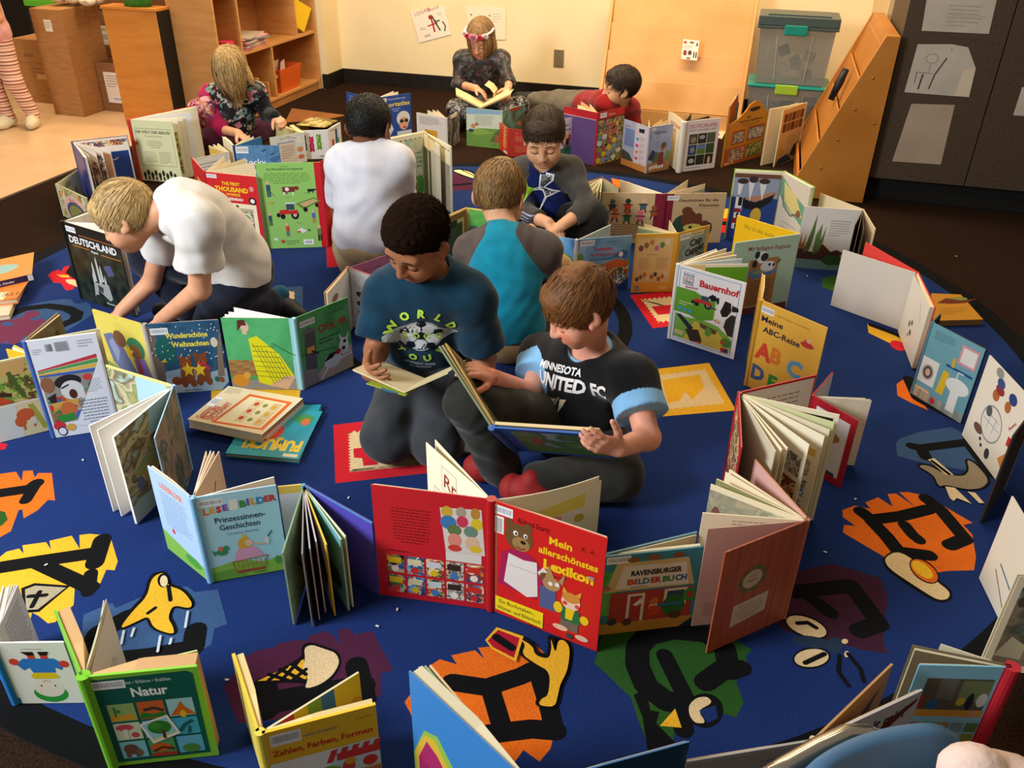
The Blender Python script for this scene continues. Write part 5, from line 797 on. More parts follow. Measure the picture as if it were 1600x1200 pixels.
book('small book with a red-framed white cover behind the comic book', (1271, 617), (1342, 657), (1302, 581), ((1342, 657), (1312, 762)), 'a81f28', 'a81f28', 'a81f28', blk=(.002, .002), pc='dfd3bc', Ao=[('r', 'd9d4d2', .12, .1, .88, .9), ('e', '8a8a3a', .55, .62, .2, .06), ('p', 'a8703a', [.45, .5, .6, .66, .75, .6, .6, .52]), ('l', '9a9490', .2, .2, .65, .4, 6), ('r', '3a4a5a', .15, .1, .8, .14)], Bi=[('r', 'c4bcc0', 0, 0, 1, 1)], pg=[((1362, 626),), ((1360, 624),), ((1352, 622),)])
book('copper-brown ribbed book with a leafy wreath label and pink endpapers', (1262, 811), (1132, 862), (1179, 718), ((1262, 811), (1229, 965)), noise_mat('copper_cover', 'a5573a', '8f442b', 160, .45, .3, None, .35, 2, (1, 1, .02)), 'c07a4a', 'a8603f', blk=(0, .0), pc='e6d7b6', tc=.0035,
     Ao=[('e', '5f5a34', .42, .62, .17, .125), ('e', 'a5573a', .42, .62, .13, .095), ('e', 'b7a38c', .42, .62, .12, .085), ('t', '4a4034', 'La', .42, .64, .05, 'c'), ('t', '4a4034', 'Mare', .42, .59, .05, 'c'), ('p', 'bfae98', [.24, .18, .68, .22, .68, .42, .24, .40]), ('l', '8f7f6c', .28, .22, .64, .38, 5, 'c')] + [('e', ['6a6a3a', '55602f'][i % 2], .42+.15*math.cos(i*.45), .62+.11*math.sin(i*.45), .03, .018, i*.45) for i in range(14)], Bi=[('r', 'd0a39a', 0, 0, 1, 1)],
     pg=[((1106, 826), [('r', 'c8a096', 0, 0, 1, 1), ('l', '8f7068', .1, .1, .35, .24, 9)], (), .002, 'c8a096'), ((1098, 801), [('l', 'a89a80', .3, .9, .95, .96, 2)], (), .003), ((1111, 756), [('r', wash(['b8a888', '8a8a78', 'd8ccae'], 25), 0, .4, 1, .95)] + [('e', ['7a4a4a', '8a6a3a', '5a4a5a', '4a6a7a', 'a8903a'][i % 5], .1+.18*i, .72-.04*(i % 2), .05, .09) for i in range(5)], (), .002), ((1120, 748), [('r', '8a8a5a', 0, .85, 1, 1)], (), .003), ((1134, 737),), ((1140, 733), (), (), .002)])
book('board book with a red barn, ladder and wreath picture titled in black and colours', (941, 868), (1099, 852), (1090, 832), ((1099, 852), (1078, 972)), '2f6f82', '2f6f82', 'b8ae8a', name='board_book', tc=.005, blk=(.01, .004), pc='e3d8b4', sr=.006,
     Ao=[('r', '3a7f8f', 0, 0, 1, 1), ('r', BZ['grn'], 0, .25, .16, .8), ('p', 'cdb47a', [.04, .55, .14, .9, .86, .9, .96, .55]), ('p', 'e0d6c4', [.14, .58, .22, .86, .84, .84, .9, .56]), ('bar', .03, .9, .24, .085), ('t', '26242c', 'RAVENSBURGER', .55, .73, .085, 'c', 0, .05, .52), ('t', 'c8402c', 'BI', .26, .62, .095, 'l', 0, .05, .1), ('t', '2f7a9a', 'LD', .37, .62, .095, 'l', 0, .05, .12), ('t', 'b82a3a', 'ER', .5, .62, .095, 'l', 0, .05, .11), ('t', '2f8a4a', 'BU', .62, .62, .095, 'l', 0, .05, .12), ('t', '2f5a9a', 'CH', .75, .62, .095, 'l', 0, .05, .12), ('l', '6a6a6a', .3, .57, .6, .6, 1), ('r', 'a83c34', .1, .14, .96, .53), ('r', 'd9d0c0', .28, .14, .46, .5), ('r', 'a83c34', .31, .14, .43, .47), ('r', 'd9d0c0', .66, .3, .9, .52), ('r', '2f4a5a', .69, .33, .87, .49), ('e', '2f6a2f', .77, .3, .12, .14), ('e', '2f8a3a', .93, .42, .07, .09), ('e', 'a83c34', .93, .42, .035, .045), ('e', 'd8c9b0', .56, .3, .05, .06), ('e', 'c9703a', .56, .38, .045, .05), ('p', 'c9452e', [.5, .18, .52, .32, .62, .32, .64, .2]), ('r', '2f6a9a', .6, .3, .85, .34), ('r', 'b8883a', 0, 0, 1, .14), ('e', '3a3a3a', .14, .16, .05, .05), ('e', '5a3a2a', .3, .14, .05, .05), ('e', '5a3a2a', .8, .17, .07, .05), ('p', 'e6e0d8', [.34, .36, .42, .44, .44, .38, .38, .34]), ('p', '1f2f3a', [.86, 0, 1, .12, 1, 0]), ('e', '8a5a2a', .3, .93, .06, .03), ('e', '9a5a2a', .5, .94, .07, .03), ('e', '8a4a26', .75, .94, .06, .03), ('e', 'c06a6a', .06, .6, .04, .03)], Bi=[('r', 'ddd2bc', 0, 0, 1, 1)])
SM = [BZ['toy'], BZ['blue'], BZ['warm'], BZ['comic'], BZ['photo']]
book('red picture dictionary with a bear in an apron', (768, 779), (950, 840), (580, 756), ((768, 779), (762, 950)), 'c51f22', 'bf1e22', 'b01a1e', blk=(.006, .006), pc='eadfc4', sr=.011, rough=.3, cam=True,
     Ao=[('r', 'c8201f', 0, 0, 1, 1), ('bar', .02, .90, .17, .075), ('r', 'e8e6e2', .03, .74, .11, .885), ] + [('r', '2a2a2e', .045, .75+.011*i, .095, .755+.011*i) for i in range(11)] + [('t', '5a1414', 'Richard Scarry', .24, .885, .06, 'l', 0, .015, .28), ('t', '5a1414', 'K. A.', .8, .83, .05), ('t', 'ecc21c', 'Mein', .62, .80, .085, 'c', 0, .03, .2), ('t', 'ecc21c', 'allerschönstes', .69, .70, .08, 'c', 0, .03, .52), ('t', 'ecc21c', 'Lexikon', .70, .58, .11, 'c', 0, .045, .44),
         ('e', '6a4c2a', .25, .76, .13, .115), ('e', '6a4c2a', .16, .86, .04, .04), ('e', '6a4c2a', .33, .86, .04, .04), ('e', '9a7a4a', .27, .71, .08, .06), ('e', '26201a', .29, .73, .025, .016), ('e', 'e8e4dc', .22, .79, .022, .022), ('e', '1a1614', .225, .787, .01, .012), ('e', 'e8e4dc', .31, .79, .018, .02), ('e', '1a1614', .313, .787, .009, .011), ('s', '8a2a2a', [.23, .68, .27, .665, .31, .68], .012), ('e', 'a01f4f', .27, .62, .12, .03), ('p', 'a01f4f', [.1, .6, .18, .62, .4, .62, .5, .5, .42, .26, .06, .3]), ('p', 'd9d6d2', [.16, .6, .3, .58, .42, .6, .44, .3, .34, .26, .12, .33]), ('s', 'b9b4ae', [.16, .5, .42, .5], .008), ('p', 'd9d6d2', [.43, .52, .48, .58, .54, .54, .48, .46]), ('e', '6a4c2a', .5, .5, .05, .04), ('s', '2a2420', [.5, .52, .7, .55], .006),
         ('p', '4a5a8a', [.46, .42, .6, .42, .62, .22, .46, .22]), ('e', 'a8865a', .56, .46, .08, .06), ('p', 'a8865a', [.5, .5, .53, .62, .58, .52]), ('p', 'a8865a', [.62, .5, .68, .6, .66, .48]), ('e', 'e8e2da', .55, .46, .02, .018), ('e', 'e8e2da', .61, .47, .02, .018), ('e', 'e6c6b0', .74, .36, .085, .07), ('e', 'c98a3a', .74, .4, .08, .045), ('p', 'd89a3a', [.66, .42, .67, .48, .71, .44]), ('p', 'd89a3a', [.78, .44, .83, .48, .82, .42]), ('e', 'cf4a44', .69, .34, .022, .018), ('e', 'cf4a44', .8, .34, .022, .018), ('p', '1f6a3f', [.66, .3, .82, .3, .84, .18, .66, .18]), ('p', 'e3c01f', [.70, .3, .78, .3, .76, .2, .7, .2]), ('e', 'e3c01f', .87, .24, .04, .04), ('e', 'e3c01f', .63, .28, .04, .05), ('p', '6a5f58', [.66, .18, .82, .18, .82, .1, .66, .1]), ('e', 'd9b89a', .66, .1, .07, .025), ('e', 'd9b89a', .86, .07, .06, .025), ('e', '3a3a38', .75, .05, .035, .025),
         ('p', 'ead21c', [.04, .17, .5, .17, .5, .02, .04, .04]), ('t', '2a2618', 'Ein Buchstaben-,', .08, .115, .048, 'l', 0, .01, .34), ('t', '2a2618', 'Wörter- und Bilderbuch', .06, .055, .048, 'l', 0, .01, .42), ('t', '5a1414', 'Delphin', .36, .0, .035), ('e', 'c8863a', .9, .62, .03, .012), ('e', '8a8f9a', .9, .64, .03, .01)],
     Bo=[('r', 'c2202a', 0, 0, 1, 1), ('l', '6f1418', .15, .52, .5, .84, 12, 'c'), ('p', 'd6d2cc', [.58, .88, .93, .9, .96, .5, .62, .5]), ('e', 'c9a83a', .64, .85, .05, .05), ('e', '3f7ab8', .65, .76, .07, .06), ('e', 'a89a8a', .76, .86, .045, .045), ('e', 'c83a5a', .77, .78, .05, .05), ('e', 'b8863a', .88, .86, .04, .05), ('e', 'd8c02a', .89, .77, .05, .05), ('e', '5f7a4a', .7, .7, .06, .05), ('e', '6a8a7a', .84, .7, .06, .05), ('e', 'd98a7a', .7, .61, .06, .06), ('e', 'c8403a', .7, .54, .06, .03), ('e', 'd8b89a', .85, .6, .06, .06), ('e', 'd8c02a', .88, .55, .05, .03), ('r', 'dcdad6', .62, .42, .93, .5), ('l', '6f1418', .1, .43, .45, .46, 1), ('g', SM, .08, .045, .96, .42, 5, 2, .12)] + [('r', ['d8b91c', 'c8d0d8', 'c8342a', 'd8cfa8', '3a2a24'][(i*3) % 5], .1+.176*(i % 5), .33-.185*(i//5), .22+.176*(i % 5), .385-.185*(i//5)) for i in range(10)] + [('e', ['e8e2da', 'c8342a', 'd8b91c', '3f7ab8'][i % 4], .16+.176*(i % 5), .28-.185*(i//5), .035, .03) for i in range(10)],
     pg=[((666, 691), [('r', 'a89e8c', .25, .70, .50, .92), ('r', 'e6dbc3', .257, .706, .493, .914), ('t', '8a3020', 'Rr', .29, .745, .17, 'l', -4, .01), ('r', 'a89e8c', .12, .44, .38, .67), ('r', 'e6dbc3', .127, .446, .373, .664), ('t', '3a342e', 'W!', .16, .5, .16, 'l', 0, .01), ('r', 'a89e8c', .62, .46, .86, .68), ('r', 'e6dbc3', .627, .466, .853, .674), ('t', '8a3020', 'v', .69, .52, .19, 'l', 0, .01), ('t', '3a342e', 'z', .48, .6, .14, 'l', 10, .02)], (), .002), ((680, 687), (), (), .002),
         ((936, 744), [('r', 'dccfb4', 0, 0, 1, 1)]+squeeze_art([('p', 'd6c25a', [.2, .72, .85, .84, .85, .7, .24, .6]), ('p', 'b9b4a8', [.2, .72, .24, .6, .3, .46, .12, .5]), ('p', 'd6cfc4', [.24, .6, .85, .7, .85, .5, .3, .44]), ('e', 'b8864a', .48, .52, .04, .06), ('e', 'a87a3a', .3, .56, .04, .03), ('e', 'cf8a94', .58, .62, .05, .03), ('p', 'b8703a', [.55, .6, .61, .6, .58, .5]), ('e', 'b8a23a', .8, .58, .05, .045), ('l', '8a8478', .45, .22, .85, .42, 5)], .8, .24), (), .002, 'e2d6bc', .012)])
# ---- left foreground
book('pale blue reader with a princess in a basket and a small green dragon', (300, 777), (431, 757), (232, 727), ((300, 777), (327, 908)), 'a4d2e8', 'a9c8ea', '7fb4dc', blk=(.004, .008), pc='ead2bc', sr=.008, rough=.35,
     Ao=[('p', 'a9d8ec', [0, 0, 1, 0, 1, 1, 0, 1]), ('p', '8fc04a', [0, 0, 1, 0, 1, .2, .7, .14, .4, .22, 0, .16]), ('p', '6faa3e', [0, 0, .5, 0, .3, .12, 0, .1]), ('bar', .03, .88, .3, .075), ('t', 'e0703a', 'L', .07, .79, .1, 'l', 0, .06), ('t', 'd8a82a', 'E', .15, .80, .09, 'l', 0, .06), ('t', 'c83a3a', 'S', .23, .80, .09, 'l', 0, .06), ('t', '8a4aa0', 'E', .31, .81, .09, 'l', 0, .06), ('r', 'e8e4dc', .4, .8, .5, .92), ('t', '3f8a4a', 'B', .52, .82, .1, 'l', 0, .06), ('t', '8a4a9a', 'I', .61, .83, .1, 'l', 0, .06), ('t', 'd8a02a', 'L', .66, .83, .1, 'l', 0, .06), ('t', '3f8ac0', 'D', .73, .83, .1, 'l', 0, .06), ('t', 'c83a3a', 'ER', .83, .84, .09, 'l', 0, .05), ('t', '1f3350', 'Prinzessinnen-', .5, .68, .09, 'c', 0, .01, .62), ('t', '1f3350', 'Geschichten', .48, .59, .09, 'c', 0, .01, .5), ('t', '5f8aa8', 'Christine Raudies', .5, .525, .04, 'c'), ('e', 'e0a83a', .5, .40, .09, .07), ('p', 'e0a83a', [.42, .36, .35, .28, .42, .3, .5, .36]), ('e', 'eac3a4', .55, .4, .05, .04), ('p', 'e0c03a', [.46, .46, .5, .52, .54, .47]), ('p', 'dfa0c4', [.4, .34, .62, .35, .72, .22, .32, .2]), ('s', 'e3b49a', [.6, .38, .75, .36], .02), ('s', 'a8823a', [.3, .2, .33, .08, .7, .08, .76, .22], .012), ('s', 'a8823a', [.3, .2, .76, .22], .012), ('s', 'b8924a', [.35, .14, .74, .15], .008), ('r', 'b0482e', .34, .055, .7, .085), ('e', '3f8f5a', .2, .34, .07, .04), ('e', '3f8f5a', .26, .38, .035, .03), ('p', '3f8f5a', [.14, .34, .08, .38, .1, .3]), ('e', 'd8705a', .19, .38, .03, .03), ('s', '3a4a4a', [.78, .42, .86, .5], .012), ('e', 'd8dce0', .78, .4, .03, .05), ('e', '4f9a4a', .88, .14, .04, .05), ('l', '2f5a34', .55, .02, .85, .045, 1)] + [('s', 'a8823a', [.36+.06*i, .2, .37+.058*i, .08], .008) for i in range(7)],
     Bo=[('r', 'a9c6ea', 0, 0, 1, 1), ('p', '7fb44a', [0, 0, 1, 0, 1, .14, .5, .2, 0, .26]), ('t', 'd87a5a', 'LESEBILDER', .22, .84, .09, 'l', 0, .04, .55), ('l', '7a8fb8', .18, .38, .85, .8, 14), ('e', 'c8404a', .32, .34, .04, .03), ('r', 'd8d2b8', .5, .1, .66, .14), ('e', '4f9a3a', .7, .12, .2, .06)], pg=[((322, 705), (), (), .002), ((334, 705), (), (), .002), ((342, 705), [('s', '6a4a3a', [.5, .5, .6, .7, .7, .8], .02), ('s', '6a4a3a', [.6, .65, .75, .6], .015)], (), .002, 'd9bda4'), ((329, 704), (), (), .002), ((428, 745), (), (), .003, 'f2ece4')])
book('board book standing open with fanned animal pages and a purple cover', (474, 757), (434, 761), (581, 817), ((581, 817), (589, 929)), 'e3c05a', '4a3fa0', '3f9ac0', name='board_book', tc=.004, blk=(0, 0), sr=.005, Ao=[('r', 'dcd6ec', 0, 0, 1, .9), ('r', '6a7ac8', .3, .6, .7, .8), ('e', 'e6d24a', .3, .55, .15, .08), ('e', 'dcd8d4', .4, .4, .25, .12), ('s', '2a2a2a', [.1, .5, .3, .3, .6, .28], .03)], Bi=[('r', '4f46a8', 0, 0, 1, 1), ('r', '3fa0c8', .0, .985, 1, 1)], Ai=[('r', 'dcd6ec', 0, 0, 1, .9)],
     pg=[((441, 864), [('r', wash(['7f9f7a', '9ab08a', '6a8a6a'], 9), 0, 0, 1, 1), ('e', 'b9a04a', .5, .3, .2, .18), ('s', '4a4a26', [.4, .5, .6, .2], .04)], (), .004, '7f9a80'), ((472, 866), [('r', '5a5a62', 0, 0, 1, 1)], (), .003, '8f8a8c'), ((484, 857), [('r', '3f3a44', 0, 0, 1, .9)], (), .003, 'b0a8b0'), ((494, 846), [('r', '8a7a94', 0, 0, 1, 1)], (), .003, 'c4b8c4'), ((510, 851), [('r', 'c4bcd2', 0, 0, .9, .95), ('p', '22242c', [.4, .9, .9, .5, .8, .2, .5, .4]), ('s', '26262a', [.6, .3, .8, .6], .05)], (), .003, 'd8b84a'), ((533, 843), [('r', wash(['4f94a8', '6aa8b0', '3a7a94'], 8), 0, 0, 1, 1), ('e', '2f3a3f', .7, .3, .2, .15)], (), .004, 'a8c0b0'), ((540, 838), (), (), .003, 'd2dcb8')])
book('watercolour picture book open toward us with a white page and tree-house scenes', (270, 602), (165, 570), (240, 684), ((139, 665), (175, 802)), 'd2c08a', '8fb8d8', '8fbcdc', blk=(0, 0), tc=.003, pc='efeae0', sr=.006, Ai=[('r', BZ['water'], 0, 0, 1, .98), ('p', 'a9ccd4', [.45, .98, .9, .98, .85, .4, .5, .3, .4, .7]), ('e', '8a4a34', .58, .62, .05, .04), ('s', '3a3226', [.3, .45, .5, .4, .6, .35], .02), ('r', 'e0cf7a', 0, .975, 1, 1)],
     Ao=[('r', BZ['water'], 0, 0, 1, 1)], Bi=[('r', BZ['grey'], 0, 0, 1, 1)], Bo=[('r', BZ['grey'], 0, 0, 1, 1)],
     pg=[((139, 665), [('l', 'a8a29a', .2, .82, .55, .88, 2)], (), .004, 'f2eee8', .0), ((152, 672), (), (), .003, 'efeae2'), ((176, 683), [('r', BZ['water'], 0, .0, 1, 1), ('p', '9fc6d0', [.55, 1, 1, 1, .95, .6, .7, .5, .5, .75]), ('e', '8fae7a', .4, .5, .25, .06), ('e', 'a8a46a', .45, .46, .3, .06), ('r', 'b8a45a', .3, .28, .38, .44), ('r', 'cfc07a', .5, .36, .7, .42), ('e', '6a7aa0', .2, .36, .06, .07), ('r', 'a9c4c0', 0, 0, 1, .2), ('e', '8a4a34', .55, .7, .05, .04), ('e', '8a6a4a', .7, .14, .2, .08), ('e', '5f8a5a', .78, .1, .1, .05)], (), .006, 'f0ece4')])
# ---- left middle
BEAR = lambda x, y, s, c: [('e', c, x, y, .08*s, .11*s), ('e', c, x, y+.13*s, .07*s, .075*s), ('e', c, x-.05*s, y+.2*s, .025*s, .025*s), ('e', c, x+.05*s, y+.2*s, .025*s, .025*s), ('e', shade(c, 1.35), x, y+.11*s, .035*s, .03*s), ('e', '1e1612', x, y+.12*s, .012*s, .012*s), ('e', c, x-.05*s, y-.1*s, .035*s, .05*s), ('e', c, x+.05*s, y-.1*s, .035*s, .05*s)]
STAR = lambda x, y, s: [('p', 'e8bd2a', sum([[x+s*(1 if i % 2 == 0 else .45)*math.sin(i*math.pi/5), y+1.15*s*(1 if i % 2 == 0 else .45)*math.cos(i*math.pi/5)] for i in range(10)], []))]
rsn = random.Random(4)
book('Christmas board book with bears holding stars under a snowy blue sky', (225, 506), (341, 499), (146, 482.5), ((341, 499), (357, 606)), '3a5f84', 'cdb64a', 'b8b0a8', name='board_book', tc=.006, blk=(.008, .004), pc='e3d6b0', sr=.009,
     Ao=[('r', BZ['snow'], 0, 0, 1, 1), ('p', '8fa8bc', [0, 0, 1, 0, 1, .32, .7, .26, .4, .36, 0, .3]), ('p', 'b4c6d4', [0, 0, .5, 0, .4, .2, 0, .24]), ('p', '6a5f58', [0, 0, .1, .0, .16, .5, .1, .9, 0, 1]), ('p', '7a6a5c', [.86, .2, .96, .2, 1, .9, .92, .6]), ('e', '1f5f5a', .2, .62, .14, .2), ('bar', .05, .85, .24, .09), ('t', 'ecd84a', 'Wunderschöne', .24, .79, .1, 'l', 0, .03, .58), ('t', 'ecd84a', 'Weihnachten', .3, .665, .1, 'l', 0, .03, .52), ('e', 'cfc8b4', .89, .7, .05, .07), ('p', 'e3b42a', [.1, .46, .16, .5, .2, .46])] + BEAR(.44, .26, 1.25, '8a4a26') + BEAR(.66, .28, 1.3, '7a4526') + STAR(.46, .33, .1) + STAR(.62, .32, .1) + [('s', 'b82f4a', [.62, .42, .7, .4, .76, .32], .04), ('e', '8a4a26', .28, .18, .08, .06)] + [('e', 'dfe6ee', rsn.random(), rsn.uniform(.45, .98), .008, .009) for _ in range(45)] + [('l', '4a6278', .35, .02, .8, .05, 1), ('p', '1f4a8a', [.88, 0, 1, .12, 1, 0]), ('e', '2f6a4a', .84, .17, .03, .04), ('e', '8a4a3a', .9, .16, .03, .04)],
     Bo=[('r', wash(['cdb848', 'd8c65a', 'c4ae44'], 5), 0, 0, 1, 1), ('p', '7f8f4a', [0, .3, .4, .2, 1, .25, 1, 0, 0, 0]), ('p', '6a6f8f', [.12, .68, .3, .74, .5, .55, .68, .2, .4, .14, .2, .3]), ('p', '8a8fac', [.2, .6, .3, .66, .4, .5, .3, .3]), ('e', '7a5230', .45, .68, .13, .12), ('e', '3f7a4a', .75, .6, .18, .16), ('e', '8a5a32', .74, .55, .11, .11), ('p', '7f6fae', [.66, .44, .9, .48, 1, .18, .7, .16]), ('s', 'c0403a', [.74, .46, .78, .3, .7, .18], .05), ('e', 'a8457a', .85, .1, .14, .06)] + STAR(.6, .52, .1))
book('green picture book with a woman in a yellow checked dress walking a white dog', (459, 497), (542, 464), (345, 496), ((542, 464), (552, 570)), '4f9a5c', '4f9a5c', '8fc4c8', blk=(.004, .012), pc='ece8e0', sr=.008,
     Ao=[('r', wash(['4a9458', '5aa868', '3f8a4c'], 7), 0, 0, 1, 1), ('bar', .06, .84, .28, .08), ('p', '8f8a88', [.0, 0, 0, .25, .3, .22, .3, 0]), ('p', '5a5a60', [.08, .25, .12, .74, .32, .76, .3, .2]), ('p', '6f6f76', [.04, .72, .2, .82, .36, .74]), ('r', 'd8a84a', .14, .45, .28, .54), ('p', 'b8a89a', [.3, 0, 1, 0, 1, .34, .6, .3, .3, .12]), ('t', '1f3a26', 'Carolin Mayer', .62, .87, .045), ('t', 'a8302a', 'O', .38, .68, .14, 'l', 0, .03), ('t', 'a8302a', 'S', .51, .69, .12, 'l', 8, .03), ('t', 'a8302a', 'K', .62, .665, .13, 'l', 0, .03), ('t', 'a8302a', 'A', .74, .69, .12, 'l', -10, .03), ('t', 'a8302a', 'R', .86, .67, .13, 'l', 4, .03), ('l', '24422c', .38, .5, .85, .6, 2), ('s', '1a1e1c', [0, .47, .4, .42, .7, .38], .008), ('e', 'cfdbe6', .6, .22, .17, .1), ('e', 'd4e0ea', .84, .36, .1, .12), ('e', '16181a', .86, .42, .03, .025), ('e', '16181a', .83, .33, .035, .028), ('p', 'd4e0ea', [.78, .45, .76, .56, .82, .48]), ('p', 'd4e0ea', [.88, .46, .97, .54, .92, .42]), ('e', 'b02a34', .72, .31, .06, .04), ('p', '1c1e20', [.42, .24, .55, .33, .7, .32, .6, .26]), ('s', 'cfdbe6', [.7, .2, .98, .22], .035), ('s', 'cfdbe6', [.5, .15, .35, .02], .035), ('s', 'cfdbe6', [.75, .28, .95, .26], .03), ('s', '2a2a2a', [.35, .4, .22, .48], .02)] + [('s', '8f8074', [.4+.1*i, .02, .7+.06*i, .3], .004) for i in range(5)],
     Bo=[('r', '9cccd4', .93, 0, 1, 1), ('r', wash(['3f9a5a', '55b070', '3a8f50'], 7), 0, .42, .94, 1), ('g', ['a8683a', '9a5c32', 'b07442'], 0, .2, .4, .42, 4, 6, .12), ('r', '8f8a84', 0, 0, .94, .14), ('e', 'd28a2a', .14, .13, .12, .09), ('e', 'd8a03a', .24, .2, .05, .05), ('p', 'd9d41e', [.34, .72, .46, .76, .75, .5, .92, .2, .6, .04, .4, .1, .36, .4]), ('p', 'd0a888', [.55, .06, .8, .0, .95, .2, .8, .2]), ('e', 'd6b09a', .31, .88, .06, .07), ('p', '5a2a26', [.2, .82, .22, .97, .32, .98, .34, .9, .27, .9]), ('r', 'd6b09a', .27, .78, .33, .83), ('s', '1e1e1e', [.66, .66, .9, .52, 1, .48], .008)] + [('s', '4a4a1a', [.38+.06*i, .66-.03*i, .62+.04*i, .08+.02*i], .006) for i in range(7)] + [('s', '4a4a1a', [.37, .2+.07*i, .68+.03*(6-i), .16+.075*i], .006) for i in range(7)],
     pg=[((365, 480),), ((372, 484),), ((357, 487),), ((385, 486),), ((351, 491),)])
book('black photo book of a floodlit castle in front of the blond boy', (97, 345), (184, 371), (150, 325), ((97, 345), (131, 464)), '17191a', '1c1f1e', '121413', blk=(.014, .014), pc='dfdad2', sr=.008, rough=.3, Ao=[('r', BZ['castle'], 0, 0, 1, .78), ('bar', .04, .89, .18, .07), ('r', 'c9762f', .26, .875, .95, .882), ('t', 'e3e3e6', 'DEUTSCHLAND', .06, .76, .12, 'l', 0, .03, .86), ('t', 'd8d8da', 'Magazin', .5, .7, .04, 'c', 0, .02), ('r', 'c9762f', .1, .72, .4, .73), ('r', 'c9762f', .62, .7, .97, .71), ('p', '4a5078', [.6, .56, .74, .6, .78, .48, .66, .44])] + [('p', 'b4b6b4', [x, y, x+.01, y+hh, x+.03, y+hh+.06, x+.04, y+hh, x+.05, y]) for x, y, hh in ((.36, .32, .2), (.45, .3, .3), (.5, .34, .16), (.33, .14, .24), (.55, .26, .12))] + [('p', '9a9c9a', [.34, .3, .62, .32, .64, .14, .58, .1, .4, .2, .3, .1]), ('p', '3a3d3a', [.4, .28, .5, .26, .48, .18, .4, .2]), ('t', 'd8d8d8', 'Neuschwanstein', .5, .055, .03, 'l', 0, .02, .3)], pg=[((190, 366), (), (), .004), ((178, 350), (), (), .003)])
book('white puppet-theatre board book back with rainbow lines and a clown face', (38, 532.5), (149.5, 518.5), (91, 489), ((38, 532.5), (86, 681)), 'dfe3ec', '6a5a44', '3a5fa8', name='board_book', tc=.006, blk=(.006, .008), pc='c9b084', sr=.008,
     Ao=[('r', 'dfe4ee', 0, 0, 1, 1), ('p', '8f8f86', [.04, .68, .92, .62, .42, .15, .04, .14]), ('r', BZ['toy'], .06, .16, .5, .42)] + [('p', c, [.04, .705-.018*i, .93, .80-.045*i, .93, .76-.045*i, .04, .69-.018*i]) for i, c in enumerate(('c03a44', '4f9a4a', 'd8b04a', '3f62b0', '8f8f86'))] + [('e', '22242a', .42, .56, .2, .07, .1), ('e', 'd2d6d8', .45, .47, .17, .1), ('e', '4a2a20', .45, .43, .06, .05), ('e', 'd2d6d8', .58, .42, .05, .05), ('s', '22242a', [.3, .5, .42, .53], .015), ('e', '8a5f44', .12, .55, .1, .08), ('p', '22242a', [.06, .42, .2, .46, .16, .3]), ('e', 'c8403a', .72, .58, .07, .035), ('p', '2f8a5a', [.62, .46, .76, .5, .72, .4, .62, .38]), ('e', '2a2c34', .78, .46, .09, .09), ('e', 'c87a5a', .7, .4, .08, .06), ('p', 'c8a04a', [.1, .36, .5, .38, .5, .33, .12, .3]), ('e', 'c06a3a', .32, .27, .12, .09), ('p', '2f8a3a', [.12, .22, .38, .24, .4, .17, .16, .15]), ('e', '3f6ab8', .5, .2, .1, .06), ('e', 'c8343a', .12, .12, .09, .05), ('e', 'd8a84a', .28, .09, .07, .04), ('p', 'dfe4ee', [.94, .74, .98, .74, .98, .03, .36, .1]), ('l', '8a93a8', .66, .42, .92, .56, 7), ('l', '6a7288', .48, .1, .93, .36, 8, 'c'), ('e', '2a2c34', .14, .06, .07, .05), ('e', 'dfe4ee', .14, .06, .055, .038), ('t', 'b82f3a', 'HOCH', .6, .02, .06, 'l', 0, .04), ('l', 'a8b0c0', .04, .86, .2, .92, 3), ('l', 'a8b0c0', .7, .88, .95, .96, 3)] + [('r', '2a2c32', .24+.016*i, .88, .245+.017*i, .95) for i in range(6)] + [('r', '2a2c32', .38+.016*i, .87, .387+.016*i, .96) for i in range(12)],
     Bi=[('r', wash(['8a7a60', '6a5a44', 'a08f74'], 8), 0, 0, 1, 1), ('s', '2a221a', [.3, .2, .55, .6, .6, .85], .05), ('e', '2a221a', .75, .7, .1, .2)], pg=[((155, 513), [('r', 'e0d2a0', 0, .4, 1, 1), ('e', '4a3a30', .9, .45, .08, .06)], (), .004, 'e0d6b0')])
book('split-page animal board book with orange tabs at the left edge of the picture', (48, 553), (-46, 573), (20, 540), ((48, 553), (80, 669)), 'dcd6a0', 'e0a83a', 'e6dcb4', name='board_book', tc=.005, blk=(.004, .006), pc='e8dfb4', Ao=[('r', 'e3d9a8', 0, 0, 1, 1), ('r', BZ['farm'], 0, .45, 1, .98), ('p', 'd0502a', [0, .45, 0, .62, .3, .56, .5, .47]), ('p', 'd8b06a', [.3, .98, .9, .98, .8, .8, .4, .8]), ('s', '3a2c1e', [.1, .62, .5, .56], .05), ('s', '4a6a2a', [.55, .85, .7, .5], .05), ('r', 'f0ead8', 0, .43, 1, .455), ('r', 'd8e0d8', 0, 0, .5, .43), ('p', 'a8b04a', [.7, .4, .8, .4, .95, .05, .85, .05]), ('e', 'cf6032', .62, .28, .16, .08), ('e', 'cf6032', .5, .2, .1, .07), ('r', 'cf6032', .52, .08, .56, .22), ('r', 'cf6032', .7, .1, .74, .26), ('e', 'e0d6c8', .72, .18, .06, .05)], pg=[((10, 545), (), (), .004, 'e0a52a'), ((30, 546), (), (), .004, 'e0a52a')])
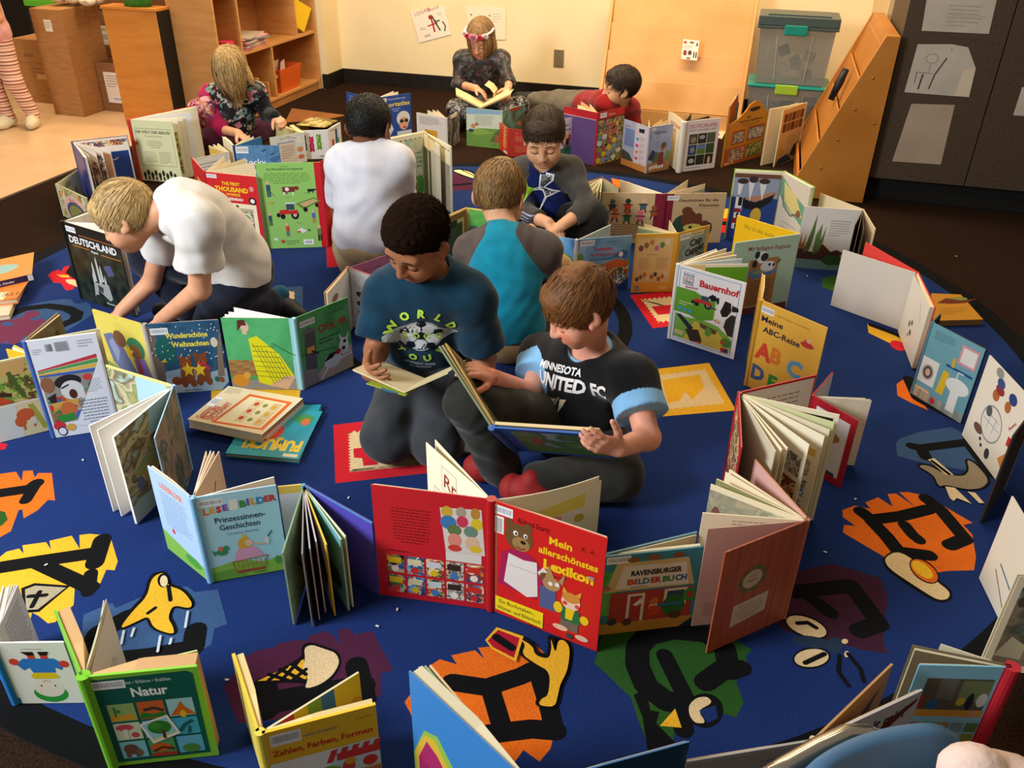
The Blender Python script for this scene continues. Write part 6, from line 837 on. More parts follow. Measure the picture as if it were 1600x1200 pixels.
book('tall biography book with a pink endpaper beside the soccer-ball shirt', (543, 417), (507, 457), (612, 441), .235, 'b98a7a', 'b05a80', 'a87a6a', blk=(.008, .004), pc='e4d4ae', sr=.006, Ai=[('r', 'd0cdc8', .0, .0, 1, .97), ('e', '8a5a4a', .3, .8, .14, .06), ('e', '8a5a4a', .3, .55, .12, .06), ('e', '9a7a5a', .3, .35, .12, .08)], Bi=[('r', 'd4d6da', 0, 0, 1, 1), ('l', '9a9a9c', .08, .72, .9, .94, 7)] + sum([[('e', c, .22, y, .09, .045), ('e', 'd9b49a', .27, y-.03, .05, .04)] for c, y in (('3a2a1e', .62), ('33301e', .46), ('a8783a', .3), ('b08a3a', .16))], []) + [('r', '4a7a3a', .5, .5, .9, .62)],
     pg=[((614, 395), [('r', 'b87a9c', 0, 0, 1, 1), ('t', '4a2a3a', 'Du kannst es lesen', .3, .85, .045, 'l', 0, .01, .4), ('l', '9a6a84', .35, .74, .7, .82, 2)], (), .002, 'b87a9c')])
book('dark picture book with a wooden frame border between the two kneeling boys', (728.6, 324.7), (690, 341), (778, 331), .27, 'c9a25a', 'c9c04a', 'c9a060', name='board_book', tc=.005, blk=(.006, .004), pc='d8b87a', Ai=[('r', '8a6238', 0, 0, 1, 1), ('r', 'c9b88a', 0, .1, .92, .9), ('r', BZ['jung'], 0, 0, .84, .84), ('e', '3f4a46', .35, .55, .3, .25), ('r', '2a2a26', .3, .8, .6, .9)], Bi=[('r', BZ['grn'], 0, 0, 1, 1), ('e', '4f5f5a', .2, .55, .3, .2)])
# ---- bottom edge
NT = ['7fc0cc', '4f9a5a', '5fb0d8', 'c9d8b8', '8fc8d8', '3fa8c8', '8fae6a', 'c9622a', '9acbd8']
book('green nature board book with nine little pictures and a tree photo', (130, 1055), (308, 1038), (88, 952), ((130, 1055), (172, 1196)), '7fc23a', '6fae34', '6fb52f', name='picture_book', tc=.005, blk=(.03, .022), pc='caa070', sr=.012, rough=.3,
     Ao=[('p', '12594f', [.03, .04, .93, .05, .95, .94, .9, .97, .03, .96]), ('bar', .03, .855, .3, .085), ('t', 'c9dcd8', 'Entdecken • Erfahren • Erzählen', .22, .89, .048, 'l', 0, .01, .52), ('t', 'e6eeec', 'Natur', .36, .755, .13, 'l', 0, .03, .33), ('g', NT, .09, .07, .9, .70, 3, 3, .1), ('p', 'd89a2e', [.1, .51, .34, .51, .3, .58, .2, .56, .12, .58]), ('r', '3f7a44', .15, .55, .17, .66), ('e', '3f7a44', .19, .61, .025, .02), ('p', '2f7a2f', [.37, .51, .62, .51, .6, .57, .5, .55, .4, .58]), ('s', '3a3a34', [.42, .6, .52, .615, .6, .58], .03), ('p', 'c96a1e', [.65, .51, .89, .51, .8, .6, .77, .66, .73, .6]), ('e', 'e8b62a', .77, .52, .03, .04), ('e', 'c84a5a', .2, .43, .08, .035), ('r', 'e0dcd0', .18, .31, .22, .41), ('e', 'c84a5a', .28, .34, .035, .03), ('s', '1f5a6a', [.7, .33, .76, .4, .84, .44], .03), ('s', '1f5a6a', [.78, .3, .8, .38], .02), ('e', '6a4a3c', .2, .18, .07, .06), ('r', '6a4a3c', .14, .09, .18, .17), ('r', '6a4a3c', .23, .09, .27, .17), ('e', '7a5a48', .27, .14, .03, .04), ('e', 'c9622a', .48, .17, .1, .05), ('s', '5a2f1a', [.4, .13, .5, .17, .6, .14], .025), ('r', 'a83a2a', .38, .07, .62, .11), ('e', '4f8a3f', .76, .13, .08, .05), ('p', 'ece8e4', [.34, .45, .62, .53, .7, .31, .42, .22]), ('p', '8fc8d4', [.365, .44, .605, .505, .67, .33, .435, .25]), ('p', 'd8d07a', [.425, .27, .67, .335, .67, .33, .435, .25]), ('e', '2f7a2c', .52, .40, .11, .075), ('e', '3f8f38', .48, .42, .06, .04), ('r', '5a3a22', .53, .27, .56, .36)],
     pg=[((308, 1016), (), (), .003, 'b9d888'), ((309, 1024), (), (), .004, 'c98f5a'), ((162, 938), [('r', 'd8d2c0', 0, 0, 1, .95), ('l', '9a9484', .1, .1, .8, .6, 9)], (), .0015, 'cfc8a4', .004), ((166, 936), (), (), .001, 'c9c9b4'), ((100, 950), (), (), .003, 'b8a08a'), ((107, 949), (), (), .003, 'd0bcae')])
book('white book with an upside-down child in blue coat and green cap at left edge', (-14, 1003), (100, 1002), (6, 915), ((100, 1002), (123, 1100)), 'e8e6dc', 'd8d2c4', '2f7fd0', blk=(.004, .01), pc='d8d2c8', sr=.009, Ao=[('r', 'e9e7dd', 0, 0, 1, 1), ('r', '2f7fd0', 0, 0, .08, .1), ('e', '2f9a3a', .56, .17, .25, .15), ('e', 'ecdfcf', .56, .26, .22, .15), ('s', '3a3a3a', [.5, .36, .56, .39, .62, .36], .006), ('e', '2a2a2a', .46, .3, .012, .015), ('e', '2a2a2a', .66, .3, .012, .015), ('e', '2f9a3a', .56, .05, .05, .03), ('p', 'e8c81c', [.36, .46, .42, .52, .7, .52, .78, .46, .74, .42, .4, .42]), ('p', '2f78c8', [.34, .75, .78, .75, .74, .52, .42, .52]), ('p', '2f78c8', [.34, .75, .22, .66, .3, .56, .42, .62]), ('p', '2f78c8', [.78, .75, .9, .66, .84, .56, .72, .62]), ('e', 'd9442f', .2, .7, .07, .055), ('e', 'd9442f', .9, .66, .07, .055), ('r', 'd9442f', .42, .75, .52, .8), ('r', 'd9442f', .6, .75, .7, .8), ('p', '1c1c1c', [.34, .86, .52, .86, .52, .8, .42, .8]), ('p', '1c1c1c', [.58, .86, .74, .86, .7, .8, .6, .8]), ('r', 'b9b4a8', .36, .9, .66, .91)],
     pg=[((27, 914), [('l', '8a8a90', .35, .1, .95, .9, 16)], (), .002, 'c4c4c8'), ((19, 913),), ((14, 914),), ((24, 913),)])
book('yellow board book about numbers and colours at the lower edge', (406, 1143), (586, 1097), (367, 1020), .2, 'e3b52a', 'd8b83a', 'd9c24a', name='board_book', tc=.006, blk=(.012, .014), pc='dcc48a', sr=.009, Ao=[('r', 'e6b92e', 0, 0, 1, 1), ('bar', .05, .80, .27, .15), ('t', '5f6a8a', 'meine Entdecker', .34, .83, .06, 'l', 0, .01, .3), ('t', '8a6a3a', 'Antje Flad', .8, .88, .035), ('t', 'c5331f', 'Zahlen, Farben, Formen', .05, .67, .1, 'l', 0, .03, .9), ('r', 'c3dfe8', 0, .0, 1, .58), ('p', 'e8ecea', [0, .58, .6, .58, .5, .3, 0, .2])] + [('p', 'cf3f3a', [.5+.1*i, .4, .56+.1*i, .4, .62+.1*i, .56, .56+.1*i, .56]) for i in range(5)] + [('p', 'cf3f3a', [.6, .4, 1, .4, 1, .5, .6, .5]), ('r', 'c8b07a', .5, .0, 1, .22), ('g', ['a8663a', 'b8763f', '9a5a32'], .5, 0, 1, .2, 4, 2, .08), ('e', '7fae4a', .5, .26, .14, .1), ('e', 'cf4a3a', .7, .3, .06, .08), ('e', 'd8a03a', .72, .36, .05, .05), ('e', 'cf3a34', .9, .3, .07, .07), ('e', '8ab04f', .4, .2, .1, .1), ('p', 'c43a34', [.1, .02, .25, .12, .35, .1, .3, 0])],
     Bo=[('r', 'dcc65a', 0, 0, 1, 1), ('t', '9a7a2a', 'Entdecker', .85, .1, .14, 'l', 90, .01)], pg=[((560, 1050), [('r', 'd8cba4', 0, 0, 1, 1)] + [('p', c, [.02+.14*i, .62, .16+.14*i, .62, .16+.14*i, 1, .02+.14*i, 1]) for i, c in enumerate(('2f7fb0', 'c8484a', 'e0c82a', '7fae3a', '2f7ab8', 'e3cf2a', 'e3cf2a'))] + [('e', c, .09+.14*i, .62, .07, .1) for i, c in enumerate(('1f5f90', 'a83a3c', 'c8b01a', '4f7a2a', '1f5a90', 'd8a82a', 'd8a82a'))] + [('e', '5a6a4a', .85, .3, .1, .08)], (), .004, 'cfc4a0'), ((374, 1025), (), (), .004, '8a7a5a')])
book('tall blue book with a pink map on its back at the lower edge', (829, 1224), (641, 1047), (1076, 1157), .3, '2f74b8', '1f5f96', '2a6aa8', blk=(.022, .003), pc='d6ccae', sr=.012, rough=.28, Ao=[('r', '3a7fc4', 0, 0, 1, 1), ('p', '8fb84a', [0, .3, .12, .6, .25, .66, .5, .4, .7, .2, .8, 0, 0, 0]), ('p', 'd8b03a', [.02, .34, .12, .56, .22, .6, .5, .3, .6, .05, .6, 0, .02, 0]), ('p', 'a82a62', [.05, .3, .14, .52, .24, .48, .45, .25, .55, 0, .05, 0]), ('l', '6f1c44', .12, .06, .4, .3, 8)], Bo=[('r', '16425f', 0, 0, 1, 1), ('t', '0f1a24', 'MAMA', .5, .62, .26, 'c', 0, .06, .6), ('p', '2a7ab0', [0, .2, 1, .3, 1, .0, 0, 0])], pg=[((655, 1042), (), (), .003, 'c4c0a8'), ((664, 1040), (), (), .003, '8fae8a'), ((672, 1039), (), (), .003, 'd2b48a')])
book('guitar song board book opened toward the rug beside the blue chair', (1271, 1154), (1439, 1076), (1072, 1187), .26, 'b4b2b8', '9a9694', 'cfb888', name='board_book', tc=.004, blk=(.003, .003), pc='d9bc88', sr=.006, Ao=[('r', 'b9b6bc', 0, 0, 1, 1), ('t', '23262e', 'Spiel mit mir!', .18, .80, .15, 'l', 0, .03, .7), ('p', '5f2f26', [.3, .72, .6, .68, .75, .75, .97, .9, .98, .94, .7, .84, .5, .6, .3, .3, .2, .3]), ('e', '1c1614', .6, .62, .09, .14, .3), ('e', 'c9a878', .6, .62, .1, .16, .3), ('e', '1c1614', .6, .62, .085, .135, .3)], Bo=[('r', '8a8786', 0, 0, 1, .97), ('l', '5a5858', .6, .62, .95, .9, 7), ('r', '4a4848', .6, .3, .75, .45), ('r', '8a8786', .61, .31, .74, .44)],
     pg=[((1394, 1037), [('r', '97714a', 0, 0, 1, 1), ('p', '3f2a1c', [.2, .5, .5, .62, .8, .8, .9, .85, .75, .55, .5, .35, .3, .3]), ('s', 'c9bba0', [.3, .3, .55, .5, .65, .75], .02)], (), .004, 'b58a5a')])
book('sky-blue picture dictionary back with a red cloth spine by the blue chair', (1583, 1041), (1436, 1037), (1426, 1009), ((1583, 1041), (1520, 1170)), '7fb6cf', '6a5a44', 'b02430', blk=(.004, .006), pc='d9cfae', sr=.014, Ao=[('r', '84b9d0', 0, 0, 1, 1), ('r', 'b02430', .92, 0, 1, 1), ('p', 'c9903a', [.12, .42, .9, .42, .9, .5, .12, .5]), ('r', '5a5248', .14, .5, .88, .86), ('r', '6f7a52', .55, .6, .88, .84), ('r', '6a6660', .3, .62, .5, .86), ('e', '2f5a94', .3, .56, .06, .06), ('e', 'b8a03a', .6, .6, .05, .05), ('e', '22262a', .7, .6, .04, .1), ('e', 'c9c4c0', .83, .62, .06, .08), ('r', '8a3a30', .14, .52, .2, .66), ('e', 'c98f6a', .8, .45, .05, .04), ('g', ['8a9a8a', 'a86a7a', '8a6a3a', 'a8a8b0', '8a8a3a', 'a05a4a', '6a8a6a', '9a7a5a', '7a8a9a', '5a7a4a'], .1, .1, .92, .36, 5, 2, .16)], Bi=[('r', '6a5f48', 0, 0, 1, 1), ('r', '4a4638', .2, .5, .5, .9), ('r', '5a2420', 0, 0, 1, .25), ('r', '3a2f26', .1, .3, .9, .4), ('r', '8a8478', .3, .6, .42, .8)], pg=[((1470, 1006), (), (), .002)])
# ---- books lying flat
def flatbook(label, px, z, t, cov, pc='e2d6c0', shapes=(), spine=None, name='picture_book', group=None, lift=0):
    px = [px[1], px[0], px[3], px[2]]; q = [P(x, y, z+t) for x, y in px]; q = [Vector((p.x, p.y, z)) for p in q]; c = sum(q, Vector())/4
    r = root(name, (c.x, c.y, z), label, 'book', group); cm = mat(cov, .38, .4)
    b = MB(); b.prism(q, (0, 0, .003), cm); b.build('cover', r)
    qi = [p+(c-p)*.02+Z*.0032 for p in q]; b = MB(); b.prism(qi, (0, 0, t-.0064), mat(pc, .7)); b.build('page_block', r)
    b = MB(); b.prism([p+Z*(t-.003) for p in q], (0, 0, .003), cm)
    ux, uy = q[1]-q[0], q[3]-q[0]; w_, h_ = ux.length, uy.length
    if shapes: art(b, lambda u, v, l: q[0]+ux*(u/w_)+uy*(v/h_)+Z*(t+.0002+l), w_, h_, shapes)
    b.build('cover', r)
    if spine is not None:
        i, sc_, sh = spine; a, d = q[i], q[(i+1) % 4]; n = (d-a).cross(Z).normalized(); n = -n if n.dot(c-a) > 0 else n
        b = MB(); b.prism([a, d, d+n*.003, a+n*.003], (0, 0, t), mat(sc_, .4))
        rt = Z.cross(n); o = a if rt.dot(d-a) > 0 else d
        if sh: art(b, lambda u, v, l: o+rt*u+Z*v+n*(.0033+l), (d-a).length, t, sh)
        b.build('spine', r)
    return r
g0 = .0095
flatbook('turquoise book with a red curly-haired drawing lying under the picture dictionary', [(467, 718), (352, 708), (398, 634), (502, 632)], g0, .014, '1f8a9c', 'b9a88c', [('r', wash(['1f86a0', '2a94a8', '2f8f8a'], 6), 0, 0, 1, 1), ('e', 'c8402c', .45, .5, .16, .18), ('e', 'd8603a', .45, .48, .08, .09), ('e', '3f8a4a', .8, .8, .14, .1), ('e', 'c86a3a', .84, .74, .06, .08), ('t', 'e6c02a', 'PUMUCKL', .95, .33, .27, 'l', 180, .06, .85), ('r', 'd8c9a8', .76, .03, .96, .09), ('e', 'd8a83a', .62, .36, .05, .03), ('e', 'c8402c', .4, .3, .04, .03)])
flatbook('cream picture dictionary paperback with red lettering lying on the turquoise book', [(408, 679), (293, 655), (357, 603), (472, 622)], g0+.0142, .03, 'e0cfae', 'e6dccc', [('r', 'dfcdaa', 0, 0, 1, 1), ('p', 'd8642a', [.3, .04, .97, .1, .97, .9, .36, .9]), ('p', 'ead9b4', [.34, .09, .92, .14, .92, .84, .4, .84]), ('bar', .02, .42, .1, .25), ('t', 'b8301f', 'German', .13, .08, .14, 'l', 90, .02, .26), ('t', 'c0301f', 'PICTURE', .21, .08, .14, 'l', 90, .03, .30), ('t', 'c0301f', 'DICTIONARY', .29, .08, .14, 'l', 90, .03, .42), ('l', '8a7a62', .04, .80, .26, .97, 4), ('g', ['d9c49a', 'e6d6b0', 'd2b98a'], .52, .16, .9, .8, 3, 3, .08)] + [('e', ['c8402c', '8a8a3a', 'd8a23a'][i % 3], .58+.12*(i % 3), .28+.2*(i//3), .03, .05) for i in range(9)], spine=(1, 'ece6de', [('r', 'd8742a', 0, .55, 1, .85), ('r', '22201e', 0, .9, 1, 1), ('r', 'c8502a', .0, .1, .08, .4)]))
flatbook('orange picture book at the bottom of the pile on the left edge', [(14, 492), (-50, 500), (-40, 462), (24, 468)], g0, .018, 'c9b08a', 'd8c8b0', [('r', 'd8c0a0', 0, 0, 1, 1), ('e', 'c8502f', .3, .4, .1, .1)], group=None)
flatbook('orange book with red leaf shapes in the middle of the pile on the left edge', [(26, 466), (-60, 476), (-30, 440), (40, 434)], g0+.0182, .022, 'd8762a', 'c9ab8a', [('r', 'd87a30', 0, 0, 1, 1), ('r', 'd9c9a0', .0, .0, .75, .35), ('e', 'b83a24', .3, .7, .14, .14), ('e', 'c04a2a', .2, .6, .1, .1), ('t', '3a2a20', 'ITE', .95, .3, .2, 'l', 180)])
flatbook('purple-spined board book topmost of the pile on the left edge', [(50, 428), (-70, 455), (-60, 418), (36, 412)], g0+.0405, .024, 'd8702f', 'd6ccc4', [('r', 'd98a40', 0, 0, 1, 1), ('e', '8fb4ac', .5, .5, .3, .2)], spine=(0, '2a2244', [('t', 'd8d2e0', 'Anne Dutters, Kinder', .5, .3, .5, 'c', 0, .02, .5), ('r', 'ded6d2', .93, 0, 1, 1)]), name='board_book')
flatbook('grey-blue book lying under the shin of the boy in the black jersey', [(756, 711), (697, 700), (716, 672), (776, 676)], g0, .010, '6a7486', 'c9c4bc', [('r', '7f8896', .15, 0, 1, 1), ('r', '3a5a8a', 0, 0, .15, 1), ('t', '3a4250', 'Punktier', .9, .75, .2, 'l', 180, .01, .5), ('e', 'c9cdd2', .3, .3, .08, .06)])
flatbook('yellow-edged dark book lying behind the grey-blue book on the rug', [(757, 668), (713, 672), (722, 646), (762, 644)], g0+.0103, .010, 'c9a82a', 'c9b88a', [('r', BZ['jung'], .08, .08, .92, .92)])
q = [P(445, 191, .006), P(500, 188, .006), P(541, 180, .006), P(456, 169, .006)]
b = MB(); b.prism([Vector((p.x, p.y, .002)) for p in q], (0, 0, .004), noise_mat('kraft_paper', '9a6236', '8a5630', 12, .7, .15, 40)); tag(b.build('paper_folder', loc=q[0]), 'brown kraft paper folder lying on the carpet behind the jelly-bear book', 'folder')
q = [P(462, 196, .05), P(508, 200, .05), P(528, 189, .05), P(487, 183, .05)]
b = MB(); b.prism([Vector((p.x, p.y, .05)) for p in q], (0, 0, .004), wash(['a8903a', 'd8c88a', '5a4a22', 'c9b060'], 18)); b.box((q[0].x-.002, q[0].y+.03, .001), (q[0].x+.07, q[0].y+.05, .05), mat('b8a04a')); tag(b.build('gold_sheet', loc=(q[0].x, q[0].y, .001)), 'gold patterned sheet lying behind the jelly-bear book', 'bag')  # gold sheet drawn in place of the jelly-bear book's inner page

# ---- blue chair and the cloth at the lower right corner
r = root('school_chair', P(1430, 1190, .003), 'blue plastic school chair back with a chrome tube at the lower right corner', 'chair')
WL[r.name] = Vector(r.location)
cR_, cL_ = P(1516, 1122, .70), P(1225, 1214, .70); ax = (cL_-cR_); Lc = ax.length; ax.normalize(); nn_ = Z.cross(ax).normalized(); nn_ = -nn_ if nn_.dot(flat(CO)-flat(cR_)) < 0 else nn_
b = MB(); nu, nv = 16, 12; vs = []; fs = []; t_ = .016
def cp(u, v, side):
    x = u; rr = .055; e = 0
    if u < rr: e = rr-math.sqrt(max(0, rr*rr-(rr-u)**2))
    if u > Lc-rr: e = rr-math.sqrt(max(0, rr*rr-(u-Lc+rr)**2))
    return cR_+ax*u-Z*(e*(1-v)+.34*v)+nn_*(-.02*math.sin(math.pi*u/Lc)+.20*v+side*t_)
for side in (0, 1):
    for i in range(nu+1):
        for j in range(nv+1): vs.append(cp(Lc*i/nu, j/nv, side))
K_ = (nu+1)*(nv+1); I_ = lambda i, j, s_: s_*K_+i*(nv+1)+j
for i in range(nu):
    for j in range(nv): fs += [(I_(i, j, 0), I_(i+1, j, 0), I_(i+1, j+1, 0), I_(i, j+1, 0)), (I_(i, j, 1), I_(i, j+1, 1), I_(i+1, j+1, 1), I_(i+1, j, 1))]
    fs += [(I_(i, 0, 0), I_(i, 0, 1), I_(i+1, 0, 1), I_(i+1, 0, 0)), (I_(i, nv, 0), I_(i+1, nv, 0), I_(i+1, nv, 1), I_(i, nv, 1))]
for j in range(nv): fs += [(I_(0, j, 0), I_(0, j+1, 0), I_(0, j+1, 1), I_(0, j, 1)), (I_(nu, j, 0), I_(nu, j, 1), I_(nu, j+1, 1), I_(nu, j+1, 0))]
b.add(vs, fs, mat('44698a', .42, .4)); b.build('backrest', r, True, .004)
sd = flat(cR_)+ax*(Lc*.5)+nn_*.20
b = MB(); q = [sd-ax*.19, sd+ax*.19, sd+ax*.19+nn_*.36, sd-ax*.19+nn_*.36]; b.prism([Vector((p.x, p.y, .375)) for p in q], (0, 0, .014), mat('44698a', .42, .4)); b.build('seat', r, False, .006)
chm = mat('b9b2a4', .18, .5, .9)
for k in (-.17, .17):
    a = sd+ax*k
    b = MB(); b.tube([Vector((a.x, a.y, .004))-nn_*.10, Vector((a.x, a.y, .36))-nn_*.02, Vector((a.x, a.y, .45))-nn_*.09, Vector((a.x, a.y, .62))-nn_*.16], .011, chm, 10); b.build('leg', r, True)
    b = MB(); c_ = a+nn_*.34; b.tube([Vector((c_.x, c_.y, .004))+nn_*.03, Vector((c_.x, c_.y, .36))], .011, chm, 10); b.build('leg', r, True)
b = MB(); b.tube([P(1190, 1226, .655), P(1228, 1199, .655), P(1275, 1172, .655), P(1322, 1149, .655), P(1350, 1147, .65), P(1372, 1156, .63)], .012, chm, 12); b.build('tube_frame', r, True)
b = MB(); o_ = P(1574, 1250, .70)
for dx, dy, dz, rx, ry, rz in ((0, 0, 0, .06, .05, .035), (-.03, .01, .012, .035, .03, .03), (.04, -.01, -.004, .05, .045, .03), (-.02, -.03, -.05, .04, .03, .07), (.03, -.035, -.06, .04, .03, .07)): b.ball(o_+Vector((dx, dy, dz)), (rx, ry, rz), cloth_m if False else noise_mat('pale_cloth', 'e0c4b8', 'd8bcb0', 30, .85, .25, 60, .1, dist=.01), 14, 10)
tag(b.build('pale_cloth', None, True, loc=o_), 'pale pinkish cloth draped at the lower right corner beside the blue chair', 'cloth')
# ---- books held in hands: leaves given by their corners
def heldleaf(r, q, t, m, shapes=None, name='cover', back=None):
    q = [Vector(p) for p in q]; n_ = (q[1]-q[0]).cross(q[3]-q[0]).normalized(); b = MB(); b.prism([p-n_*t/2 for p in q], n_*t, mat(m, .5, .3) if isinstance(m, str) else m)
    ux, uy = q[1]-q[0], q[3]-q[0]
    if shapes: art(b, lambda u, v, l: q[0]+ux*(u/ux.length)+uy*(v/uy.length)+n_*(t/2+.0003+l), ux.length, uy.length, shapes)
    if back: art(b, lambda u, v, l: q[1]-ux*(u/ux.length)+uy*(v/uy.length)-n_*(t/2+.0003+l), ux.length, uy.length, back)
    return b.build(name, r)
T0, T1, T2 = PY(768, 667, 1.66), PY(934, 678, 1.585), PY(686, 541, 1.69); vb = Vector((.03, .13, -.150))
r = root('picture_book', T0, 'large blue picture book held open on the lap in a black team jersey', 'book')
n1 = Vector((0, .008, .008))
heldleaf(r, [T0+vb, T1+vb, T1, T0], .005, '1f4f98', [('r', '1f4f98', 0, 0, 1, 1), ('r', wash(['6a7f8f', '5f7a4a', '3f5a3a', '7f93a0'], 10), .16, .08, .96, .92), ('p', '8a4a34', [.3, .45, .42, .45, .42, .62, .36, .7, .3, .62]), ('p', '4a6a2f', [.16, .08, .96, .08, .96, .4, .6, .3, .16, .42])])
heldleaf(r, [T0+vb*.98+n1, T1+vb*.98+n1, T1+vb*.02+n1, T0+vb*.02+n1], .008, 'c9b07f', name='page_block')
heldleaf(r, [T2+vb, T0+vb, T0, T2], .005, '8f9a78', [('r', '9aa27f', 0, 0, 1, 1)])
n2 = (T0-T2).cross(vb).normalized(); n2 = -n2 if n2.x < 0 else n2
for k_, off in enumerate((.007, .016)):
    heldleaf(r, [T2+vb*.98+n2*off, T0+vb*.98+n2*off*.5, T0+vb*.02+n2*off*.5, T2+vb*.02+n2*off], .005, ('b7a67a', 'c79a56')[k_], None, 'page_block', [('r', BZ['jung'], .03, .05, .97, .95)] if k_ == 1 else None) if k_ == 0 else heldleaf(r, [T0+vb*.98+n2*off*.5, T2+vb*.98+n2*off, T2+vb*.02+n2*off, T0+vb*.02+n2*off*.5], .005, 'c79a56', [('r', wash(['7a7448', '4a4a2c', '9a9060'], 22), .03, .05, .97, .95)], 'page_block', [('r', wash(['7a7448', '4a4a2c', '9a9060'], 22), .03, .05, .97, .95)])
b = MB(); b.tube([T0, T0+vb], .010, mat('2a5aa0', .4), 8); b.build('spine', r)
s0, s1 = PY(632, 613, 1.70), PY(664, 592, 1.80)
r = root('paperback_book', s0, 'small open paperback with little pictures held in front of a soccer-ball shirt', 'book')
a0, a1 = PY(551, 578, 1.72), PY(588, 562, 1.84)
heldleaf(r, [a0, s0, s1, a1], .004, 'd9c59a', [('r', 'dcc8a0', 0, 0, 1, 1), ('l', '6a5a44', .15, .06, .85, .2, 2), ('g', ['5a86a0', '2a1e1a', 'c0643a', '9a5a4a', '3a2018', '5a86a0'], .22, .26, .92, .9, 3, 2, .12), ('r', 'c8502f', .5, .3, .62, .5), ('e', 'c8502f', .56, .75, .08, .08)], 'page', [('r', 'b4c23a', 0, 0, 1, 1)])
dn_ = Vector((.01, -.012, -.018)); heldleaf(r, [a0+(s0-a0)*.22+dn_, s0+dn_*.4, s1+dn_*.4, a1+(s1-a1)*.22+dn_], .002, 'aab43a', [('r', 'a9b83a', 0, 0, 1, 1), ('e', '3f7fb0', .6, .1, .25, .2)])
heldleaf(r, [s0, PY(700, 583, 1.72), PY(702, 577, 1.82), s1], .003, 'cdbb8f', [('r', 'd6c49a', 0, 0, 1, 1)], 'page')
g_n, g_f = PY(751, 170, 5.16), PY(757, 162, 5.26)
r = root('picture_book', g_n, 'cream-paged book open in the lap under the flower headband', 'book')
lq = [PY(713, 150, 5.14), g_n, g_f, PY(712, 139, 5.26)]; rq = [g_n, PY(798, 149, 5.14), PY(795, 140, 5.26), g_f]
for q_ in (lq, rq):
    heldleaf(r, q_, .004, 'c9a25e'); up_ = Vector((0, 0, .006)); heldleaf(r, [p+up_ for p in q_], .006, 'e6cf98', [('r', 'e6cd94', 0, 0, 1, 1), ('r', wash(['d9a86a', 'c98a54', 'e3c48c'], 20), .1, .1, .9, .8)], 'page_block')
b = MB(); pts = [g_n+(g_f-g_n)*.6+Vector((.0, 0, .01)), PY(770, 158, 5.22), PY(771, 146, 5.22), PY(765, 138, 5.22), PY(757, 133, 5.23)]
for a, c in zip(pts, pts[1:]): b.prism([a, c, c+Vector((0, .09, .01)), a+Vector((0, .09, .01))], (.001, 0, .001), mat('e3c98f', .7))
b.build('page', r)
